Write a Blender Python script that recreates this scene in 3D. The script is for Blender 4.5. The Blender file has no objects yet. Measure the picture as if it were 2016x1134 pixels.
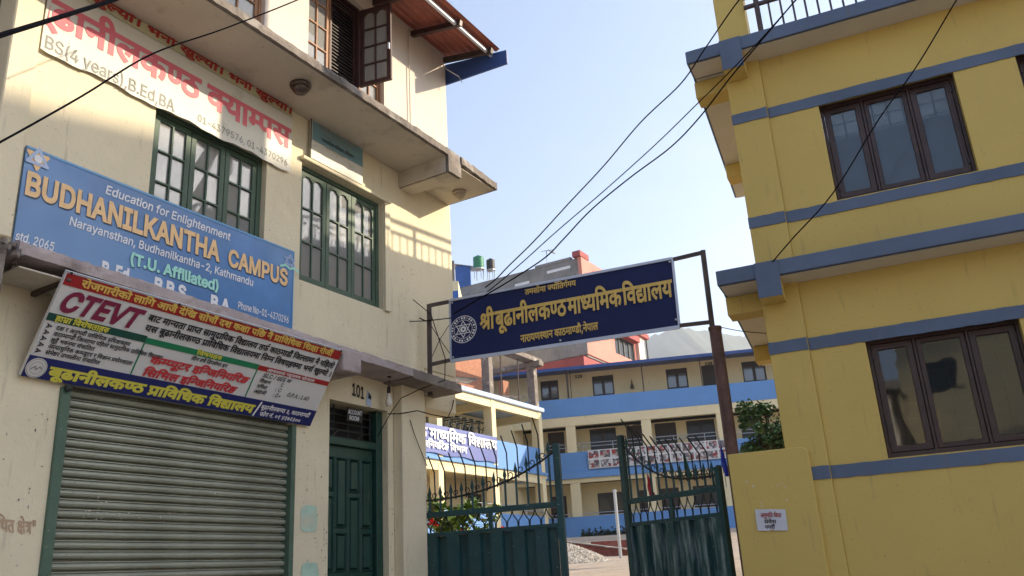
import bpy, bmesh, math, random
import numpy as np
from mathutils import Vector, Matrix
from mathutils.geometry import delaunay_2d_cdt
random.seed(7)
HAZE = .0005
# ------------------------------------------------------------ camera, sky, sun
SC = bpy.context.scene
FOC, PITCH, ROLL, CAMZ = 1683.14, math.radians(19.022), math.radians(-3.421), 1.6
_cp, _sp, _cr, _sr = math.cos(PITCH), math.sin(PITCH), math.cos(ROLL), math.sin(ROLL)
CM = np.array([[_cr, -_sr, 0], [_sr, _cr, 0], [0, 0, 1]]) @ np.array([[1, 0, 0], [0, _sp, -_cp], [0, _cp, _sp]])
cam = bpy.data.cameras.new('camera'); cam.lens = FOC / 2016 * 36; cam.sensor_width = 36
cam.clip_start = .05; cam.clip_end = 20000
co = bpy.data.objects.new('camera', cam); SC.collection.objects.link(co); SC.camera = co
co.matrix_world = Matrix((
    (CM[0][0], -CM[1][0], -CM[2][0], 0), (CM[0][1], -CM[1][1], -CM[2][1], 0),
    (CM[0][2], -CM[1][2], -CM[2][2], CAMZ), (0, 0, 0, 1)))
SUN = Vector((1.29, .235, .54)).normalized()          # towards the sun
wd = bpy.data.worlds.new('World'); SC.world = wd; wd.use_nodes = True
nt = wd.node_tree; bg = nt.nodes['Background']
sky = nt.nodes.new('ShaderNodeTexSky'); sky.sky_type = 'NISHITA'; sky.sun_disc = False
sky.sun_elevation = math.asin(SUN.z); sky.sun_rotation = math.atan2(SUN.x, SUN.y)
sky.air_density = 1.0; sky.dust_density = 3.5; sky.ozone_density = 1.6; sky.altitude = 1300
# thin uneven high haze over the whole dome
_tc0 = nt.nodes.new('ShaderNodeTexCoord'); _mp = nt.nodes.new('ShaderNodeMapping'); _mp.inputs['Scale'].default_value = (1, 1, 3.2)
_nz = nt.nodes.new('ShaderNodeTexNoise'); _nz.inputs['Scale'].default_value = 2.6; _nz.inputs['Detail'].default_value = 7; _nz.inputs['Roughness'].default_value = .62
_mr = nt.nodes.new('ShaderNodeMapRange'); _mr.inputs[1].default_value = .46; _mr.inputs[2].default_value = .80; _mr.inputs[4].default_value = .4
_mx = nt.nodes.new('ShaderNodeMix'); _mx.data_type = 'RGBA'; _gr = nt.nodes.new('ShaderNodeMix'); _gr.data_type = 'RGBA'; _gr.blend_type = 'MULTIPLY'; _gr.inputs[0].default_value = 1
_bw = nt.nodes.new('ShaderNodeRGBToBW'); nt.links.new(sky.outputs[0], _bw.inputs[0]); nt.links.new(_bw.outputs[0], _gr.inputs[6]); _gr.inputs[7].default_value = (1.28, 1.22, 1.16, 1)
nt.links.new(_tc0.outputs['Generated'], _mp.inputs[0]); nt.links.new(_mp.outputs[0], _nz.inputs[0]); nt.links.new(_nz.outputs[0], _mr.inputs[0])
nt.links.new(_mr.outputs[0], _mx.inputs[0]); nt.links.new(sky.outputs[0], _mx.inputs[6]); nt.links.new(_gr.outputs[2], _mx.inputs[7]); nt.links.new(_mx.outputs[2], bg.inputs[0]); bg.inputs[1].default_value = .15
sl = bpy.data.lights.new('sun', 'SUN'); sl.energy = 4.7; sl.angle = math.radians(.55); sl.color = (1, .84, .62)
so = bpy.data.objects.new('sun', sl); SC.collection.objects.link(so)
so.rotation_euler = SUN.to_track_quat('Z', 'Y').to_euler(); so.location = (30, 10, 40)
SC.view_settings.view_transform = 'Standard'; SC.view_settings.look = 'None'
SC.view_settings.gamma = 1; SC.view_settings.use_curve_mapping = False
SC.view_settings.exposure = 1.38
# ------------------------------------------------------------ survey of the photograph
def ray(x, y): return CM.T @ np.array([(x - 1008) / FOC, (y - 567) / FOC, 1.])
def aty(x, y, Y):
    r = ray(x, y); p = r * Y / r[1]; return Vector((p[0], p[1], p[2] + CAMZ))
class Frame:                       # a facade: u runs along it, v out of it towards the street, z up
    def __init__(s, head, d, side):
        t = math.radians(head); s.a = np.array([math.sin(t), math.cos(t), 0.])
        s.n = np.array([math.cos(t), -math.sin(t), 0.]) * side; s.d = d
    def w(s, u, v, z): p = s.a * u + s.n * (v - s.d); return Vector((p[0], p[1], z))
    def hit(s, x, y, v=0):
        r = ray(x, y); p = r * ((-s.d + v) / (r @ s.n)); return float(p @ s.a), float(p[2] + CAMZ)
    def P(s, x, y, v=0): u, z = s.hit(x, y, v); return s.w(u, v, z)
FL = Frame(30.06, 5.5, 1); FR = Frame(-66.75, 8.2, -1); FS = Frame(30.06, 19.6, 1); FC = Frame(-80.62, 43, -1)
FW = Frame(90, 0, 1)               # plain world axes: u = x, v = -y
# ------------------------------------------------------------ mesh helpers
ROOT = SC.collection
class MB:
    def __init__(s): s.v = []; s.f = []
    def quad(s, *p):
        i = len(s.v); s.v += [Vector(q) for q in p]; s.f.append(tuple(range(i, i + len(p))))
    def hexa(s, p):                # 8 corners: bottom ring 0-3, top ring 4-7
        i = len(s.v); s.v += [Vector(q) for q in p]
        for f in ((0, 3, 2, 1), (4, 5, 6, 7), (0, 1, 5, 4), (1, 2, 6, 5), (2, 3, 7, 6), (3, 0, 4, 7)):
            s.f.append(tuple(i + k for k in f))
        return s
    def box(s, fr, u0, u1, v0, v1, z0, z1):
        return s.hexa([fr.w(u0, v0, z0), fr.w(u1, v0, z0), fr.w(u1, v1, z0), fr.w(u0, v1, z0),
                       fr.w(u0, v0, z1), fr.w(u1, v0, z1), fr.w(u1, v1, z1), fr.w(u0, v1, z1)])
    def bar(s, a, b, w, h=None, up=(0, 0, 1)):      # square bar between two points
        a, b = Vector(a), Vector(b); h = h or w; d = (b - a).normalized(); up = Vector(up)
        if abs(d.dot(up)) > .95: up = Vector((0, 1, 0)) if abs(d.y) < .9 else Vector((1, 0, 0))
        x = d.cross(up).normalized() * (w / 2); y = x.cross(d).normalized() * (h / 2)
        return s.hexa([a - x - y, b - x - y, b + x - y, a + x - y, a - x + y, b - x + y, b + x + y, a + x + y])
    def tube(s, pts, r, n=6, closed=False):
        pts = [Vector(p) for p in pts]; rs = r if isinstance(r, (list, tuple)) else [r] * len(pts)
        base = len(s.v); m = len(pts); ref = None
        for k, p in enumerate(pts):
            q0 = pts[k - 1] if (k or closed) else p; q1 = pts[(k + 1) % m] if (k < m - 1 or closed) else p
            d = (q1 - q0).normalized()
            if ref is None:
                ref = d.cross(Vector((0, 0, 1)) if abs(d.z) < .9 else Vector((1, 0, 0))).normalized()
            ref = (ref - d * ref.dot(d)).normalized(); o = d.cross(ref)
            for j in range(n):
                t = 2 * math.pi * j / n; s.v.append(p + (ref * math.cos(t) + o * math.sin(t)) * rs[k])
        for k in range(m if closed else m - 1):
            for j in range(n):
                a = base + k * n; b = base + ((k + 1) % m) * n
                s.f.append((a + j, a + (j + 1) % n, b + (j + 1) % n, b + j))
        if not closed:
            s.f.append(tuple(base + j for j in range(n))[::-1]); s.f.append(tuple(base + (m - 1) * n + j for j in range(n)))
        return s
    def lathe(s, c, prof, n=16, ax=(0, 0, 1)):
        c = Vector(c); ax = Vector(ax).normalized(); e = ax.cross(Vector((1, .01, 0)) if abs(ax.x) < .9 else Vector((0, 1, 0))).normalized(); g = ax.cross(e)
        base = len(s.v)
        for r, h in prof:
            for j in range(n):
                t = 2 * math.pi * j / n; s.v.append(c + ax * h + (e * math.cos(t) + g * math.sin(t)) * r)
        for k in range(len(prof) - 1):
            for j in range(n):
                a = base + k * n; s.f.append((a + j, a + (j + 1) % n, a + n + (j + 1) % n, a + n + j))
        s.f.append(tuple(base + j for j in range(n))[::-1]); s.f.append(tuple(base + (len(prof) - 1) * n + j for j in range(n)))
        return s
    def wall(s, fr, u0, u1, z0, z1, v, th, holes=()):
        us = sorted({u0, u1, *[h[0] for h in holes], *[h[1] for h in holes]}); zs = sorted({z0, z1, *[h[2] for h in holes], *[h[3] for h in holes]})
        us = [q for q in us if u0 <= q <= u1]; zs = [q for q in zs if z0 <= q <= z1]
        def solid(i, k):
            if not (0 <= i < len(us) - 1 and 0 <= k < len(zs) - 1): return False
            a = (us[i] + us[i + 1]) / 2; b = (zs[k] + zs[k + 1]) / 2
            return not any(h[0] < a < h[1] and h[2] < b < h[3] for h in holes)
        for i in range(len(us) - 1):
            for k in range(len(zs) - 1):
                if not solid(i, k): continue
                a, b, c, d = us[i], us[i + 1], zs[k], zs[k + 1]; W = fr.w; t = v - th
                s.quad(W(a, v, c), W(b, v, c), W(b, v, d), W(a, v, d)); s.quad(W(a, t, c), W(a, t, d), W(b, t, d), W(b, t, c))
                if not solid(i - 1, k): s.quad(W(a, v, c), W(a, v, d), W(a, t, d), W(a, t, c))
                if not solid(i + 1, k): s.quad(W(b, v, c), W(b, t, c), W(b, t, d), W(b, v, d))
                if not solid(i, k - 1): s.quad(W(a, v, c), W(a, t, c), W(b, t, c), W(b, v, c))
                if not solid(i, k + 1): s.quad(W(a, v, d), W(b, v, d), W(b, t, d), W(a, t, d))
        return s
WL = {}                            # object -> its origin in the world
def reg(o, parent, at):
    at = Vector(at); o.location = at - (WL[parent.name] if parent else Vector()); WL[o.name] = at
    if parent: o.parent = parent
def obj(name, mb, mat, parent=None, at=None, smooth=False, bevel=0, recalc=True):
    at = Vector(at) if at is not None else (WL[parent.name] if parent else Vector())
    me = bpy.data.meshes.new(name); me.from_pydata([tuple(v - at) for v in mb.v], [], mb.f)
    if recalc:
        b = bmesh.new(); b.from_mesh(me); bmesh.ops.remove_doubles(b, verts=b.verts, dist=1e-5)
        bmesh.ops.recalc_face_normals(b, faces=b.faces)
        if bevel:
            es = [e for e in b.edges if len(e.link_faces) == 2 and e.calc_face_angle(0) > .6]
            bmesh.ops.bevel(b, geom=es, offset=bevel, segments=1, affect='EDGES', clamp_overlap=True)
        b.to_mesh(me); b.free()
    if smooth:
        for p in me.polygons: p.use_smooth = True
    me.materials.append(mat); o = bpy.data.objects.new(name, me); ROOT.objects.link(o); reg(o, parent, at); return o
def dupe(src, parent, at, name=None):
    o = src.copy(); ROOT.objects.link(o); WL[o.name] = Vector(at); o.parent = parent
    o.location = Vector(at) - (WL[parent.name] if parent else Vector()); return o
def thing(name, at, label, cat, group=None):
    o = bpy.data.objects.new(name, None); o.empty_display_size = .2; ROOT.objects.link(o); reg(o, None, at)
    o['label'] = label; o['category'] = cat
    if group: o['group'] = group
    return o
def tag(o, label, cat, group=None):
    o['label'] = label; o['category'] = cat
    if group: o['group'] = group
    return o
def kind(o, k): o['kind'] = k; return o
# ------------------------------------------------------------ materials
def mat(name, col, rough=.8, metal=0, var=.12, scale=2.5, dirt=None, dirt_amt=.35, streak=False, bump=.0, bscale=60, spec=.5, blotch=None):
    m = bpy.data.materials.new(name); m.use_nodes = True; t = m.node_tree; N = t.nodes; Lk = t.links
    b = N['Principled BSDF']; b.inputs['Roughness'].default_value = rough; b.inputs['Metallic'].default_value = metal
    b.inputs['Specular IOR Level'].default_value = spec
    tc = N.new('ShaderNodeTexCoord'); out = None
    def noise(sc, det=5, mp=None):
        n = N.new('ShaderNodeTexNoise'); n.inputs['Scale'].default_value = sc; n.inputs['Detail'].default_value = det
        n.inputs['Roughness'].default_value = .6
        if mp:
            q = N.new('ShaderNodeMapping'); q.inputs['Scale'].default_value = mp; Lk.new(tc.outputs['Object'], q.inputs[0]); Lk.new(q.outputs[0], n.inputs[0])
        else: Lk.new(tc.outputs['Object'], n.inputs[0])
        return n.outputs['Fac']
    def ramp(src, a, c):
        r = N.new('ShaderNodeMapRange'); r.inputs[1].default_value = a; r.inputs[2].default_value = c; Lk.new(src, r.inputs[0]); return r.outputs[0]
    def mix(fac, A, B, mode='MIX'):
        x = N.new('ShaderNodeMix'); x.data_type = 'RGBA'; x.blend_type = mode
        if isinstance(fac, float): x.inputs[0].default_value = fac
        else: Lk.new(fac, x.inputs[0])
        for k, q in ((6, A), (7, B)):
            if isinstance(q, tuple): x.inputs[k].default_value = (*q, 1)
            else: Lk.new(q, x.inputs[k])
        return x.outputs[2]
    c0 = tuple(c * (1 - var) for c in col); c1 = tuple(min(1, c * (1 + var)) for c in col)
    out = mix(ramp(noise(scale), .3, .7), c0, c1)
    if blotch:
        out = mix(ramp(noise(scale * .35, 3), blotch[1], blotch[1] + .12), out, blotch[0])
    if dirt:
        src = noise(3.0, 8, (6, 6, .7) if streak else None)
        a = 1 - dirt_amt
        out = mix(ramp(src, .45 + .2 * a, .62 + .3 * a), out, dirt)
        out = mix(ramp(noise(38, 2), .69, .74), out, dirt)
    if isinstance(out, tuple): b.inputs[0].default_value = (*out, 1)
    else: Lk.new(out, b.inputs[0])
    if bump:
        bp = N.new('ShaderNodeBump'); bp.inputs['Strength'].default_value = bump; bp.inputs['Distance'].default_value = .014
        hm = N.new('ShaderNodeMath'); hm.operation = 'MULTIPLY_ADD'; hm.inputs[1].default_value = 3.0
        Lk.new(noise(max(2.0, bscale * .09), 3), hm.inputs[0]); Lk.new(noise(bscale, 6), hm.inputs[2]); Lk.new(hm.outputs[0], bp.inputs['Height']); Lk.new(bp.outputs[0], b.inputs['Normal'])
    if rough < .7:
        Lk.new(ramp(noise(scale * 3, 4), -1.2 + rough * 1.6, 2.2 - rough), b.inputs['Roughness']) if False else None
    return m
def glass(name, tint, refl=.35, rough=.03, see=.4, fres=.5):
    m = bpy.data.materials.new(name); m.use_nodes = True; t = m.node_tree; N = t.nodes; Lk = t.links
    o = N['Material Output']; N.remove(N['Principled BSDF'])
    d = N.new('ShaderNodeBsdfDiffuse'); d.inputs[0].default_value = (*tint, 1)
    tr = N.new('ShaderNodeBsdfTransparent'); tr.inputs[0].default_value = (.75, .8, .8, 1)
    g = N.new('ShaderNodeBsdfGlossy'); g.inputs['Roughness'].default_value = rough; g.inputs[0].default_value = (.85, .9, .95, 1)
    tc = N.new('ShaderNodeTexCoord'); n = N.new('ShaderNodeTexNoise'); n.inputs['Scale'].default_value = 3.5; n.inputs['Detail'].default_value = 6
    Lk.new(tc.outputs['Object'], n.inputs[0]); r = N.new('ShaderNodeMapRange'); r.inputs[1].default_value = .35; r.inputs[2].default_value = .75
    r.inputs[3].default_value = see; r.inputs[4].default_value = see * .6; Lk.new(n.outputs['Fac'], r.inputs[0])
    a = N.new('ShaderNodeMixShader'); Lk.new(r.outputs[0], a.inputs[0]); Lk.new(d.outputs[0], a.inputs[1]); Lk.new(tr.outputs[0], a.inputs[2])
    f = N.new('ShaderNodeLayerWeight'); f.inputs['Blend'].default_value = .35
    q = N.new('ShaderNodeMath'); q.operation = 'MULTIPLY_ADD'; q.inputs[1].default_value = fres; q.inputs[2].default_value = refl; q.use_clamp = True
    Lk.new(f.outputs['Fresnel'], q.inputs[0])
    b = N.new('ShaderNodeMixShader'); Lk.new(q.outputs[0], b.inputs[0]); Lk.new(a.outputs[0], b.inputs[1]); Lk.new(g.outputs[0], b.inputs[2])
    bp = N.new('ShaderNodeBump'); bp.inputs['Strength'].default_value = .12; bp.inputs['Distance'].default_value = .02
    n2 = N.new('ShaderNodeTexNoise'); n2.inputs['Scale'].default_value = 2.2; Lk.new(tc.outputs['Object'], n2.inputs[0])
    Lk.new(n2.outputs['Fac'], bp.inputs['Height']); Lk.new(bp.outputs[0], g.inputs['Normal'])
    Lk.new(b.outputs[0], o.inputs[0]); return m
DK = (.10, .085, .06)
M = dict(
    cream=mat('cream_paint', (.72, .645, .46), .85, dirt=(.42, .37, .28), dirt_amt=.26, streak=True, bump=.22, bscale=45, scale=1.2, var=.06),
    white=mat('white_limewash', (.64, .585, .52), .9, dirt=(.5, .44, .38), dirt_amt=.3, streak=True, bump=.25, scale=1.0, var=.05),
    conc=mat('weathered_concrete', (.22, .19, .165), .95, var=.3, scale=6, dirt=(.08, .07, .06), dirt_amt=.6, bump=.9, bscale=30, blotch=((.45, .42, .38), .58)),
    soffit=mat('soffit_plaster', (.55, .50, .41), .9, dirt=(.3, .26, .2), dirt_amt=.4, scale=1.3, var=.1, bump=.2),
    pinkconc=mat('pink_grey_plaster', (.40, .34, .33), .9, var=.14, scale=5, dirt=(.16, .13, .12), dirt_amt=.5, bump=.5, bscale=35),
    yellow=mat('mustard_paint', (.61, .45, .125), .75, var=.05, scale=.9, streak=True, dirt=(.40, .29, .12), dirt_amt=.24, bump=.12, bscale=50),
    slate=mat('slate_blue_paint', (.105, .145, .22), .75, var=.14, scale=1.5, streak=True, dirt=(.14, .14, .15), dirt_amt=.34, bump=.12),
    rsoffit=mat('cream_soffit', (.66, .62, .54), .85, var=.06, scale=1.5, bump=.1),
    brown=mat('dark_brown_wood', (.05, .028, .024), .45, var=.3, scale=8),
    wood=mat('orange_brown_wood', (.33, .17, .09), .6, var=.2, scale=6, bump=.2),
    dwood=mat('dark_red_wood', (.05, .02, .016), .5, var=.3, scale=6),
    green=mat('green_wood_paint', (.055, .10, .065), .6, var=.18, scale=5, dirt=(.2, .2, .14), dirt_amt=.25, bump=.2),
    door=mat('dark_green_door_paint', (.011, .052, .038), .5, var=.2, scale=4, dirt=(.10, .13, .11), dirt_amt=.15, bump=.15),
    shut=mat('shutter_steel', (.34, .355, .28), .42, .25, var=.22, scale=2.5, dirt=(.05, .055, .04), dirt_amt=.45, bump=.3, bscale=20, blotch=((.28, .29, .22), .60)),
    shutfr=mat('shutter_frame_paint', (.07, .125, .085), .6, var=.15, dirt=(.3, .3, .25), dirt_amt=.2, bump=.2),
    gate=mat('teal_gate_paint', (.010, .056, .058), .5, .0, var=.25, scale=3, dirt=(.2, .26, .26), dirt_amt=.10, streak=True, bump=.2),
    gatew=mat('worn_gate_paint', (.02, .07, .07), .5, .1, var=.3, scale=3, dirt=(.24, .31, .31), dirt_amt=.80, streak=True, bump=.3),
    iron=mat('black_iron', (.022, .028, .026), .5, .3, var=.3, scale=10),
    pole=mat('brown_steel_section', (.07, .05, .04), .6, .2, var=.3, scale=8),
    rust=mat('rusty_pipe_paint', (.115, .06, .045), .65, .1, var=.35, scale=6, dirt=(.5, .42, .38), dirt_amt=.35, bump=.4, blotch=((.30, .27, .25), .62)),
    navy=mat('navy_sign_sheet', (.009, .015, .075), .55, var=.15, scale=1.0, spec=.25),
    alu=mat('pale_sign_frame', (.48, .52, .60), .4, .3, var=.08),
    gold=mat('gold_lettering', (.62, .42, .10), .45, .1, var=.12, scale=20),
    lamps=mat('pale_lamp_glass', (.40, .33, .25), .5),
    wprint=mat('white_print', (.75, .76, .78), .6, var=.03),
    kprint=mat('black_print', (.015, .015, .018), .6, var=.05),
    redp=mat('red_print', (.55, .04, .05), .5, var=.06), pinkp=mat('faded_pink_print', (.68, .15, .18), .6, var=.08),
    dred=mat('dark_red_print', (.35, .03, .02), .6, var=.1), maroon=mat('maroon_print', (.20, .012, .055), .5, var=.05),
    greyp=mat('grey_print', (.26, .27, .24), .6, var=.1),
    bantop=mat('faded_banner_band', (.50, .48, .30), .7, var=.06),
    ban=mat('faded_white_flex', (.66, .64, .55), .55, var=.05, scale=1.2, dirt=(.42, .4, .32), dirt_amt=.3, bump=.15, bscale=8),
    flexw=mat('white_flex', (.66, .67, .67), .4, var=.03, scale=1),
    lred=mat('red_flex', (.36, .018, .02), .4, var=.05), lgreen=mat('green_flex', (.01, .20, .085), .4, var=.05),
    dgreen=mat('dark_green_flex', (.008, .07, .05), .4, var=.05), lnavy=mat('navy_flex', (.012, .018, .13), .4, var=.05),
    yel=mat('yellow_print', (.66, .62, .08), .5, var=.05), oyel=mat('orange_yellow_print', (.75, .52, .12), .5, var=.05),
    mint=mat('mint_print', (.34, .72, .62), .5, var=.05), tealp=mat('teal_board_paint', (.15, .28, .31), .6, var=.1),
    tan=mat('tan_print', (.78, .52, .25), .5, var=.12, scale=14), shadow=mat('dark_print', (.03, .05, .12), .5, var=.05),
    corr=mat('red_corrugated_sheet', (.30, .085, .055), .5, .1, var=.2, scale=4, dirt=(.12, .05, .04), dirt_amt=.3),
    rblue=mat('blue_fascia', (.03, .075, .26), .5, var=.12),
    bulb=mat('frosted_bulb', (.72, .70, .62), .2, var=.02), black=mat('black_plastic', (.012, .012, .012), .4, var=.1),
    lampm=mat('lamp_metal', (.10, .08, .065), .4, .5), wire=mat('black_cable', (.006, .005, .006), .9, var=.1, spec=.1),
    sblue=mat('bright_blue_paint', (.125, .29, .60), .7, var=.05, scale=1, dirt=(.12, .2, .42), dirt_amt=.25, streak=True),
    lblue=mat('pale_blue_paint', (.42, .52, .70), .7, var=.08, scale=2),
    scream=mat('school_cream_paint', (.78, .67, .42), .8, var=.05, scale=.6, dirt=(.42, .35, .22), dirt_amt=.22, streak=True),
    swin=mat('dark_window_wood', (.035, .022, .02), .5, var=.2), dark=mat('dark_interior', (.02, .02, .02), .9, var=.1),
    sglass2=glass('pale_school_glass', (.16, .17, .19), .12, .08, .1),
    sglass=glass('school_window_glass', (.05, .055, .06), .0, .08, .1),
    rglass=glass('frosted_blue_glass', (.085, .11, .14), .04, .12, .25, .25), rglass2=glass('clear_dark_glass', (.018, .022, .024), .07, .03, .5, .28),
    lglass=glass('old_window_glass', (.30, .30, .29), .06, .04, .25, .3),
    curtain=mat('pale_curtain', (.25, .24, .22), .9, var=.12, scale=3),
    steel=mat('galvanised_steel', (.45, .47, .50), .4, .6, var=.1),
    grey=mat('grey_cement_wall', (.26, .255, .25), .95, var=.3, scale=.45, dirt=(.12, .12, .12), dirt_amt=.5, streak=True),
    salmon=mat('salmon_paint', (.62, .25, .20), .85, var=.08, scale=.5, dirt=(.45, .2, .17), dirt_amt=.3),
    dsalmon=mat('red_oxide_paint', (.33, .07, .07), .8, var=.1), tankg=mat('green_water_tank', (.02, .20, .10), .4, var=.1), tankb=mat('black_water_tank', (.02, .02, .022), .5),
    bluebox=mat('blue_tarpaulin', (.03, .12, .42), .6, var=.2),
    leaf=mat('tree_leaf', (.055, .12, .04), .6, var=.45, scale=9), leaf2=mat('bush_leaf', (.12, .21, .025), .55, var=.35, scale=9),
    bark=mat('bark', (.09, .06, .04), .9, var=.3), flower=mat('red_flower', (.6, .03, .03), .6),
    hedge=mat('hedge_leaf', (.02, .045, .018), .8, var=.4, scale=9),
    paper=mat('white_paper', (.60, .62, .66), .7, var=.05, scale=8), chip=mat('bare_plaster', (.62, .58, .48), .9),
    flagb=mat('blue_cloth', (.015, .03, .36), .7), flagr=mat('red_cloth', (.5, .02, .03), .7), flagg=mat('green_cloth', (.02, .16, .08), .7),
    mintpaint=mat('mint_wall_patch', (.42, .60, .49), .9, var=.12, scale=9, dirt=(.60, .56, .42), dirt_amt=.75), ochre=mat('faded_brown_lettering', (.48, .33, .22), .85, var=.2, scale=12),
)
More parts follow.
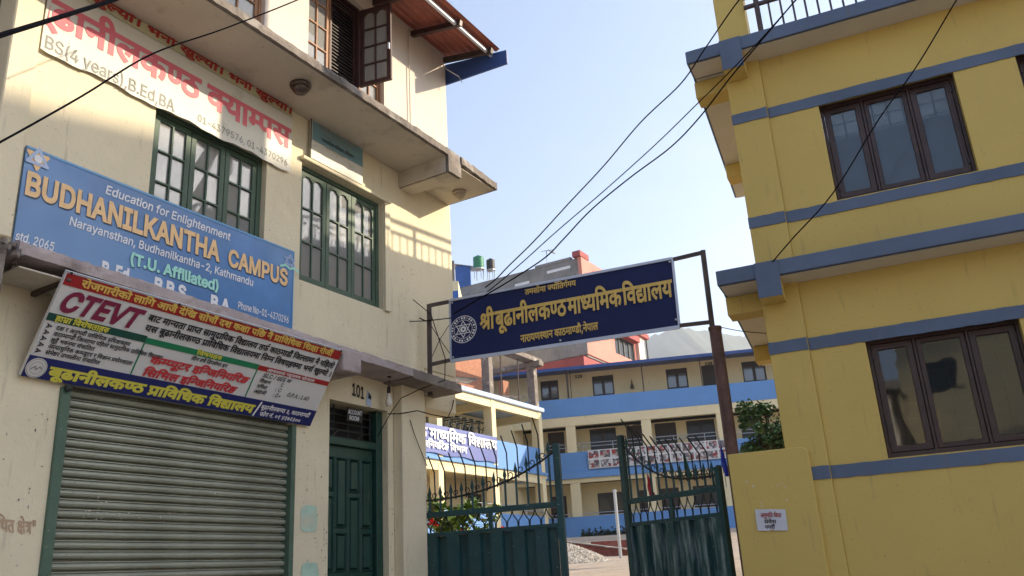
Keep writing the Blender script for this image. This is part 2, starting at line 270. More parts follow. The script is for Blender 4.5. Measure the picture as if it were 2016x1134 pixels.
# ------------------------------------------------------------ lettering: outlines of the letters on the signs
GLYPHS = [
[[-59,247,1941,255,1951,266,-42,266,1966,266,1976,255,-24,247,1976,239,1966,228,-42,228,1951,228,1941,239]],
[[150,70,2150,47,2121,26,100,26,2072,26,2029,67,9,114,32,122,2046,88,2078,49,98,49,2110,49,2125,60,125,73,2125,84,2112,103,102,111,2093,109,83,109,82,132,2103,132,2122,146,122,158,2122,170,2107,180,97,180,2085,180,2066,173,55,168,47,190,2055,195,2080,202,95,202,2120,202,2147,177,147,158,2147,133,125,120,2129,117,132,114,2144,112,156,112,2166,112,2182,114,190,116,190,176,167,176,167,199,249,199,249,176,216,176,216,0,190,0,190,93,2182,91,2168,89,159,89,2154,89,146,90,2150,81]],
[[150,70,2150,47,2121,26,100,26,2072,26,2029,67,9,114,32,122,2046,88,2078,49,98,49,2110,49,2125,60,125,73,2125,84,2112,103,102,111,2093,109,83,109,82,132,2103,132,2122,146,122,158,2122,170,2107,180,97,180,2085,180,2066,173,55,168,47,190,2055,195,2080,202,95,202,2120,202,2147,177,147,158,2147,133,125,120,2129,117,132,114,2144,112,156,112,2166,112,2182,114,190,116,190,176,167,176,167,199,332,199,332,176,299,176,299,0,273,0,273,176,216,176,216,0,190,0,190,93,2182,91,2168,89,159,89,2154,89,146,90,2150,81]],
[[87,71,2077,71,2059,67,52,63,2036,72,2016,96,16,113,2016,122,2022,134,28,139,2035,144,2055,149,71,149,100,149,100,176,0,176,0,199,162,199,162,176,126,176,126,126,68,126,2058,126,2049,124,46,122,2042,118,42,111,2042,103,2051,93,56,89,2070,94,88,94,2112,94,2143,70,143,49,2143,28,2116,4,92,1,2102,-3,2122,-10,133,-13,122,-35,2104,-27,2071,-9,56,0,2037,1,2015,11,15,21,2015,28,2024,37,32,37,2039,37,2052,30,62,22,2067,22,70,22,2092,22,2117,35,117,49,2117,60,2101,71]],
[[249,176,145,176,145,112,2160,128,182,128,2203,128,2229,101,229,76,2229,62,2220,28,208,12,185,26,2193,36,2204,63,204,76,2204,91,2191,106,180,106,2163,106,145,83,145,0,119,0,119,56,2111,49,2088,38,72,38,2057,38,2031,50,2015,75,15,93,2015,118,2050,148,78,148,2085,148,2104,146,108,145,107,122,2101,123,2086,125,80,125,2061,125,2041,108,41,93,2041,76,2060,60,73,60,2087,60,2109,74,119,83,119,176,0,176,0,199,249,199]],
[[233,176,233,0,207,0,207,14,2196,8,2170,2,156,2,2122,2,2059,36,27,76,2019,88,2013,102,13,108,2013,115,2022,126,33,126,2041,126,2053,118,58,112,2065,118,2069,137,69,147,2069,155,2067,170,64,176,0,176,0,199,267,199,267,176],[171,74,2182,74,2201,84,207,90,207,176,90,176,2095,164,95,147,2095,120,2073,90,53,81,2076,54,2125,25,157,25,2171,25,2196,32,207,39,207,63,2200,59,2180,52,167,52,2152,52,2128,65,2114,87,114,102,2114,125,2145,151,170,151,2175,151,2193,150,197,148,195,126,2190,127,2179,129,173,129,2157,129,2140,115,140,101,2140,87,2157,74]],
[[67,176,67,75,2067,67,2059,57,51,57,2043,57,2025,70,2013,90,13,99,2013,106,2022,115,33,115,41,115,41,176,0,176,0,199,185,199,185,176,152,176,152,0,126,0,126,176]],
[[115,71,2105,71,2087,67,79,63,2065,72,2044,96,44,113,2044,122,2050,134,56,139,2063,144,2083,149,99,149,128,149,128,176,0,176,0,199,212,199,212,176,154,176,154,126,95,126,2085,126,2077,124,74,122,2069,118,69,111,2069,103,2078,93,84,89,2098,94,116,94,2140,94,2171,70,171,49,2171,28,2140,0,108,0,2076,0,2027,28,8,51,28,66,2046,44,2084,24,108,24,2145,24,145,49,2145,60,2129,71],[164,108,2164,115,2173,125,180,125,2187,125,2197,115,197,108,2197,101,2187,90,180,90,2173,90,2164,101]],
[[208,176,174,176,174,0,149,0,149,53,2140,47,2117,38,101,38,2077,38,2045,65,45,88,2045,97,2053,114,59,119,12,118,12,141,106,141,2112,141,2123,141,124,141,122,118,112,118,2093,118,2071,103,71,88,2071,74,2089,60,101,60,2117,60,2140,74,149,83,149,176,0,176,0,199,208,199]],
[[95,22,2119,22,2160,43,2184,77,184,99,2184,114,2169,134,156,134,2145,134,2136,123,136,115,2136,104,2153,88,171,84,161,63,2135,71,2111,97,111,114,2111,129,2129,151,146,154,146,176,0,176,0,199,229,199,229,176,171,176,171,153,2188,148,2209,122,209,99,2209,80,2193,45,2163,17,2121,0,95,0,2064,0,2032,27,32,47,2032,54,2037,68,42,74,2029,80,2014,101,14,115,2014,134,2043,155,66,155,2071,155,2088,153,92,151,90,129,2086,131,2075,133,68,133,2040,133,40,112,2040,103,2054,92,65,90,2074,93,85,93,2089,93,2096,92,99,92,97,69,2095,70,2090,70,88,70,2058,70,58,47,2058,35,2078,22]],
[[209,176,209,0,183,0,183,118,139,118,2126,118,121,119,2132,110,2147,84,147,70,2147,55,2133,35,2112,26,99,26,2082,26,2052,45,2023,90,10,128,33,136,2047,93,2079,49,98,49,2108,49,2121,60,121,73,2121,87,2102,112,87,121,97,141,183,141,183,176,0,176,0,199,242,199,242,176]],
[[166,176,119,176,119,112,101,112,2086,112,2065,107,58,102,2040,90,40,69,2040,53,2054,33,2077,24,91,24,2108,24,2132,32,146,39,154,15,2140,9,2108,0,92,0,2069,0,2035,17,2015,48,15,70,2015,91,2036,120,2072,134,92,134,93,134,93,176,0,176,0,199,166,199]],
[[192,176,119,176,119,132,2144,123,2172,87,172,63,2172,41,2151,13,2116,0,95,0,2059,0,2015,36,15,69,2015,91,2036,120,2072,134,92,134,93,134,93,176,0,176,0,199,192,199],[94,23,2116,23,2147,43,147,64,2147,79,2128,104,110,112,99,112,2075,112,60,103,2051,97,2040,80,40,67,2040,45,2071,23]],
[[115,71,2105,71,2087,67,79,63,2064,72,2044,96,44,113,2044,122,2050,134,56,139,2063,144,2083,149,99,149,128,149,128,176,0,176,0,199,189,199,189,176,154,176,154,126,95,126,2085,126,2077,124,74,122,2069,118,69,111,2069,103,2078,93,84,89,2098,94,116,94,2140,94,2171,70,171,49,2171,28,2140,0,108,0,2076,0,2027,28,8,51,28,66,2046,44,2084,24,108,24,2145,24,145,49,2145,60,2129,71]],
[[98,0,2073,0,2036,18,2015,51,15,74,2015,96,2038,127,2076,142,98,143,98,176,0,176,0,199,185,199,185,176,123,176,123,120,111,120,2090,120,2068,115,60,109,2051,103,2040,84,40,71,2040,52,2061,28,79,24,2075,37,75,50,2075,61,2085,80,2106,92,122,92,2137,92,2157,80,2167,61,167,50,2167,28,2131,0],[98,45,2098,33,103,22,2121,23,2143,37,143,50,2143,60,2132,71,123,71,2112,71,2098,57]],
[[203,176,203,0,177,0,177,176,134,176,134,103,2134,89,2129,71,123,63,2116,55,2095,47,80,47,2051,47,36,66,2031,73,2025,95,25,113,25,176,0,176,0,199,236,199,236,176],[80,69,2096,69,103,80,2106,85,2108,99,108,113,108,176,51,176,51,113,2051,100,2054,86,57,80,2060,75,2071,69]],
[[154,176,154,0,128,0,128,105,93,105,2074,105,2054,101,48,96,2040,90,40,76,2040,60,2064,31,87,13,69,-4,2055,9,2029,35,2014,62,14,77,2014,89,2023,107,30,112,2039,120,2065,128,87,128,128,128,128,176,0,176,0,199,187,199,187,176]],
[[177,176,177,0,151,0,151,58,2142,52,2116,42,99,42,2071,42,2033,73,27,103,2057,109,2082,132,82,149,2082,165,2067,182,55,182,2047,182,2036,174,36,167,2036,150,62,148,60,125,2039,128,2015,148,15,166,2015,184,2038,202,55,202,2068,202,2092,191,2108,168,108,150,2108,126,2082,97,58,88,2066,76,2084,65,100,65,2117,65,2141,78,151,88,151,176,125,176,125,199,210,199,210,176]],
[[132,-19,2125,-8,2113,15,109,23,2106,23,2097,22,92,22,2078,22,2051,28,2028,44,2015,69,15,87,2015,101,2025,121,33,128,2043,138,2074,146,93,146,94,146,94,176,0,176,0,199,171,199,171,176,120,176,120,123,105,123,2086,123,2063,119,55,114,2048,109,2040,94,40,84,2040,67,2066,45,92,45,2094,45,2098,45,100,45,2098,52,98,56,2098,68,2111,77,119,77,2133,77,2148,61,148,52,2148,42,2138,30,131,28,2135,20,2146,4,154,-8]],
[[202,176,168,176,168,0,142,0,142,48,2132,42,2109,33,91,33,2066,33,2036,59,36,80,2036,89,2041,105,47,111,2032,117,2013,140,13,158,2013,177,2040,202,60,202,2077,202,2100,184,100,170,2100,155,87,142,67,154,2071,157,2074,165,74,168,2074,173,2067,182,59,182,2050,182,2037,168,37,156,2037,146,2047,134,2063,128,71,127,2081,130,92,130,2096,130,2104,129,107,129,104,106,2102,107,2097,107,95,107,2079,107,2061,93,61,81,2061,68,2079,55,93,55,2110,55,2134,69,142,78,142,176,123,176,123,199,202,199]],
[[0,199,182,199,182,176,149,176,149,0,123,0,123,95,65,95,65,78,2065,69,2056,60,49,60,2041,60,2024,74,2012,93,12,102,2012,109,2020,118,31,118,123,118,123,176,0,176]],
[[153,176,153,0,127,0,127,61,2118,55,2096,47,81,47,2068,47,2048,55,41,62,2033,71,2025,94,25,115,25,176,0,176,0,199,187,199,187,176],[127,176,51,176,51,118,2051,105,2053,90,2057,80,61,77,2068,69,84,69,2097,69,2119,82,127,90]],
[[147,176,147,112,2155,119,2174,128,185,128,2206,128,2232,101,232,76,2232,62,2222,28,211,12,188,26,2196,36,2206,63,206,76,2206,91,2194,106,182,106,2165,106,147,82,147,0,121,0,121,62,2114,56,2093,47,79,47,2067,47,2046,56,40,63,2032,72,2025,95,25,113,25,176,0,176,0,199,252,199,252,176],[51,176,51,115,2051,98,2055,82,60,77,2067,69,79,69,2092,69,2113,80,121,89,121,176]],
[[187,176,154,176,154,0,128,0,128,53,2120,47,2095,38,77,38,2059,38,2031,51,2015,75,15,92,2015,119,2053,148,85,148,2089,148,2102,148,2115,146,118,145,116,123,2110,124,2094,126,86,126,2079,126,74,125,117,72,2123,76,128,82,128,176,0,176,0,199,187,199],[41,92,2041,75,2062,59,77,59,2083,59,2094,61,99,62,54,118,2041,109]],
[[56,202,2068,202,2086,196,93,188,2099,181,2106,160,106,140,106,103,171,103,171,176,129,176,129,199,229,199,229,176,196,176,196,0,171,0,171,80,106,80,106,68,2106,58,2097,48,91,48,2084,48,2071,56,2060,69,2052,83,52,89,2052,95,2061,103,72,103,81,103,81,136,2081,151,2078,167,74,172,2068,182,54,182,2045,182,2036,173,36,167,2036,158,2052,148,70,147,67,124,2043,126,2015,146,15,166,2015,185,2039,202]],
[[163,176,163,0,137,0,137,80,66,80,66,68,2066,58,2057,48,51,48,2045,48,2031,56,2020,69,2012,83,12,89,2012,95,2021,103,32,103,40,103,40,176,0,176,0,199,196,199,196,176],[137,176,66,176,66,103,137,103]],
[[190,199,190,176,157,176,157,0,131,0,131,57,2122,52,2097,42,81,42,2052,42,2017,81,12,113,2032,117,2051,132,51,146,2051,155,2044,171,39,176,0,176,0,199],[41,96,2048,81,2067,65,83,65,2099,65,2123,78,131,88,131,176,68,176,2077,160,77,142,2077,108]],
[[126,13,109,-4,2090,12,2057,44,2031,72,24,82,2017,92,2013,103,13,109,2013,115,2022,126,33,126,2041,126,2053,118,58,112,2070,118,2082,137,82,150,2082,157,2079,172,76,176,0,176,0,199,136,199,136,176,102,176,2108,165,108,147,2108,129,2093,105,2069,88,53,81,2068,65,2106,29]],
[[0,176,0,199,222,199,222,176,188,176,188,0,163,0,163,114,2161,114,158,114,2150,114,2134,106,2120,86,114,67,89,74,2093,89,100,100,2092,106,2076,113,67,113,2054,113,2040,98,40,87,2040,75,2054,52,2080,28,99,13,82,-4,2063,12,2032,41,2014,71,14,88,2014,105,2030,126,2054,136,65,136,2079,136,2103,127,113,118,2132,136,160,136,2161,136,163,136,163,176]],
[[183,176,149,176,149,0,124,0,124,53,2116,47,2092,38,75,38,2057,38,2030,51,2015,75,15,92,2015,119,2052,148,82,148,2086,148,2098,148,2110,146,113,145,112,122,2106,123,2090,125,83,125,2063,125,2041,108,41,92,2041,76,2061,60,75,60,2092,60,2116,75,124,83,124,176,0,176,0,199,183,199]],
[[39,60,2028,60,2013,72,13,82,2013,91,2024,100,33,100,2039,100,2052,96,61,88,2077,93,2098,121,98,142,2098,160,2079,181,64,181,2054,181,2044,172,44,165,2044,160,2050,149,2068,141,86,141,81,118,2051,120,2021,147,21,165,2021,182,2044,202,65,202,2080,202,2107,188,2123,161,123,141,2123,119,2101,81,81,71,2096,58,2123,28,132,14,112,0,2096,23,2069,52,57,62,2049,60],[189,176,189,0,163,0,163,176,135,176,135,199,222,199,222,176]],
[[190,199,190,176,156,176,156,0,131,0,131,61,2121,56,2097,47,81,47,2068,47,2048,55,41,62,2033,71,2025,94,25,115,25,176,0,176,0,199],[131,176,66,176,131,92],[60,77,2068,69,84,69,2092,69,2108,75,115,78,51,162,51,118,2051,105,2053,90,2057,80]],
[[188,176,188,0,162,0,162,85,2153,82,2134,80,122,80,2108,80,2078,85,68,89,2061,84,53,81,2067,64,2102,29,122,13,104,-4,2086,12,2055,44,2030,72,23,82,2016,92,2013,103,13,109,2013,115,2022,126,33,126,2041,126,2053,118,58,112,2065,118,2069,137,69,147,2069,156,2067,172,64,176,0,176,0,199,221,199,221,176],[118,103,2131,103,2151,106,162,108,162,176,90,176,2092,171,2095,156,95,147,2095,133,2089,113,84,107,2100,103]],
[[103,22,2114,26,2129,37,129,47,2129,60,2110,73,90,73,2068,73,2044,55,44,40,2044,30,2052,11,2074,-12,97,-28,79,-45,2050,-23,2019,17,19,42,2019,54,2028,73,37,79,2031,85,2022,102,22,113,2022,122,2028,134,34,139,2041,144,2060,149,73,149,116,149,116,176,0,176,0,199,175,199,175,176,141,176,141,126,74,126,2064,126,2055,124,52,122,2048,118,48,111,2048,105,2054,95,59,91,2074,96,91,96,2113,96,2141,83,2154,61,154,49,2154,30,2132,6,111,1]],
[[54,176,54,0,28,0,28,176,0,176,0,199,87,199,87,176]],
[[28,176,0,176,0,199,26,199,2022,206,2017,222,17,232,2017,257,2054,287,85,287,2130,287,2200,238,225,197,198,197,2149,264,91,264,2068,264,2043,245,43,228,2043,219,2049,204,53,199,87,199,87,176,54,176,54,0,28,0]],
[[-59,197,1935,208,1930,228,-70,239,1930,260,1956,287,-20,287,2000,287,2025,268,2044,230,52,199,87,199,87,176,54,176,54,0,28,0,28,176,0,176,0,199,28,199,2019,232,1999,264,-18,264,1969,264,1956,248,-44,235,1956,224,1962,206,-34,197]],
[[-79,-4,1938,4,-44,4,1980,4,2007,-21,7,-41,2007,-61,1977,-86,-50,-86,1919,-86,1874,-56,-146,-32,-126,-18,1886,-34,1909,-53,1934,-63,-50,-63,1984,-63,-16,-39,1984,-28,1968,-18,-42,-18,1949,-18,1936,-22,-71,-25]],
[[-20,-78,1972,-82,1954,-86,-55,-86,1921,-86,1893,-60,-107,-40,1893,-22,1923,4,-52,4,1972,4,2008,-14,2036,-44,46,-60,27,-73,2009,-46,1973,-18,-50,-18,1934,-18,1917,-31,-83,-41,1917,-53,1933,-63,-57,-63,1952,-63,1965,-59,-28,-56]],
[[-54,197,1939,222,1926,251,1910,263,-101,263,1892,263,1881,260,-123,259,-131,282,1882,287,-102,287,1916,287,1941,270,1961,231,-30,197]],
[[-57,197,1934,210,1920,221,1906,225,-102,225,1891,225,1878,221,-129,218,-137,240,1870,244,1886,247,-104,247,1910,247,1932,234,-60,221,-59,222,1935,239,1923,257,1909,265,-101,265,1891,265,1881,262,-124,260,-131,282,1882,287,-102,287,1916,287,1941,270,1961,231,-30,197]],
[[54,176,54,0,28,0,28,176,0,176,0,199,87,199,87,176],[29,197,2022,222,2009,251,1993,263,-18,263,1975,263,1964,260,-40,259,-48,282,1964,287,-19,287,1998,287,2024,270,2044,231,53,197]],
[[54,176,54,0,28,0,28,176,0,176,0,199,87,199,87,176],[26,197,2017,210,2003,221,1989,225,-20,225,1974,225,1961,221,-46,218,-54,240,1953,244,1969,247,-21,247,1993,247,2015,234,23,221,24,222,2018,239,2006,257,1992,265,-18,265,1974,265,1964,262,-41,260,-48,282,1964,287,-19,287,1998,287,2024,270,2044,231,53,197]],
[[62,199,88,199,88,0,62,0]],
[[88,39,2069,39,2040,55,2024,84,24,103,2024,122,2040,150,2069,166,88,166,2107,166,2136,150,2152,121,152,102,2152,84,2136,55,2107,39],[87,61,2104,61,2126,85,126,103,2126,121,2106,144,89,144,2072,144,2050,120,50,102,2050,84,2071,61]],
[[88,202,2111,202,2137,178,137,160,2137,147,2126,124,2100,98,77,82,116,51,2129,41,2139,22,139,11,2139,1,2131,-16,124,-25,103,-10,2107,-5,2112,5,112,11,2112,17,2107,27,99,33,41,81,42,88,2076,110,2111,143,111,159,2111,170,2098,180,88,180,2078,180,2067,171,67,163,2067,156,2077,146,90,142,74,124,2058,130,2043,150,43,165,2043,174,2052,191,2072,202]],
[[153,11,132,-4,2102,42,76,67,2068,65,60,65,2049,65,2033,76,33,86,2033,96,2045,105,54,105,2060,105,2072,100,82,93,2095,98,2115,123,115,141,2115,160,2094,180,78,180,2067,180,2047,174,35,168,27,190,2039,196,2065,202,79,202,2097,202,2125,189,2142,162,142,141,2142,118,2119,84,101,75,2116,60,2143,25]],
[[29,190,2037,195,2062,202,79,202,2105,202,2133,179,133,159,2133,136,115,123,2130,117,2144,96,144,82,2144,66,2124,41,105,35,2115,25,2134,3,141,-8,121,-21,2109,-5,2090,20,81,29,2072,28,62,28,2051,28,2036,39,36,49,2036,58,2047,68,56,68,2062,68,2077,62,88,53,2103,56,2117,72,117,83,2117,94,2100,110,84,111,2074,109,62,109,60,132,2080,132,2100,138,2108,150,108,158,2108,170,2093,180,81,180,2070,180,2048,173,37,168]],
[[137,41,2137,23,2111,-1,89,-1,2075,-1,2052,10,2038,29,38,42,2038,51,2043,67,2057,87,72,102,2055,120,2034,144,2023,163,2020,178,20,185,2020,189,2021,198,22,202,49,197,2047,191,47,185,2047,178,2052,161,2070,138,88,120,2106,138,2124,162,2130,178,130,184,2130,190,128,197,155,202,2157,193,157,185,2157,177,2153,162,2142,144,2121,120,105,103,2120,87,2133,65,2137,48],[64,44,2064,36,2075,22,88,22,2099,22,2111,34,111,44,2111,48,2108,59,2098,74,88,85,2077,75,2067,60,2064,49]],
[[164,86,2164,49,2132,16,107,16,2087,16,2056,32,2033,70,2017,134,12,183,38,188,2042,141,2057,74,2084,39,106,39,2125,39,2138,66,138,88,2138,104,2130,132,2115,150,103,150,2095,150,2086,141,86,134,2086,128,2093,117,2112,110,128,109,123,87,2091,90,2062,116,62,134,2062,151,2084,172,103,172,2122,172,2149,150,2164,111]],
[[199,176,199,0,173,0,173,104,2164,99,2141,94,125,94,2109,94,2082,100,72,104,2057,95,2041,78,41,67,2041,60,2047,47,2064,38,79,38,2083,38,86,39,2084,44,84,50,2084,60,2097,69,105,69,2118,69,2132,52,132,44,2132,35,2124,24,117,21,2123,14,2135,1,143,-8,125,-21,2116,-11,2100,9,95,17,2092,16,2083,16,78,16,2060,16,2031,29,2015,52,15,66,2015,83,2037,107,52,116,2038,125,2024,148,24,162,2024,179,2050,202,74,202,2094,202,2122,184,122,165,2122,149,2108,128,94,119,2100,118,2114,116,121,116,2136,116,2161,123,173,132,173,176,145,176,145,199,233,199,233,176],[49,161,2049,150,2062,133,73,128,2097,143,97,162,2097,170,2086,181,73,181,2062,181,2049,170]],
[[86,72,2086,87,2059,110,28,120,36,141,151,141,151,176,0,176,0,199,210,199,210,176,177,176,177,0,151,0,151,118,104,118,2093,118,2079,119,75,120,2094,110,2111,85,111,70,2111,53,2093,32,78,28,2087,23,2111,13,122,10,111,-12,2095,-6,2064,13,51,23,2034,24,2011,32,11,44,2011,51,2020,60,28,60,2035,60,2049,54,59,45,2071,47,2086,62]],
[[-61,197,1932,208,1923,232,-77,244,1923,265,1952,287,-27,287,1983,287,2000,283,7,279,0,258,1994,261,1982,265,-25,265,1962,265,1949,250,-51,239,1949,228,1957,208,-35,197]],
[[198,176,145,176,145,107,2152,112,2169,118,181,118,202,118,202,95,186,95,2171,95,2154,89,145,81,145,0,119,0,119,56,2111,49,2088,38,72,38,2057,38,2031,50,2015,75,15,93,2015,118,2050,148,78,148,2085,148,2104,146,108,145,107,122,2101,123,2086,125,80,125,2061,125,2041,108,41,93,2041,76,2060,60,73,60,2087,60,2109,74,119,83,119,176,0,176,0,199,198,199]],
[[67,176,67,75,2067,67,2059,57,51,57,2043,57,2025,70,2013,90,13,99,2013,106,2022,115,33,115,41,115,41,176,0,176,0,199,95,199,95,176]],
[[0,199,188,199,188,176,0,176],[183,118,139,118,2126,118,121,119,2132,110,2147,84,147,70,2147,55,2133,35,2112,26,99,26,2082,26,2052,45,2023,90,10,128,33,136,2047,93,2079,49,98,49,2108,49,2121,60,121,73,2121,87,2102,112,87,121,97,141,183,141]],
[[80,47,2051,47,36,66,2031,73,2025,95,25,113,25,176,0,176,0,199,154,199,154,176,134,176,134,103,2134,89,2129,71,123,63,2116,55,2095,47],[80,69,2096,69,103,80,2106,85,2108,99,108,113,108,176,51,176,51,113,2051,100,2054,86,57,80,2060,75,2071,69]],
[[0,199,116,199,116,176,0,176],[14,77,2014,89,2023,107,30,112,2039,120,2065,128,87,128,122,128,122,105,93,105,2074,105,2054,101,48,96,2040,90,40,76,2040,60,2064,31,87,13,69,-4,2055,9,2029,35,2014,62]],
[[154,57,2142,47,2113,33,91,33,2066,33,2036,59,36,80,2036,89,2041,105,47,111,2032,117,2013,140,13,158,2013,177,2040,202,60,202,2077,202,2100,184,100,170,2100,155,87,142,67,154,2071,157,2074,165,74,168,2074,173,2067,182,59,182,2050,182,2037,168,37,156,2037,146,2047,134,2063,128,71,127,2081,130,92,130,2096,130,2104,129,107,129,104,106,2102,107,2097,107,95,107,2079,107,2061,93,61,81,2061,68,2079,55,93,55,2110,55,2134,69,142,78]],
[[0,199,119,199,119,176,0,176],[65,95,65,78,2065,69,2056,60,49,60,2041,60,2024,74,2012,93,12,102,2012,109,2020,118,31,118,123,118,123,95]],
[[51,176,51,118,2051,105,2053,90,2057,80,61,77,2068,69,84,69,2097,69,2120,82,128,90,140,68,2127,60,2100,47,81,47,2068,47,2048,55,41,62,2033,71,2025,94,25,115,25,176,0,176,0,199,103,199,103,176]],
[[66,103,137,103,137,80,66,80,66,68,2066,58,2057,48,51,48,2045,48,2031,56,2020,69,2012,83,12,89,2012,95,2021,103,32,103,40,103,40,176,0,176,0,199,116,199,116,176,66,176]],
[[0,199,165,199,165,176,0,176],[172,112,2165,114,158,114,2150,114,2134,106,2120,86,114,67,89,74,2093,89,100,100,2092,106,2076,113,67,113,2054,113,2040,98,40,87,2040,75,2054,52,2080,28,99,13,82,-4,2063,12,2032,41,2014,71,14,88,2014,105,2030,126,2053,136,65,136,2079,136,2103,127,113,118,2132,136,160,136,2164,136,2174,135,178,133]],
[[39,60,2028,60,2013,72,13,82,2013,91,2024,100,33,100,2039,100,2052,96,61,88,2077,93,2098,121,98,142,2098,160,2079,181,64,181,2054,181,2044,172,44,165,2044,160,2050,149,2068,141,86,141,81,118,2051,120,2021,147,21,165,2021,182,2044,202,65,202,2080,202,2107,188,2123,161,123,141,2123,119,2101,81,81,71,2096,58,2123,28,132,14,112,0,2096,23,2069,52,57,62,2049,60]],
[[55,-8,40,14,126,66,126,176,67,176,67,75,2067,67,2059,57,51,57,2043,57,2025,70,2013,90,13,99,2013,106,2022,115,33,115,41,115,41,176,0,176,0,199,185,199,185,176,152,176,152,0,126,0,126,39]],
[[41,21,26,42,104,90,2091,107,2071,122,58,122,2049,122,2031,116,18,110,9,133,2020,139,2043,146,57,146,2070,146,2091,138,2110,120,122,104,122,176,0,176,0,199,181,199,181,176,148,176,148,0,122,0,122,75]],
[[14,17,68,49,2051,52,41,62,2033,71,2025,94,25,115,25,176,0,176,0,199,187,199,187,176,153,176,153,0,127,0,127,62,29,-4],[127,176,51,176,51,118,2051,105,2053,90,2057,80,61,77,2068,69,84,69,2096,69,2119,82,127,90]],
[[66,-8,51,14,137,66,137,80,66,80,66,68,2066,58,2057,48,51,48,2045,48,2031,56,2020,69,2012,83,12,89,2012,95,2021,103,32,103,40,103,40,176,0,176,0,199,196,199,196,176,163,176,163,0,137,0,137,39],[137,176,66,176,66,103,137,103]],
[[78,13,62,34,143,83,2124,86,2094,95,82,100,2068,92,2039,73,24,65,9,86,2022,93,2047,107,59,113,2042,125,2028,148,28,161,2028,178,2056,202,79,202,2100,202,2128,179,128,160,2128,146,2113,124,102,116,2116,110,2155,101,172,99,172,176,148,176,148,199,231,199,231,176,198,176,198,0,172,0,172,75],[54,159,2054,151,2065,134,79,126,2090,133,2102,150,102,160,2102,171,2089,181,78,181,2069,181,2054,170]],
[[166,95,2166,80,2156,52,146,40,123,53,2130,61,2140,83,140,94,2140,105,2129,119,118,119,2107,119,97,112,2090,102,2067,87,53,81,2068,65,2106,29,126,13,109,-4,2090,12,2057,44,2031,72,24,82,2017,92,2013,103,13,109,2013,115,2022,126,33,126,2041,126,2053,118,58,112,2070,118,2082,137,82,150,2082,157,2079,172,76,176,0,176,0,199,185,199,185,176,102,176,2108,165,108,147,2108,141,107,137,2116,141,125,141,2142,141,2166,117]],
[[-54,197,1939,222,1926,251,1910,263,-101,263,1892,263,1881,260,-123,259,-131,282,1882,287,-102,287,1914,287,1933,276,-58,262,1950,287,-18,287,1993,287,2010,283,16,279,9,258,2004,261,1992,265,-15,265,1972,265,1958,250,-42,239,1958,236,-41,232,1964,217,-30,197]],
[[54,176,54,0,28,0,28,176,0,176,0,199,87,199,87,176],[26,197,2017,210,2003,221,1989,225,-20,225,1974,225,1961,221,-46,218,-54,240,1953,244,1969,247,-21,247,1993,247,2015,234,23,221,24,222,2018,239,2006,257,1992,265,-18,265,1974,265,1964,262,-41,260,-48,282,1964,287,-19,287,1998,287,2024,270,2044,231,53,197],[47,261,2047,269,2057,280,64,280,2072,280,2082,269,82,261,2082,253,2072,243,64,243,2057,243,2047,253]],
[[91,46,2056,46,2015,75,15,103,2015,121,2035,144,2069,156,90,156,93,156,93,176,0,176,0,199,166,199,166,176,119,176,119,133,95,133,2084,133,2062,130,54,125,2049,122,2040,110,40,101,2040,84,2068,70,90,70,2106,70,2132,78,146,85,154,61,2147,58,2128,51,119,49,119,12,95,12,2084,12,2062,10,54,4,2048,1,2040,-10,40,-19,2040,-37,2068,-51,90,-51,2106,-51,2132,-42,146,-35,154,-59,2141,-65,2107,-74,91,-74,2056,-74,2015,-46,15,-18,2015,1,2035,24,2069,35,90,35,93,35,93,46,2092,46]],
[[84,-4,2057,-4,2025,22,25,44,2025,61,35,74,2026,81,2013,100,13,113,2013,122,2020,134,25,139,2033,144,2051,149,65,149,86,149,86,176,0,176,0,199,224,199,224,176,190,176,190,-4,164,-4,164,32,2157,25,2135,8,2105,-4],[164,176,112,176,112,126,65,126,2055,126,2047,124,44,122,2039,118,39,111,2039,104,2047,93,53,89,2068,96,89,96,2093,96,2105,95,2116,94,119,93,117,70,2112,71,2098,73,90,73,2070,73,2051,58,51,45,2051,32,2069,19,85,19,2110,19,2148,46,164,68]],
[[264,176,264,0,238,0,238,61,2229,55,2207,47,192,47,2180,47,2159,55,152,62,2144,70,141,80,66,80,66,68,2066,58,2057,48,51,48,2045,48,2031,56,2020,69,2012,83,12,89,2012,95,2021,103,32,103,40,103,40,176,0,176,0,199,298,199,298,176],[66,103,137,103,2136,108,136,115,136,176,66,176],[238,176,162,176,162,118,2162,105,2164,90,2168,80,172,77,2179,69,195,69,2208,69,2230,82,238,90]],
[[162,176,162,118,2162,105,2164,90,2168,80,172,77,2179,69,195,69,2208,69,2231,82,239,90,251,68,2238,60,2211,47,192,47,2180,47,2159,55,152,62,2144,70,141,80,66,80,66,68,2066,58,2057,48,51,48,2045,48,2031,56,2020,69,2012,83,12,89,2012,95,2021,103,32,103,40,103,40,176,0,176,0,199,214,199,214,176],[66,103,137,103,2136,108,136,115,136,176,66,176]],
[[101,0,2080,0,2046,11,2026,36,26,56,2026,78,46,92,2037,99,2027,119,27,134,27,176,0,176,0,199,192,199,192,176,158,176,158,107,138,87,120,87,2101,87,2077,84,68,79,2052,72,52,55,2052,43,2065,29,2087,24,100,24,2117,24,2145,33,157,39,166,15,2153,9,2118,0],[132,114,132,176,70,176],[52,140,2052,125,2060,108,68,102,2086,108,111,108,52,167]],
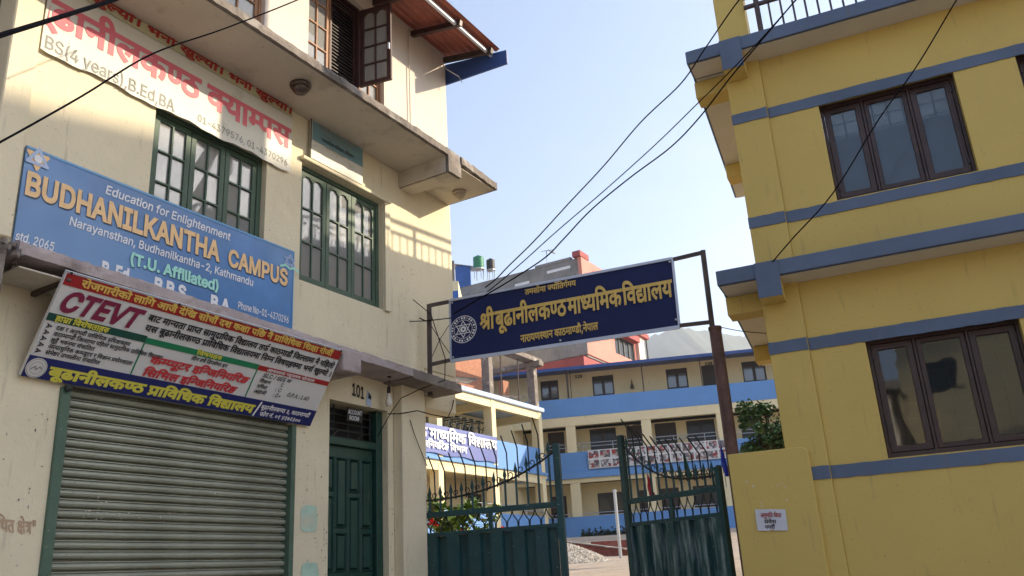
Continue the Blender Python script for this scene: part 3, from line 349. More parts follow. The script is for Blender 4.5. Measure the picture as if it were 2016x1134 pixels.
[[96,0,2078,0,2045,11,2023,35,23,54,2023,68,2034,87,44,93,2036,100,2027,121,27,135,27,176,0,176,0,199,193,199,193,176,158,176,158,107,146,96,2157,88,2173,67,173,52,2173,33,2153,11,2119,0],[132,114,132,176,70,176],[52,140,2052,125,2059,109,67,103,2083,108,106,108,111,108,52,167],[98,23,2121,23,2147,37,147,52,2147,63,2137,76,2122,85,113,87,103,87,2091,87,2072,84,64,80,2057,76,2049,64,49,55,2049,43,2062,29,2085,23]],
[[122,13,104,-4,2086,12,2055,44,2030,72,23,82,2016,92,2013,103,13,109,2013,115,2022,126,33,126,2041,126,2053,118,58,112,2065,118,2069,137,69,147,2069,156,2067,172,64,176,0,176,0,199,158,199,2166,202,177,202,2190,202,2214,191,2229,168,229,150,2229,126,2204,97,180,88,2187,76,2206,65,222,65,2239,65,2262,78,273,88,273,176,246,176,246,199,332,199,332,176,299,176,299,0,273,0,273,58,2263,52,2238,42,220,42,2198,42,2164,63,155,83,2140,80,122,80,2108,80,2078,85,68,89,2061,84,53,81,2067,64,2102,29],[118,103,2131,103,2153,105,166,108,2186,115,2203,135,203,149,2203,165,2188,182,176,182,2168,182,2158,174,158,167,2158,150,184,148,181,125,2161,128,2136,148,136,166,2136,172,138,176,90,176,2092,171,2095,156,95,147,2095,133,2089,113,84,107,2100,103]],
[[8,0,93,233,127,233,213,0,181,0,132,138,2128,151,2115,189,107,219,112,219,2104,189,2092,150,88,138,40,0],[51,65,51,91,170,91,170,65]],
[[28,0,28,233,111,233,2135,233,2167,216,2182,188,182,171,2182,156,2172,137,2154,125,144,122,144,120,2155,119,2177,106,2191,80,191,62,2191,45,2175,16,2141,0,113,0],[58,26,112,26,2140,26,2163,47,163,62,2163,74,2151,94,2129,106,114,106,58,106],[58,131,109,131,2122,131,2142,140,2154,158,154,170,2154,186,2133,207,110,207,58,207]],
[[122,-3,2092,-3,2046,26,2019,79,19,116,2019,153,2046,207,2092,236,122,236,2140,236,2171,226,2196,206,2213,178,216,160,187,160,2184,172,2172,190,2155,202,2134,208,122,208,2101,208,2068,187,2048,146,48,116,2048,87,2068,45,2102,24,122,24,2134,24,2155,31,2172,43,2184,61,187,73,216,73,2213,55,2197,27,2172,7,2140,-3]],
[[101,0,45,0,45,26,99,26,2127,26,2165,48,2183,89,183,117,2183,145,2165,185,2129,207,102,207,43,207,43,233,104,233,2138,233,2186,205,2212,153,212,117,2212,80,2186,28,2136,0],[58,233,58,0,28,0,28,233]],
[[28,0,28,233,170,233,170,207,58,207,58,131,162,131,162,104,58,104,58,26,171,26,171,0]],
[[123,-3,2092,-3,2045,26,2019,80,19,116,2019,153,2045,207,2092,236,121,236,2140,236,2172,225,2197,205,2214,177,217,160,186,160,2183,171,2171,189,2155,202,2134,208,122,208,2101,208,2068,187,2048,146,48,116,2048,87,2068,46,2102,24,123,24,2143,24,2173,41,2190,72,190,93,199,91,129,91,129,117,219,117,219,92,2219,63,2194,20,2151,-3]],
[[28,0,28,233,58,233,58,132,180,132,180,233,210,233,210,0,180,0,180,106,58,106,58,0]],
[[14,0,14,26,56,26,56,207,14,207,14,233,127,233,127,207,85,207,85,26,127,26,127,0]],
[[48,67,48,98,2056,109,2072,129,2089,148,98,158,167,233,206,233,107,126,105,126],[28,0,28,233,58,233,58,153,57,103,58,88,58,0],[171,0,87,118,105,142,206,0]],
[[28,0,28,233,58,233,58,26,166,26,166,0]],
[[28,0,28,233,70,233,128,86,2130,81,2135,65,2141,47,2146,29,148,22,141,22,2144,29,2149,46,2155,65,2160,81,162,86,219,233,261,233,261,0,232,0,232,133,2232,140,2232,159,2232,179,2233,200,233,210,235,210,2232,199,2225,177,2218,156,2212,139,209,133,157,0,132,0,79,133,2077,138,2071,155,2064,176,2056,198,52,210,55,210,2055,201,2056,181,2056,160,2056,141,56,133,56,0]],
[[28,0,28,233,63,233,158,84,2162,78,2172,60,2185,37,190,24,186,24,2185,38,2184,62,2183,83,183,90,183,233,213,233,213,0,178,0,93,132,2088,142,2076,161,2061,188,50,208,55,208,2056,190,2057,161,2058,139,58,133,58,0]],
[[122,-3,2093,-3,2046,26,2019,79,19,116,2019,153,2046,207,2093,236,122,236,2152,236,2199,207,2226,153,226,116,2226,79,2199,26,2152,-3],[122,24,2143,24,2177,45,2197,87,197,116,2197,146,2177,187,2143,208,122,208,2102,208,2068,187,2048,146,48,116,2048,87,2068,46,2102,24]],
[[28,0,28,233,108,233,2135,233,2170,213,2187,180,187,159,2187,138,2170,104,2135,84,108,84,52,84,52,110,107,110,2125,110,2148,123,2158,145,158,159,2158,172,2148,194,2125,207,106,207,58,207,58,0]],
[[28,0,28,233,108,233,2135,233,2170,214,2187,182,187,161,2187,140,2170,108,2135,90,108,90,45,90,45,117,107,117,2125,117,2147,128,2158,147,158,161,2158,175,2147,195,2125,207,106,207,58,207,58,0],[162,0,106,105,139,105,196,0]],
[[103,-4,2078,-4,2040,12,2020,41,18,61,49,61,2050,48,2065,31,2089,22,103,22,2118,22,2144,33,2158,52,158,64,2158,75,2146,89,2125,98,112,102,84,110,2056,118,2025,147,25,170,2025,190,2046,220,2082,236,105,236,2128,236,2163,220,2183,192,184,174,155,174,2153,191,2125,210,104,210,2089,210,2066,200,2054,183,54,172,2054,160,2069,145,2090,137,98,134,121,128,2131,125,2153,117,2174,102,2187,80,187,63,2187,44,2167,14,2130,-4]],
[[15,207,15,233,191,233,191,207,118,207,118,0,89,0,89,207]],
[[119,-4,2092,-4,2051,18,2028,55,28,79,28,233,58,233,58,82,2058,65,2073,39,2100,24,119,24,2138,24,2166,39,2180,65,180,82,180,233,210,233,210,79,2210,55,2188,18,2147,-4]],
[[94,0,8,233,39,233,89,95,2093,83,2105,43,114,14,108,14,2117,44,2129,83,133,95,181,233,213,233,128,0]],
[[74,-4,2057,-4,2030,8,2014,32,14,50,2014,65,2026,83,2046,94,2070,100,82,101,2098,103,2117,105,2127,111,127,117,127,118,2127,129,2119,144,2102,152,90,152,2078,152,2060,144,2049,133,46,127,19,135,2026,151,2049,169,2076,177,90,177,2098,177,2121,173,2141,160,2155,136,155,115,155,0,127,0,127,24,125,24,2122,18,2109,5,2088,-4],[78,21,2094,21,2116,33,2127,52,127,63,127,87,2125,85,2114,82,2099,80,2085,78,81,77,2071,76,2053,70,2042,58,42,48,2042,39,2052,27,2068,21]],
[[96,-4,2072,-4,2036,19,2016,59,16,86,2016,114,2036,154,2072,177,96,177,2108,177,2131,170,2150,158,2163,140,167,129,140,121,2138,128,2130,139,2119,147,2104,152,96,152,2078,152,2056,133,2045,104,45,86,2045,69,2056,40,2078,21,96,21,2105,21,2119,26,2131,35,2138,47,140,54,167,46,2164,34,2150,16,2131,3,2109,-4]],
[[90,-4,2068,-4,2035,18,2016,59,16,87,2016,115,2035,155,2069,177,90,177,2107,177,2127,166,2138,151,141,147,143,147,143,233,171,233,171,0,144,0,144,27,141,27,2138,22,2127,8,2107,-4],[94,21,2110,21,2132,38,2143,68,143,87,2143,107,2132,135,2110,152,94,152,2078,152,2056,135,2045,105,45,87,2045,69,2056,39,2078,21]],
[[98,-4,2073,-4,2036,19,2016,59,16,86,2016,113,2036,154,2071,177,95,177,2109,177,2136,168,2158,147,2171,114,171,90,171,78,35,78,35,102,156,102,143,93,2143,110,2132,137,2111,152,95,152,2079,152,2057,136,2045,112,45,97,45,82,2045,62,2058,35,2082,21,98,21,2109,21,2125,27,2138,39,141,48,168,41,2164,28,2145,8,2116,-4]],
[[106,175,106,151,3,151,3,175],[38,0,38,198,2038,213,2052,233,2075,244,87,244,2097,244,2110,240,113,239,106,215,2103,216,2096,218,90,218,2078,218,2066,204,66,192,66,0]],
[[95,-69,2076,-69,2048,-59,2029,-43,24,-33,46,-19,2050,-24,2061,-36,2080,-45,95,-45,2116,-45,2143,-25,143,-3,143,32,141,32,2138,27,2127,13,2107,3,90,3,2069,3,2036,23,2016,61,16,88,2016,115,2035,155,2069,177,91,177,2108,177,2128,166,2139,151,142,147,144,147,144,175,172,175,172,-5,2172,-27,2151,-56,2117,-69],[95,28,2111,28,2132,42,2144,70,144,89,2144,107,2133,136,2111,152,95,152,2078,152,2056,135,2045,106,45,89,2045,71,2056,43,2078,28]],
[[53,105,53,0,25,0,25,233,53,233,53,132,48,132,2056,157,2085,177,105,177,2123,177,2150,162,2165,133,165,111,165,0,136,0,136,109,2136,129,2115,152,97,152,2084,152,2064,141,2053,120]],
[[25,0,25,175,53,175,53,0],[39,203,2031,203,2019,214,19,222,2019,230,2031,240,39,240,2047,240,2059,230,59,222,2059,214,2047,203]],
[[51,63,51,98,56,98,131,175,166,175,85,92,82,92],[25,0,25,233,53,233,53,0],[135,0,68,85,88,105,171,0]],
[[64,-1,2044,-1,2025,20,25,39,25,233,53,233,53,46,2053,34,2059,24,67,24,2072,24,2077,25,79,25,84,1,2080,0,2070,-1]],
[[25,0,25,175,52,175,52,136,50,136,2054,150,2069,168,2090,178,101,178,2120,178,2144,154,147,135,143,135,2147,148,2163,168,2187,178,201,178,2216,178,2241,165,2256,138,256,118,256,0,228,0,228,117,2228,136,2206,152,192,152,2180,152,2163,142,2154,125,154,114,154,0,126,0,126,120,2126,134,2107,152,92,152,2082,152,2064,143,2053,124,53,110,53,0]],
[[53,105,53,0,25,0,25,175,52,175,52,132,48,132,2056,157,2085,177,105,177,2123,177,2150,162,2164,133,164,111,164,0,136,0,136,109,2136,129,2115,152,97,152,2084,152,2064,141,2053,120]],
[[96,-4,2072,-4,2036,19,2016,59,16,86,2016,114,2036,154,2072,177,96,177,2120,177,2156,154,2176,114,176,86,2176,59,2156,19,2120,-4],[96,21,2113,21,2136,40,2147,69,147,86,2147,104,2136,133,2113,152,96,152,2078,152,2056,133,2045,104,45,86,2045,69,2056,40,2078,21]],
[[25,0,25,175,52,175,52,148,54,148,2059,161,2083,177,99,177,2102,177,2111,177,113,177,113,148,2112,149,2102,150,96,150,2084,150,2064,140,2053,121,53,109,53,0]],
[[84,-4,2066,-4,2038,7,2020,27,17,42,44,49,2047,34,2068,21,84,21,2102,21,2124,37,124,47,2124,56,2111,68,98,71,69,78,2045,84,2022,108,22,126,2022,141,2039,164,2068,177,87,177,2105,177,2130,166,2146,147,150,135,124,128,2121,138,2104,153,87,153,2071,153,2051,139,51,128,2051,118,2065,106,80,103,106,96,2130,91,2153,67,153,49,2153,34,2136,10,2105,-4]],
[[93,175,93,151,3,151,3,175],[29,216,58,216,58,45,2058,34,2067,23,78,23,2081,23,2089,24,92,25,98,1,2094,-1,2083,-2,77,-2,2055,-2,2029,22,29,43]],
[[84,-2,2066,-2,2040,12,2025,42,25,64,25,175,53,175,53,66,2053,46,2074,23,92,23,2105,23,2125,34,2136,55,136,70,136,175,165,175,165,0,137,0,137,42,141,42,2133,18,2103,-2]],
[[22,-63,29,-39,32,-40,2041,-42,2055,-40,2066,-28,70,-15,75,-1,8,175,39,175,76,71,2082,55,2090,23,95,8,85,8,2089,23,2098,55,103,71,141,175,171,175,95,-26,2089,-40,2075,-58,2055,-67,42,-67,2035,-67,2024,-64]],
[[104,-3,2078,-3,2041,25,2022,78,22,116,2022,154,2042,208,2078,236,104,236,2130,236,2166,208,2185,154,185,116,2185,78,2166,25,2130,-3],[104,23,2121,23,2145,45,2157,87,157,116,2157,146,2145,188,2121,210,104,210,2087,210,2063,188,2051,146,51,116,2051,87,2063,45,2087,23]],
[[35,0,35,25,179,25,179,0],[127,233,127,0,98,0,98,205,96,205,40,164,40,195,90,233]],
[[30,0,30,21,107,105,2120,119,2137,141,2146,160,146,171,2146,183,2134,201,2115,210,102,210,2089,210,2069,199,2059,180,59,167,30,167,2030,187,2049,219,2082,236,103,236,2124,236,2156,219,2174,189,174,171,2174,158,2165,134,2142,104,121,82,70,28,70,26,178,26,178,0]],
[[101,-3,2080,-3,2048,13,2029,41,28,59,57,59,2058,48,2070,32,2089,23,101,23,2115,23,2137,36,2150,59,150,74,2150,89,2136,113,2114,126,99,126,2088,126,2066,119,59,114,31,118,45,233,168,233,168,207,70,207,62,139,63,139,2071,145,2092,152,105,152,2120,152,2148,141,2168,120,2179,91,179,74,2179,52,2158,17,2123,-3]],
[[44,0,148,205,148,207,28,207,28,233,179,233,179,205,76,0]],
[[104,-3,2080,-3,2044,14,2024,43,24,62,2024,77,2036,102,2056,119,69,121,69,122,2052,127,2032,156,32,174,2032,192,2051,220,2083,236,104,236,2124,236,2156,220,2175,192,175,174,2175,156,2155,127,138,122,138,121,2151,119,2171,102,2184,77,184,62,2184,43,2163,14,2127,-3],[104,23,2119,23,2142,33,2154,51,154,63,2154,76,2141,96,2118,108,104,108,2089,108,2066,96,2053,76,53,63,2053,51,2065,33,2088,23],[104,132,2116,132,2135,142,2146,160,146,172,2146,184,2135,201,2116,210,104,210,2091,210,2072,201,2061,184,61,172,2061,160,2072,142,2091,132]],
[[99,-3,2078,-3,2043,12,2021,39,20,59,50,59,2051,47,2065,31,2086,23,100,23,2114,23,2137,33,2150,52,150,66,2150,78,2138,100,2112,113,91,113,72,113,72,136,131,205,131,207,31,207,31,233,170,233,170,211,97,127,97,131,2122,134,2159,117,2179,85,179,66,2179,46,2159,15,2123,-3]],
[[19,47,19,72,112,233,141,233,50,75,50,73,188,73,188,47],[129,0,129,55,129,66,129,145,157,145,157,0]],
[[104,-3,2082,-3,2049,17,2030,51,30,74,2030,90,2044,128,63,155,115,233,148,233,70,119,67,119,2070,126,2082,137,2098,143,108,143,2129,143,2160,125,2178,93,178,72,2178,50,2158,16,2125,-3],[104,22,2117,22,2138,35,2149,57,149,72,2149,86,2138,108,2117,121,104,121,2090,121,2070,108,2058,87,58,72,2058,58,2070,35,2090,22]],
[[104,236,2125,236,2159,216,2178,181,178,159,2178,142,2163,105,145,78,92,0,60,0,138,114,140,114,2137,107,2125,96,2109,90,100,90,2079,90,2047,108,2030,140,30,161,2030,183,2049,217,2082,236],[104,210,2090,210,2070,198,2058,175,58,161,2058,147,2070,125,2090,112,104,112,2117,112,2138,124,2150,146,150,161,2150,175,2138,198,2117,210]],
[[17,-56,31,32,63,32,38,-56]],
[[44,-2,2035,-2,2022,10,22,19,2022,28,2035,40,44,40,2052,40,2065,28,65,19,2065,10,2052,-2]],
[[44,-2,2035,-2,2022,10,22,19,2022,28,2035,40,44,40,2052,40,2065,28,65,19,2065,10,2052,-2],[44,124,2035,124,2022,137,22,145,2022,154,2035,167,44,167,2052,167,2065,154,65,145,2065,137,2052,124]],
[[40,95,2040,120,2050,176,2068,228,80,247,108,247,2095,222,2078,169,2068,118,68,95,2068,74,2077,32,2094,-16,108,-44,80,-44,2060,-10,2040,61]],
[[18,-44,2031,-15,2049,33,2057,75,57,95,2057,118,2047,169,2030,222,18,247,45,247,2057,228,2075,176,2085,120,85,95,2085,60,2064,-10,45,-44]],
[[154,112,154,86,52,86,52,112]],
[[90,16,90,167,117,167,117,16],[28,79,28,104,179,104,179,79]],
[[108,244,33,-35,7,-35,82,244]],
[[36,144,33,233,63,233,60,144],[89,144,86,233,116,233,113,144]],
]
TEXTS = {
'g1': ([16,0,25,0.57,32,1.17,41,1.84,25,2.1,34,2.7,55,3.22,26,3.79,41,4.37,35,4.63,16,4.89,6,5.46,52,6.02,25,6.02,26,6.62], 7.2),
'g2': ([68,0,36,0.71,23,1.07,38,1.64,14,1.64,34,2.2,20,2.46,36,3.01,28,3.27,4,3.95,56,4.71,12,5.18,25,5.87,34,6.46,58,6.72,26,7.08,35,7.66,25,7.92,4,8.52,35,9.38,29,9.64,73,10.2,34,10.88,28,11.14,26,11.82], 12.4),
'g3': ([20,0,34,0.56,27,0.81,34,1.22,26,1.48,15,2.06,78,2.79,34,3.81,20,4.07,4,4.88,34,5.64,12,5.9,25,6.49,34,7.08,56,7.34,13,7.81,42,8.39,126,8.65,20,8.92,39,9.47,21,9.47,34,10.04,28,10.3], 10.98),
'r1': ([24,0,20,0.7,34,1.26,52,1.52,5,1.78,37,2.6,62,2.6,26,3.1,41,3.67,43,3.93,24,4.57,20,5.28,34,5.83,52,6.09,5,6.35,37,7.17,62,7.17,26,7.67,41,8.25,43,8.51,24,9.15,20,9.85,34,10.4,52,10.66,5,10.92,37,11.74,62,11.74,26,12.24,41,12.82,43,13.08], 13.46),
'r2': ([23,0,38,0.57,14,0.57,34,1.13,20,1.39,36,1.95,28,2.21,4,2.88,56,3.65,12,4.11,53,4.96,26,5.56,34,6.14,74,6.4,32,7.32], 7.99),
'r3': ([80,0,94,0.65,129,1.3,123,1.69,115,2.6,101,3.16,98,3.74,111,4.3,112,4.68,130,5.21,126,5.6,80,5.87,127,6.52,83,6.79,100,7.39,126,8,80,8.27,79,8.92], 9.61),
'r4': ([116,0,117,0.65,131,1.3,123,1.95,122,2.59,120,3.24,125,3.89,119,4.54,120,5.19,124,5.84,126,6.48,116,7.01,117,7.66,131,8.31,123,8.96,122,9.61,120,10.26,116,10.9,118,11.55,125,12.2,124,12.85], 13.5),
'b1': ([83,0,100,0.6,114,1.21,99,1.8,98,2.38,113,2.94,105,3.27,110,3.51,109,4.11,102,4.96,110,5.33,111,5.93,83,6.56,109,7.17,107,7.75,105,8.03,103,8.27,104,8.89,113,9.48,101,9.8,109,10.39,108,10.98,101,11.85,109,12.44,113,13.03], 13.36),
'b2': ([80,0,96,0.65,82,1.4,85,2.12,79,2.86,90,3.55,86,4.31,88,4.75,87,5.31,79,5.99,90,6.67,95,7.43,85,8.07,79,8.82], 9.51),
'b2b': ([81,0,79,0.73,89,1.42,92,2.32,96,2.96,94,3.71], 4.35),
'b3': ([90,0,98,0.75,111,1.31,98,1.69,115,2.25,98,2.81,109,3.38,112,3.97,113,4.5,104,4.82,98,5.41,109,5.97,126,6.57,80,7.09,114,7.75,100,8.34,104,8.95,98,9.54,109,10.11,105,10.7,107,10.94,106,11.21,98,11.76,109,12.32,113,12.91,104,13.24,98,13.83,131,14.39,118,15.04,126,15.69,87,16.22,98,16.89,113,17.45,104,17.78,108,18.37,98,19.25,109,19.81,100,20.4,114,21.01], 21.6),
'b4': ([129,0,95,0.39,127,1.04,96,1.3,127,2.05,79,2.58,102,3.27,102,3.64,105,4.01,107,4.25,105,4.53,98,4.77,113,5.33,101,5.66,100,6.24,130,6.85], 7.24),
'b5': ([83,0,112,0.6,113,1.13,100,1.46,127,2.07,118,2.6,116,3.25,124,3.89,119,4.54], 5.19),
'b6': ([80,0,127,0.65,83,1.18,100,1.78,127,2.4], 2.67),
'b7': ([80,0,127,0.65,80,0.92,127,1.58,94,1.85,127,2.49], 2.76),
'b8': ([80,0,127,0.65,79,0.92,127,1.61], 1.88),
'b9': ([92,0,104,0.64,110,1.23,109,1.83,101,2.42,90,3.26,110,4.02,131,4.62,116,5.26,117,5.91,131,6.56,123,7.21,122,7.86,120,8.51,116,9.16,118,9.8,125,10.45,124,11.1], 11.75),
'c1': ([27,0,41,0.41,10,0.67,6,1.41,34,1.97,27,2.23,36,2.64,4,2.9,41,3.66,28,4.18,34,4.86,35,5.12,6,5.38,2,6.2,10,7.22,40,7.96,18,8.22,39,8.74,35,8.74,5,9,32,10.08,41,10.76,8,11.02,71,11.65,18,12.17,30,12.69,4,13.63,50,14.39,34,15.1,21,15.62,35,16.19,9,16.45,20,17.41,40,17.97,66,18.23,34,18.79,35,19.05,29,19.31,35,19.87,19,20.13,4,20.74,35,21.76,30,22.02,50,22.7,34,23.41,27,23.93,41,24.34,10,24.6,71,25.34], 25.6),
'c2': ([81,0,95,0.73,83,1.38,97,1.98,95,2.67], 3.31),
'c3': ([23,0,34,0.57,11,0.83,25,1.59,34,2.19,59,2.45,26,2.81,16,3.39,34,3.96,66,4.48,34,5.05,60,5.3,16,5.61,32,6.44,34,7.12,25,7.38,37,7.98,18,7.98,34,8.5,35,8.76,26,9.01,4,9.59,35,10.62,29,10.88,73,11.43,34,12.12,28,12.37,26,13.05,16,13.89,22,14.46,52,15.23,4,15.49,34,16.25,12,16.51,25,17.1,34,17.7,13,17.96,71,18.53,35,19.05,10,19.31,62,20.05,28,20.55,34,21.23,25,21.49,34,22.09,20,22.61,40,23.16,21,23.42,35,23.99,33,24.25,28,24.78,41,25.46], 25.72),
'c4': ([26,0,32,0.58,23,1.52,38,2.09,14,2.09,34,2.65,20,2.91,36,3.46,28,3.72,4,4.4,56,5.16,12,5.63,66,6.47,34,7.04,35,7.3,29,7.56,35,8.12,19,8.38,4,8.99,35,10.01,29,10.27,73,10.83,34,11.51,28,11.77,26,12.45,25,13.03,34,13.63,35,14.15,20,14.4,61,14.96,20,15.31,35,16.12,29,16.38,31,16.94,26,17.52,33,18.1,69,18.63,25,19.19,34,19.79,24,20.31,20,21.01,34,21.57,52,21.83,5,22.09,37,22.9,62,22.9,26,23.4,41,23.98,43,24.5], 24.88),
'c5': ([33,0,34,0.53,67,0.79,34,1.39,35,1.91,29,2.17,30,2.72,39,3.4,31,3.4,16,3.98,34,4.55,33,4.81,69,5.34], 5.9),
'c6': ([18,0,50,0.52,27,1.49,1,2.16,20,2.92,37,3.48,24,3.48,29,4.18,36,4.74,66,5.26,34,5.83,35,6.08,29,6.34,35,6.9,19,7.16,4,7.77,66,8.8,35,9.36,30,9.62,50,10.3,4,11.02,33,11.78,69,12.31], 12.87),
'c7': ([4,0,34,0.76,12,1.02,25,1.61,34,2.2,56,2.46,13,2.93,42,3.51,35,4.03,10,4.29,62,5.03,28,5.53,34,6.21,25,6.46,34,7.06,21,7.58,35,8.15,33,8.41,28,8.94,41,9.62,32,10.14,34,10.81,25,11.07,37,11.67,18,11.67,34,12.19,35,12.45,26,12.71,4,13.29,66,14.31,34,14.88,35,15.14,29,15.39,35,15.95,19,16.21,4,16.82,35,17.85,29,18.11,73,18.66,34,19.35,28,19.61,26,20.28], 20.86),
'c8': ([9,0,37,0.7,72,0.7,40,1.21,24,1.47,29,2.17,20,2.72,25,3.28,34,3.88,32,4.4,0,5.07,8,5.07,34,5.71,35,5.96,28,6.22,16,6.9], 7.47),
'c9': ([1,0,57,0.76,26,1.11,34,1.69,19,1.95,37,2.57,35,2.57,20,2.83,4,3.38,4,4.4,75,5.17,26,5.82,38,6.4,11,6.4,27,6.9,27,7.57,35,8.24,29,8.5,51,9.06,34,9.7,20,9.96,66,10.77,26,11.34,41,11.92,6,12.18,30,12.74,34,13.42,28,13.68,34,14.36], 14.62),
'c10': ([32,0,39,0.68,25,0.68,39,1.27,76,1.27,27,1.86,66,2.53,15,3.1,34,3.82,28,4.08,36,4.75,25,5.01,34,5.61,32,6.13,0,6.81,8,6.81,34,7.44,35,7.7,28,7.96,16,8.64], 9.21),
'c11': ([35,0,29,0.26,31,0.81,26,1.39,33,1.97,69,2.5], 3.07),
'c12': ([16,0,36,0.57,20,0.83,29,1.64,31,2.2,70,2.78,35,3.04,13,3.3,60,3.87,28,4.18,41,4.86,25,5.12,34,5.72,3,6.24,20,6.73], 7.28),
'c13': ([4,0,75,0.76,26,1.42,38,2,11,2,27,2.5,3,3.17,35,3.66,59,3.92,10,4.28,35,5.02,20,5.28,26,5.83,35,6.41,27,6.67,7,7.08], 7.73),
'c14': ([35,0,32,0.26,35,0.94,24,1.19,28,1.9,3,2.83,35,3.33,59,3.58,10,3.94,35,4.68,20,4.94,26,5.5,35,6.08,27,6.34,7,6.75], 7.39),
'c15': ([2,0,29,1.02,63,1.58,26,1.99,4,2.57,59,3.59,26,3.95,38,4.53,20,4.53,16,5.08,25,5.65,26,6.51,41,7.09,54,7.35,26,7.63,16,8.21,34,8.78], 9.04),
'c16': ([94,0,88,0.64,81,1.21,133,2.2,94,2.82,83,3.46,83,4.06,25,4.92,34,5.52], 5.78),
'c17': ([35,0,29,0.26,51,0.81,34,1.46,20,1.72], 2.27),
'c17b': ([81,0], 0.73),
'c18': ([6,0,35,0.56,15,0.82,16,1.54], 2.12),
'c18b': ([128,0,81,0.53], 1.26),
'c19': ([1,0,0,0.76,64,0.76,39,1.33,10,1.33,36,2.07], 2.33),
'c19b': ([128,0,82,0.53,132,1.25], 1.9),
'c20': ([84,0,127,0.75,92,1.01,127,1.65,79,1.92,128,2.87,117,3.4,127,4.05,124,4.32,116,4.97], 5.61),
'c21': ([23,0,38,0.57,14,0.57,34,1.13,20,1.39,36,1.95,28,2.21,4,2.88,56,3.65,12,4.11,66,4.96,34,5.53,35,5.79,29,6.04,35,6.6,19,6.86,4,7.47,35,8.5,29,8.76,73,9.31,34,10,28,10.26,26,10.93], 11.51),
'c22': ([23,0,38,0.57,14,0.57,34,1.13,20,1.39,36,1.95,28,2.21,4,2.88,56,3.65,12,4.11,47,4.96,126,5.51,4,6.04,34,6.8,12,7.06,25,7.64,34,8.24,56,8.5,13,8.97,71,9.55], 9.8),
'c23': ([22,0,41,0.77,20,1.03,20,1.84,0,2.4,127,2.4,44,2.93,45,3.48,48,4.29,47,4.84,49,5.39,46,5.94,47,6.5,44,7.05,44,7.6], 8.15),
'w1': ([23,0,38,0.57,14,0.57,34,1.13,20,1.39,36,1.95,28,2.21,4,2.88,56,3.65,12,4.11,25,4.96,34,5.56,58,5.82,26,6.18,35,6.76,25,7.02,4,7.62,35,8.64,29,8.9,73,9.45,34,10.14,28,10.39,26,11.07], 11.65),
'w2': ([4,0,75,0.76,26,1.42,38,2,11,2,27,2.5,3,3.17,35,3.66,59,3.92,10,4.28,35,5.02,20,5.28,26,5.83,35,6.41,27,6.67,7,7.08,35,7.99,29,8.25,24,8.8,34,9.51,6,9.77], 10.33),
'n1': ([1,0,20,0.76,37,1.32,25,1.32,35,1.92,16,2.18,35,3.01,23,3.27,20,3.84,34,4.39], 4.65),
'n2': ([66,0,29,0.57,39,1.12,30,1.12], 1.8),
'n3': ([20,0,6,0.56,27,1.12,71,1.53], 1.79),
't1': ([21,0,65,0.57,4,1.12,34,1.88,35,2.14,27,2.4,16,2.81,34,3.38,66,3.9,35,4.47,30,4.72,50,5.41,15,6.12,66,7.1,35,7.67,16,7.93,77,8.5,34,9.09,20,9.35], 9.9),
't2': ([4,0,34,0.76,12,1.02,25,1.61,34,2.2,13,2.46,71,3.04,126,3.3,20,3.83,39,4.38,21,4.38,34,4.95,28,5.21], 5.89),
'k1': ([35,0,17,0.26,16,0.9,50,1.73,39,2.44,65,2.44,134,3], 3.46),
'd1': ([117,0,116,0.65,117,1.3], 1.95),
'a1': ([79,0,81,0.69,81,1.42,91,2.15,96,2.92,90,3.66,95,4.41], 5.06),
'a2': ([93,0,91,0.64,91,1.41,89,2.17], 3.08),
's1': ([117,0,118,0.65,121,1.3], 1.95),
}
_tc = {}
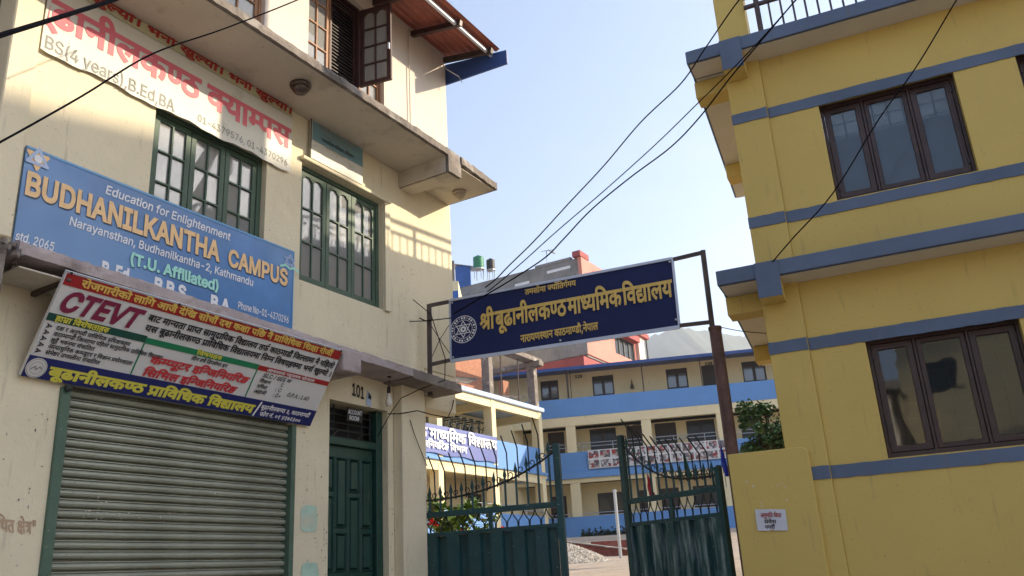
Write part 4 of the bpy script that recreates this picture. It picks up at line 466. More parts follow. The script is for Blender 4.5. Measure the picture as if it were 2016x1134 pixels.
def text_mesh(key, bold):
    k = (key, bold)
    if k in _tc: return _tc[k]
    V = []; E = []; C = []
    tx = TEXTS[key][0]
    for gi, x0 in zip(tx[::2], tx[1::2]):
        for fl in GLYPHS[gi]:            # x, y in 1/320 em; x + 2000 marks a curve's control point
            P = [((fl[i] - (2000 if fl[i] > 1000 else 0)) / 320 + x0, fl[i + 1] / 320, fl[i] < 1000) for i in range(0, len(fl), 2)]; Q = []
            for i in range(len(P)):
                a = P[i]; b = P[(i + 1) % len(P)]; Q.append(a)
                if not a[2] and not b[2]: Q.append(((a[0] + b[0]) / 2, (a[1] + b[1]) / 2, 1))
            s0 = next(i for i, q in enumerate(Q) if q[2]); Q = Q[s0:] + Q[:s0]; n = len(Q); out = []; i = 0
            while i < n:
                a = Q[i]; out.append(a[:2]); b = Q[(i + 1) % n]
                if not b[2]:
                    c = Q[(i + 2) % n]; t = .5
                    out.append(tuple((1 - t) ** 2 * a[j] + 2 * t * (1 - t) * b[j] + t * t * c[j] for j in (0, 1))); i += 2
                else: i += 1
            A = np.array(out)
            if bold:
                d = np.roll(A, -1, 0) - A; L = np.hypot(d[:, 0], d[:, 1]); keep = L > 1e-6; A = A[keep]
                d = np.roll(A, -1, 0) - A; d /= np.maximum(np.hypot(d[:, 0], d[:, 1])[:, None], 1e-9)
                nn = np.stack([-d[:, 1], d[:, 0]], 1); m = nn + np.roll(nn, 1, 0); l2 = (m ** 2).sum(1)[:, None]
                m = m / np.maximum(l2, .8) * 2; A = A + m * bold
            b0 = len(V); V += [Vector((float(x), float(y))) for x, y in A]; n = len(A)
            E += [(b0 + i, b0 + (i + 1) % n) for i in range(n)]; C.append(A)
    vo, eo, fo, *_ = delaunay_2d_cdt(V, E, [], 0, 1e-5)
    vv = np.array([(p.x, p.y) for p in vo]); fo = [f for f in fo if len(f) >= 3]
    cen = np.array([vv[list(f)].mean(0) for f in fo]); w = np.zeros(len(fo))
    for A in C:
        mask = (cen[:, 0] > A[:, 0].min()) & (cen[:, 0] < A[:, 0].max())
        if not mask.any(): continue
        px, py = cen[mask, 0][:, None], cen[mask, 1][:, None]
        x0, y0 = A[:, 0][None], A[:, 1][None]; x1, y1 = np.roll(A[:, 0], -1)[None], np.roll(A[:, 1], -1)[None]
        cr = (x1 - x0) * (py - y0) - (px - x0) * (y1 - y0)
        w[mask] += ((y0 <= py) & (y1 > py) & (cr > 0)).sum(1) - ((y0 > py) & (y1 <= py) & (cr < 0)).sum(1)
    _tc[k] = (vv, [f for f, q in zip(fo, w) if q != 0]); return _tc[k]
class Board:                       # a flat sheet: a metres from its left edge, b metres down from its top
    def __init__(s, tl, tr, bl):
        s.o = Vector(tl); s.W = (Vector(tr) - s.o).length; s.H = (Vector(bl) - s.o).length
        s.ex = (Vector(tr) - s.o).normalized(); s.ey = (Vector(bl) - s.o).normalized(); s.n = s.ey.cross(s.ex).normalized()
        if s.n.dot(-s.o) < 0: s.n = -s.n
    def at(s, a, b, off=0): return s.o + s.ex * a + s.ey * b + s.n * off
    def rect(s, name, a0, a1, b0, b1, m, parent, off=.004, th=.003):
        mb = MB(); mb.hexa([s.at(a0, b0, off - th), s.at(a1, b0, off - th), s.at(a1, b1, off - th), s.at(a0, b1, off - th),
                            s.at(a0, b0, off), s.at(a1, b0, off), s.at(a1, b1, off), s.at(a0, b1, off)])
        return obj(name, mb, m, parent)
    def text(s, key, a0, a1, base, h, m, parent, bold=.02, off=.008, shear=0, clip=-99, name='lettering'):
        vv, ff = text_mesh(key, bold); wd_ = TEXTS[key][1]; kx = (a1 - a0) / wd_; mb = MB()
        ff = [f for f in ff if min(a0 + vv[i][0] * kx for i in f) > clip]
        mb.v = [s.at(a0 + (p[0] + shear * p[1]) * kx, base - p[1] * h, off) for p in vv]; mb.f = [tuple(f) for f in ff]
        return obj(name, mb, m, parent, recalc=False)
def ring(bd, a, b, r0, r1, off, n=40):
    mb = MB()
    for k in range(n):
        t, u = 2 * math.pi * k / n, 2 * math.pi * (k + 1) / n
        mb.quad(*[bd.at(a + r * math.cos(q), b + r * math.sin(q), off) for r, q in ((r0, t), (r0, u), (r1, u), (r1, t))])
    return mb
def strokes(bd, pts, w, off, mb, closed=True):
    n = len(pts)
    for k in range(n if closed else n - 1):
        p, q = Vector(pts[k]), Vector(pts[(k + 1) % n]); d = (q - p).normalized() * w / 2; o = Vector((-d.y, d.x))
        mb.quad(*[bd.at(c.x, c.y, off + k * 2e-4) for c in (p - d - o, q + d - o, q + d + o, p - d + o)])
    return mb
def emblem(bd, a, b, r, m, parent, star=True):
    mb = ring(bd, a, b, r * .95, r, .008); s = obj('emblem_ring', mb, m, parent)
    mb = MB(); n = 0
    for rr, cnt in ((.83, 26),):                     # the lettering that runs round the seal, a few pixels high
        for k in range(cnt):
            t = 2 * math.pi * k / cnt; h = .07 * r * (1 if k % 3 else .5); c = (a + rr * r * math.cos(t), b + rr * r * math.sin(t))
            u = (math.cos(t), math.sin(t)); mb.quad(*[bd.at(c[0] + i * h * u[0] - j * h * .9 * u[1], c[1] + i * h * u[1] + j * h * .9 * u[0], .008) for i, j in ((-1, -1), (1, -1), (1, 1), (-1, 1))])
    obj('emblem_lettering', mb, m, parent)
    obj('emblem_ring', ring(bd, a, b, r * .66, r * .69, .0085), m, parent)
    mb = MB()
    for s_ in (0, 1):
        pts = [(a + r * .60 * math.cos(math.radians(90 + 180 * s_ + 120 * k)), b + r * .60 * math.sin(math.radians(90 + 180 * s_ + 120 * k))) for k in range(3)]
        strokes(bd, pts, r * .055, .009 + s_ * .001, mb)
    obj('emblem_star', mb, m, parent)
    obj('emblem_centre', ring(bd, a, b, r * .08, r * .22, .0095, 14), m, parent)
# ------------------------------------------------------------ windows
def casement(fr, bld, u0, u1, z0, z1, v, leaves, fm, gm, cols=1, rows=1, fw=.04, sw=.05, arch=False, name='window', glass_v=-.02, bar=.018, depth=.06, fixed_gap=0):
    mb = MB().wall(fr, u0, u1, z0, z1, v, depth, [(u0 + fw, u1 - fw, z0 + fw, z1 - fw)])
    w = obj(name, mb, fm, bld, at=fr.w((u0 + u1) / 2, v, z0), bevel=.004)
    a, b = u0 + fw, u1 - fw; step = (b - a) / leaves
    for k in range(leaves):
        l0, l1 = a + k * step + .003, a + (k + 1) * step - .003; c0, c1, d0, d1 = l0 + sw, l1 - sw, z0 + fw + sw, z1 - fw - sw
        holes = []; pw = (c1 - c0 - bar * (cols - 1)) / cols; ph = (d1 - d0 - bar * (rows - 1)) / rows
        for i in range(cols):
            for j in range(rows):
                holes.append((c0 + i * (pw + bar), c0 + i * (pw + bar) + pw, d0 + j * (ph + bar), d0 + j * (ph + bar) + ph))
        mb = MB().wall(fr, l0, l1, z0 + fw + .003, z1 - fw - .003, v - .012, .035, holes)
        if arch:
            for i in range(cols):
                h = holes[i * rows + rows - 1]; q = pw * .32
                for s_ in (0, 1):
                    x = h[0] if s_ == 0 else h[1]; x2 = x + q if s_ == 0 else x - q
                    p = [(x, h[3]), (x2, h[3]), (x, h[3] - q)]
                    vv = [fr.w(c, v - .013 - .03 * t, e) for t in (0, 1) for c, e in p]
                    i0 = len(mb.v); mb.v += vv; mb.f += [(i0, i0 + 1, i0 + 2), (i0 + 3, i0 + 5, i0 + 4), (i0 + 1, i0 + 4, i0 + 5, i0 + 2)]
        obj('sash', mb, fm, w, at=fr.w((l0 + l1) / 2, v, z0), bevel=.002)
        for h in holes:
            t = random.uniform(-.003, .003)
            mb = MB(); mb.hexa([fr.w(h[0] - .004, v - .03 + t, h[2] - .004), fr.w(h[1] + .004, v - .03 - t, h[2] - .004), fr.w(h[1] + .004, v - .034 - t, h[2] - .004), fr.w(h[0] - .004, v - .034 + t, h[2] - .004),
                                fr.w(h[0] - .004, v - .03 + t * .3, h[3] + .004), fr.w(h[1] + .004, v - .03 - t * .3, h[3] + .004), fr.w(h[1] + .004, v - .034 - t * .3, h[3] + .004), fr.w(h[0] - .004, v - .034 + t * .3, h[3] + .004)])
            obj('pane', mb, gm, w, at=fr.w((h[0] + h[1]) / 2, v, h[2]))
    return w
# ============================================================ ground and hills
GP = [(-3000, -.1), (-30, -.1), (1, 0), (5, .25), (8.5, .8), (12, 1.56), (18, 1.85), (26, 2.12), (33, 2.6), (38, 3.3), (3000, 3.3)]
def gz(y):
    for (a, p), (b, q) in zip(GP, GP[1:]):
        if a <= y <= b: return p + (q - p) * (y - a) / (b - a)
    return 3.3
M['sand'] = mat('sandy_ground', (.42, .34, .26), .95, var=.16, scale=1.6, dirt=(.26, .21, .16), dirt_amt=.45, bump=.8, bscale=14)
M['gravel'] = mat('pale_gravel', (.36, .33, .29), .9, var=.4, scale=14)
M['redbrick'] = mat('red_retaining_brick', (.22, .06, .045), .9, var=.35, scale=7, dirt=(.35, .2, .15), dirt_amt=.4, bump=.5)
mb = MB(); xs = [-3000, -60, -20, -8, 0, 8, 20, 60, 3000]; ys = sorted({p[0] for p in GP} | {3, 7, 10, 15, 22, 30, 60})
mb.v = [Vector((x, y, gz(y))) for y in ys for x in xs]
mb.f = [(j * 9 + i, j * 9 + i + 1, j * 9 + i + 10, j * 9 + i + 9) for j in range(len(ys) - 1) for i in range(8)]
kind(obj('ground', mb, M['sand']), 'structure')
M['hill'] = mat('forested_hill', (.06, .085, .055), .95, var=.3, scale=.02)
HP = [(lambda p: (p.x, p.z))(aty(x, y, 1600)) for x, y in ((1265, 670), (1290, 659), (1310, 657), (1340, 664), (1380, 669), (1420, 677), (1470, 670), (1500, 664), (1530, 666))]
RD = [(-2600, 150), (-1500, 210), (-900, 190), (-500, 230), (-250, 240), (-60, 270), (60, 310), (150, 350), (HP[0][0] - 60, HP[0][1] - 20)] + HP + [(640, 470), (800, 430), (1200, 350), (2600, 240)]
mb = MB(); nx = 620; rows = [(0, 1.0), (-120, .93), (-380, .62), (-700, .3), (-1000, .0)]
pts = []
for r, (dy, k) in enumerate(rows):
    for i in range(nx):
        x = -2600 + 5200 * i / (nx - 1)
        for (a, p), (b, q) in zip(RD, RD[1:]):
            if a <= x <= b: h = p + (q - p) * (x - a) / (b - a)
        h += math.sin(x * .13 + 1) * 2 + math.sin(x * .31) * 2 + random.uniform(-1.8, 1.8)
        pts.append(Vector((x, 1600 + dy + math.sin(x * .01 + r) * 40, h * k + (1 - k) * 3 + (math.sin(x * .02 + r * 2) * 14 * (1 - abs(2 * k - 1))) - 2)))
mb.v = pts; mb.f = [(r * nx + i, r * nx + i + 1, (r + 1) * nx + i + 1, (r + 1) * nx + i) for r in range(len(rows) - 1) for i in range(nx - 1)]
kind(obj('hills', mb, M['hill'], smooth=True), 'structure')
# ============================================================ campus building (left)
L = FL; LW = L.w
def grille(fr, par, u0, u1, z0, z1, v, m):
    mb = MB(); n = 7
    for k in range(n):
        u = u0 + (u1 - u0) * (k + .5) / n
        mb.tube([fr.w(u + .10 * math.sin(math.pi * t * 1.0) * (1 if k % 2 else -1), v, z0 + (z1 - z0) * t) for t in [i / 8 for i in range(9)]], .006, 4)
    for t in (.33, .66): mb.tube([fr.w(u0, v, z0 + (z1 - z0) * t), fr.w(u1, v, z0 + (z1 - z0) * t)], .006, 4)
    obj('window_grille', mb, m, par)
cb = thing('campus_building', LW(5, 0, 0), 'cream three-storey corner house with rolling shutter, green windows and white top floor', 'building')
SH = (3.39, 5.48); DR = (5.96, 6.815)
obj('ground_floor_wall', MB().wall(L, 2.2, 7.46, -.6, 3.9, 0, .25, [(SH[0], SH[1], -.7, 3.12), (DR[0], DR[1], -.7, 3.335)]), M['cream'], cb)
obj('left_wall_return', MB().box(L, .5, 2.64, -6, -.35, 3.95, 8.2), M['conc'], cb)
W1 = (3.86, 5.07, 4.2, 5.50); W2 = (5.52, 6.765, 4.41, 5.655)
obj('first_floor_wall', MB().wall(L, 2.68, 8.075, 3.901, 6.2, 0, .25, [W1, W2]), M['cream'], cb)
W3 = (5.56, 6.80, 6.55, 8.02); W4 = (3.9, 4.96, 6.55, 8.02)
obj('top_floor_wall', MB().wall(L, 2.68, 8.075, 6.201, 8.3, .004, .25, [W3, W4]), M['white'], cb)
obj('side_wall', MB().box(L, 7.79, 8.07, -6, -.251, 3.5, 8.28), M['cream'], cb)
obj('inner_wall', MB().box(L, 2.63, 7.46, -6, -2.2, -.6, 8.25), M['cream'], cb)
obj('room_partition', MB().box(L, 7.2, 7.45, -2.2, -.251, -.6, 3.6), M['cream'], cb)
obj('window_beam', MB().box(L, 7.461, 8.07, -.25, .002, 3.45, 3.9), M['cream'], cb, bevel=.02)
pu0 = L.hit(793, 900, .12)[0]; pu1 = L.hit(838, 900, .12)[0]
obj('pilaster', MB().box(L, pu0, pu1, .001, .12, -.6, 3.66), M['cream'], cb, bevel=.008)
obj('pilaster', MB().box(L, 2.645, 2.84, .001, .05, 3.95, 6.1), M['cream'], cb, bevel=.008)
obj('pilaster', MB().box(L, 2.645, 2.84, .005, .05, 6.21, 8.1), M['white'], cb, bevel=.008)
# awning slab over the street, its fascia chipped
def rough_slab(name, fr, u0, u1, v0, v1, zf, th, m, par, seg=60, jit=.018, chip=.02):
    mb = MB(); n = seg
    for i in range(n + 1):
        u = u0 + (u1 - u0) * i / n; z = zf(u); j = lambda a: random.uniform(-a, a)
        c = jit if random.random() < .75 else jit * 2
        ring_ = [(v0, z - th), (v1 + j(.004), z - th + j(.004)), (v1 + j(.006), z - th * .5), (v1 - abs(j(c)) * .5, z - abs(j(chip))), (v1 - .03 - abs(j(c)), z + .006), (v0, z + .01)]
        mb.v += [fr.w(u, a, b) for a, b in ring_]
    for i in range(n):
        for k in range(6): a = i * 6; mb.f.append((a + k, a + (k + 1) % 6, a + 6 + (k + 1) % 6, a + 6 + k))
    mb.f.append(tuple(range(6))); mb.f.append(tuple(range(n * 6, n * 6 + 6))[::-1])
    return obj(name, mb, m, par)
awz = lambda u: 3.805 - .025 * (u - 3.0)
rough_slab('awning_slab', L, 2.72, 6.75, -.02, .39, awz, .09, M['pinkconc'], cb, 70)
rough_slab('awning_slab', L, 6.751, 7.62, -.02, .385, awz, .105, M['conc'], cb, 18, jit=.012)
obj('awning_beam', MB().box(L, 5.70, 5.95, .001, .40, 3.50, 3.70), M['pinkconc'], cb, bevel=.01)
mb = MB(); 
for k in range(26):
    c = LW(2.62 + random.uniform(-.12, .16), .32 + random.uniform(-.1, .08), 3.78 - random.random() ** 2 * .12); r = random.uniform(.014, .034)
    mb.hexa([c + Vector((random.uniform(.6, 1.2) * r * a, random.uniform(.6, 1.2) * r * b, random.uniform(.5, 1.1) * r * d)) for a, b, d in ((-1, -1, -1), (1, -1, -1), (1, 1, -1), (-1, 1, -1), (-1, -1, 1), (1, -1, 1), (1, 1, 1), (-1, 1, 1))])
mb.box(L, 2.40, 2.66, .0, .36, 3.40, 3.78)
obj('broken_slab_end', mb, M['conc'], cb)
# upper slab
usz = lambda u: 6.24
rough_slab('balcony_slab', L, 2.3, 7.06, -.02, .70, usz, .09, M['conc'], cb, 90, jit=.012, chip=.012)
rough_slab('balcony_slab', L, 7.30, 8.05, -.02, .72, lambda u: 6.235 - .06 * (u - 7.1), .09, M['conc'], cb, 20, jit=.01, chip=.01)
obj('slab_soffit', MB().box(L, 2.3, 7.055, .006, .66, 6.142, 6.149), M['soffit'], cb)
obj('slab_soffit', MB().box(L, 7.305, 8.03, .006, .69, 6.085, 6.091), M['soffit'], cb)
obj('slab_soffit', MB().box(L, 2.75, 5.69, .006, .36, 3.64, 3.6505), M['soffit'], cb)
rough_slab('slab_beam', L, 7.061, 7.299, -.02, .70, lambda u: 6.235, .285, M['conc'], cb, 5, jit=.006, chip=.01)
obj('beam_soffit', MB().box(L, 7.075, 7.285, .006, .665, 5.938, 5.9495), M['soffit'], cb)
obj('beam_cheek', MB().box(L, 7.05, 7.0605, .006, .655, 5.95, 6.141), M['soffit'], cb)
# roof: red corrugated sheet on rafters
zi, zo, vo = 8.24, 8.05, .80
mb = MB(); n = 20; q = []
for i in range(n * 4 + 1):
    v = -.3 + (vo + .3) * i / (n * 4); z = zi + (zo - zi) * (v / vo) + .05 + .015 * math.cos(i * math.pi / 4)
    q.append((v, z))
for (a, b), (c, d) in zip(q, q[1:]):
    mb.quad(L.w(2, a, b), L.w(8.17, a, b), L.w(8.17, c, d), L.w(2, c, d)); mb.quad(L.w(2, a, b + .006), L.w(2, c, d + .006), L.w(8.17, c, d + .006), L.w(8.17, a, b + .006))
obj('corrugated_roof', mb, M['corr'], cb)
obj('roof_back', MB().hexa([LW(2, -6, 8.9), LW(8.17, -6, 8.9), LW(8.17, -.31, 8.42), LW(2, -.31, 8.42), LW(2, -6, 8.92), LW(8.17, -6, 8.92), LW(8.17, -.31, 8.44), LW(2, -.31, 8.44)]), M['corr'], cb)
for u in (5.9, 6.62, 7.36, 8.06):
    obj('rafter', MB().bar(LW(u, -.1, zi - .02), LW(u, vo - .05, zo - .0), .05, .07), M['dwood'] if u < 8 else M['pole'], cb)
obj('purlin', MB().bar(LW(2, vo - .12, zo + .01), LW(8.15, vo - .12, zo + .01), .035, .05), M['alu'], cb)
obj('gable_board', MB().hexa([LW(8.10, -.28, 7.87), LW(8.125, -.28, 7.87), LW(8.19, vo + .10, 7.86), LW(8.165, vo + .10, 7.86), LW(8.10, -.28, 8.20), LW(8.125, -.28, 8.20), LW(8.19, vo + .10, 8.06), LW(8.165, vo + .10, 8.06)]), M['rblue'], cb)
obj('roof_cable', MB().tube([LW(8.0, .02, 8.1), LW(7.98, .1, 7.98), LW(8.1, .2, 7.9), LW(8.12, .24, 7.8)], .006, 5), M['alu'], cb)
obj('downpipe_wire', MB().tube([LW(7.26, .03, 8.2 - .1 * k) for k in range(20)], .007, 5), M['soffit'], cb)
# windows
w = casement(L, cb, *W1, -.06, 3, M['green'], M['lglass'], 2, 4, .05, .05, arch=False)
grille(L, w, W1[0] + .05, W1[1] - .05, W1[2], W1[3], -.17, M['iron'])
w = casement(L, cb, *W2, -.06, 3, M['green'], M['lglass'], 2, 3, .045, .05, arch=True)
grille(L, w, W2[0] + .05, W2[1] - .05, W2[2], W2[3], -.17, M['iron'])
for W_ in (W1, W2, W4):
    mb = MB(); n = 36
    for i in range(n):
        a = W_[0] + (W_[1] - W_[0]) * i / n; b = W_[0] + (W_[1] - W_[0]) * (i + 1) / n
        da, db = .02 * math.sin(i * 1.1), .02 * math.sin((i + 1) * 1.1)
        mb.quad(L.w(a, -.32 + da, W_[2]), L.w(b, -.32 + db, W_[2]), L.w(b, -.32 + db, W_[3]), L.w(a, -.32 + da, W_[3]))
    obj('curtain', mb, M['curtain'], cb)
# raised band round the second window
mb = MB().box(L, 5.49, 6.86, .001, .05, 5.66, 5.70); obj('window_hood', mb, M['cream'], cb, bevel=.006)
mb = MB().box(L, 6.77, 6.86, .001, .03, 4.40, 5.659); obj('window_surround', mb, M['cream'], cb, bevel=.004)
# third-floor windows of orange wood, one casement swung open over louvres
for (a, b, lv) in ((5.56, 5.95, 1), (6.42, 6.80, 1)):
    casement(L, cb, a, b, W3[2], W3[3], -.05, lv, M['wood'], M['lglass'], 2, 5, .012, .035, arch=True)
obj('window_frame', MB().wall(L, 5.951, 6.419, W3[2], W3[3], -.05, .06, [(5.97, 6.40, W3[2] + .02, W3[3] - .03)]), M['dwood'], cb)
lw = obj('louvre_shutter', MB().wall(L, 5.971, 6.399, W3[2] + .02, W3[3] - .03, -.10, .02, [(5.99, 6.38, W3[2] + .04, W3[3] - .05)]), M['dwood'], cb)
z = W3[2] + .06
while z < W3[3] - .07:
    obj('louvre', MB().hexa([LW(5.99, -.09, z), LW(6.38, -.09, z), LW(6.38, -.13, z + .03), LW(5.99, -.13, z + .03), LW(5.99, -.09, z + .008), LW(6.38, -.09, z + .008), LW(6.38, -.13, z + .038), LW(5.99, -.13, z + .038)]), M['dwood'], lw); z += .045
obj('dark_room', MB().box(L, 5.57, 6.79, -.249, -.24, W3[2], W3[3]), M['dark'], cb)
FO = Frame(30.06 + 104, 0, 1)      # the open casement
hp = LW(6.41, -.04, 0)
class Off:                         # a frame hinged at a point
    def __init__(s, p, deg): t = math.radians(deg); s.a = Vector((math.sin(t), math.cos(t), 0)); s.n = Vector((math.cos(t), -math.sin(t), 0)); s.p = p
    def w(s, u, v, z): q = s.p + s.a * u + s.n * v; return Vector((q.x, q.y, z))
OS = Off(hp, 30.06 + 78)
w = casement(OS, cb, .0, .40, 6.97, W3[3] - .03, 0, 1, M['dwood'], M['lglass'], 2, 4, .008, .045, arch=True, name='open_casement', depth=.04)
obj('latch', MB().box(OS, .375, .395, .005, .03, 7.35, 7.43), M['alu'], cb)
casement(L, cb, *W4, -.05, 2, M['wood'], M['lglass'], 2, 5, .03, .035, arch=True)
# rolling shutter
sr = obj('rolling_shutter', MB().box(L, SH[0] + .003, SH[1] - .003, -.12, -.092, -.5, 3.115), M['iron'], cb)
pitch = .067; mb = MB(); o0 = LW(SH[0] + .05, -.13, 0)
prof = [(-.022, .0), (-.022, .008), (.016, .010), (.028, .018), (.033, .030), (.030, .042), (.020, .050), (-.004, .0525), (-.004, .0555), (.014, .0575), (.012, .0635), (-.022, .067)]
su, sv = SH[0] + .003, SH[1] - .003
for (a, b), (c, d) in zip(prof, prof[1:]):
    mb.quad(LW(su, -.065 + a, b), LW(sv, -.065 + a, b), LW(sv, -.065 + c, d), LW(su, -.065 + c, d))
first = None; z = 3.11 - pitch; k = 0
while z > .25:
    at = LW(su, -.065, z)
    if first is None:
        mb.v = [v + Vector((0, 0, z)) for v in mb.v]; first = obj('slat', mb, M['shut'], sr, at=at)
    else: dupe(first, sr, at + Vector((0, 0, random.uniform(-.0015, .0015))) )
    z -= pitch
mb = MB(); rs = random.Random(8)
for k in range(60):
    x, y = rs.choice([(185, 985), (190, 1008), (182, 1018), (340, 1010), (320, 1022), (420, 970), (560, 995), (430, 975), (250, 1015)]); u, z = L.hit(x + rs.uniform(-28, 28), y + rs.uniform(-6, 6), -.03); q = rs.uniform(.004, .018)
    mb.quad(LW(u, -.0285, z), LW(u + q * rs.uniform(.3, 1.4), -.0285, z + rs.uniform(-.004, .004)), LW(u + q * .8, -.0285, z + q * .5), LW(u + q * .1, -.0285, z + q * .4))
kind(obj('paint_scratches', mb, M['chip'], sr), 'stuff')
obj('shutter_guide', MB().box(L, SH[0] - .065, SH[0] + .008, -.14, .025, -.5, 3.03), M['shutfr'], cb, bevel=.006)
obj('shutter_guide', MB().box(L, SH[1] - .008, SH[1] + .045, -.14, .02, -.5, 3.03), M['shutfr'], cb, bevel=.006)
obj('bolt', MB().lathe(LW(3.36, .03, 3.02), [(.012, 0), (.028, .005), (.028, .02), (.012, .03)], 8, ax=L.n), M['iron'], cb)
# door with grille above
dv = -.10; zt = 2.93
dp = obj('door', MB().box(L, DR[0] + .004, 6.70, dv - .07, dv - .0275, -.4, zt), M['door'], cb)
u0, u1 = DR[0] + .004, 6.70; cw = (u1 - u0 - .06) / 4
STL = []
def dpanel(a, b, c, d):
    e = .014; f = .028
    P0 = [(a, c), (b, c), (b, d), (a, d)]; P1 = [(a + e, c + e), (b - e, c + e), (b - e, d - e), (a + e, d - e)]; P2 = [(a + f, c + f), (b - f, c + f), (b - f, d - f), (a + f, d - f)]
    mb = MB()
    for A, B, va, vb in ((P0, P1, dv - .011, dv + .006), (P1, P2, dv + .006, dv - .026)):
        for i in range(4):
            j = (i + 1) % 4; mb.quad(LW(A[i][0], va, A[i][1]), LW(A[j][0], va, A[j][1]), LW(B[j][0], vb, B[j][1]), LW(B[i][0], vb, B[i][1]))
    g = .040; P3 = [(a + g, c + g), (b - g, c + g), (b - g, d - g), (a + g, d - g)]
    for i in range(4):
        j = (i + 1) % 4; mb.quad(LW(P2[i][0], dv - .026, P2[i][1]), LW(P2[j][0], dv - .026, P2[j][1]), LW(P3[j][0], dv + .004, P3[j][1]), LW(P3[i][0], dv + .004, P3[i][1]))
    mb.quad(*[LW(p, dv + .004, q_) for p, q_ in P3])
    obj('door_panel', mb, M['door'], dp)
    STL.append((a, b, c, d))
for i in range(4):
    a = u0 + .012 + i * (cw + .012); b = a + cw
    if i % 2 == 0: dpanel(a, b, 2.50, 2.83); dpanel(a, b, 1.78, 2.47)
    else: dpanel(a, b, 2.17, 2.83); dpanel(a, b, 1.78, 2.14)
    if i % 2 == 0: dpanel(a, b, .78, 1.38); dpanel(a, b, .3, .75)
    else: dpanel(a, b, 1.05, 1.38); dpanel(a, b, .3, 1.02)
mid = (u0 + u1) / 2
dpanel(u0 + .012, mid - .01, 1.43, 1.68); dpanel(mid + .01, u1 - .012, 1.43, 1.68)
obj('door_stiles', MB().wall(L, u0, u1, .25, zt, dv - .011, .016, STL), M['door'], dp)
obj('handle', MB().tube([LW(6.0, dv + .03, 1.71), LW(6.09, dv + .035, 1.715), LW(6.10, dv, 1.715)], .010, 6), M['steel'], dp)
obj('door_transom', MB().box(L, DR[0] + .003, 6.72, dv - .06, dv + .03, zt + .005, zt + .075), M['door'], cb, bevel=.005)
obj('door_frame', MB().box(L, 6.72, DR[1] - .003, dv - .07, dv + .035, -.4, 3.33), M['door'], cb, bevel=.005)
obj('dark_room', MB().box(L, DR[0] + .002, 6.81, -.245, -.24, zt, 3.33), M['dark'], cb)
mb = MB()
for k, z in enumerate((3.02, 3.09, 3.16, 3.24)): mb.bar(LW(DR[0] + .005, dv - .02, z), LW(6.72, dv - .02, z), .012)
for u in (6.15, 6.35, 6.55, 6.68): mb.bar(LW(u, dv - .02, 3.0), LW(u, dv - .02, 3.33), .012)
mb.bar(LW(6.08, dv - .01, 3.0), LW(6.22, dv - .01, 3.09), .012); mb.bar(LW(6.45, dv - .01, 3.0), LW(6.58, dv - .01, 3.09), .012)
obj('transom_grille', mb, M['iron'], cb)
b = Board(LW(6.26, .006, 3.545), LW(6.45, .006, 3.525), LW(6.26, .006, 3.42))
b.text('d1', .0, .19, .125, .16, M['kprint'], cb, bold=.03, off=.002, name='door_number')
b = Board(L.P(-6, 1012, .003), L.P(72, 1020, .003), L.P(-6, 1045, .003))
b.text('k1', 0, b.W, b.H, b.H * 1.15, M['ochre'], cb, bold=.02, off=.002, name='painted_lettering')
def blob(name, fr, c, ru, rz, v, m, par, n=26, j=.12, sq=4):
    mb = MB(); pts = []
    for k in range(n):
        t = 2 * math.pi * k / n; r = (abs(math.cos(t)) ** sq + abs(math.sin(t)) ** sq) ** (-1 / sq) * (1 + random.uniform(-j, j))
        pts.append(fr.w(c[0] + ru * r * math.cos(t), v, c[1] + rz * r * math.sin(t)))
    mb.quad(*pts); return obj(name, mb, m, par)
blob('paint_patch', L, (5.715, 2.235), .105, .115, .004, M['mintpaint'], cb, j=.07)
blob('paint_patch', L, (5.74, 1.80), .10, .07, .004, M['mintpaint'], cb, j=.15)
mb = MB()
for k in range(60):
    q = random.choice([(5.78, 5.94, 1.6, 2.35), (5.6, 5.95, 1.6, 3.0), (6.83, 6.9, 1.6, 2.8), (7.0, 7.4, 4.0, 5.2), (3.0, 3.3, 2.2, 2.9)])
    cu_, cz_ = random.uniform(q[0], q[1]), random.uniform(q[2], q[3]); r1, r2 = random.uniform(.004, .009), random.uniform(.005, .016)
    mb.quad(*[LW(cu_ + r1 * math.cos(i) * random.uniform(.5, 1), .0035 + k * 2e-5, cz_ + r2 * math.sin(i) * random.uniform(.5, 1)) for i in range(6)])
kind(obj('wall_chips', mb, M['conc'], cb), 'stuff')
# lamps, bulb and plaque
def dome(at, r, label):
    t = thing('ceiling_lamp', at, label, 'lamp', 'round lamps under the upper slab')
    obj('lamp_rim', MB().lathe(at, [(r, 0), (r, -.02), (r * .92, -.035), (r * .8, -.038)], 28), M['lamps'] if r < .09 else M['lampm'], t, smooth=True)
    obj('lamp_bowl', MB().lathe(at, [(r * .86, -.03), (r * .78, -.06), (r * .55, -.088), (r * .2, -.1), (.0, -.102)], 28), M['lamps'] if r < .09 else M['lampm'], t, smooth=True)
    return t
dome(LW(5.074, .40, 6.141), .10, 'dark round bulkhead lamp under the balcony slab above the red-lettered banner')
dome(LW(7.80, .33, 6.084), .085, 'small round lamp under the outer corner of the balcony slab')
t = thing('light_bulb', LW(6.69, .12, 3.66), 'white screw-in bulb hanging in a black holder above the green door', 'light bulb')
at = LW(6.69, .12, 0)
obj('cord', MB().tube([at + Vector((0, 0, 3.66)), at + Vector((.01, 0, 3.60)), at + Vector((0, 0, 3.54))], .004, 5), M['black'], t)
obj('bulb_holder', MB().lathe(at, [(.016, 3.55), (.019, 3.52), (.019, 3.49), (.015, 3.48)], 12), M['black'], t, smooth=True)
obj('bulb_glass', MB().lathe(at, [(.013, 3.485), (.018, 3.46), (.036, 3.41), (.039, 3.385), (.030, 3.355), (.0, 3.342)], 16), M['bulb'], t, smooth=True)
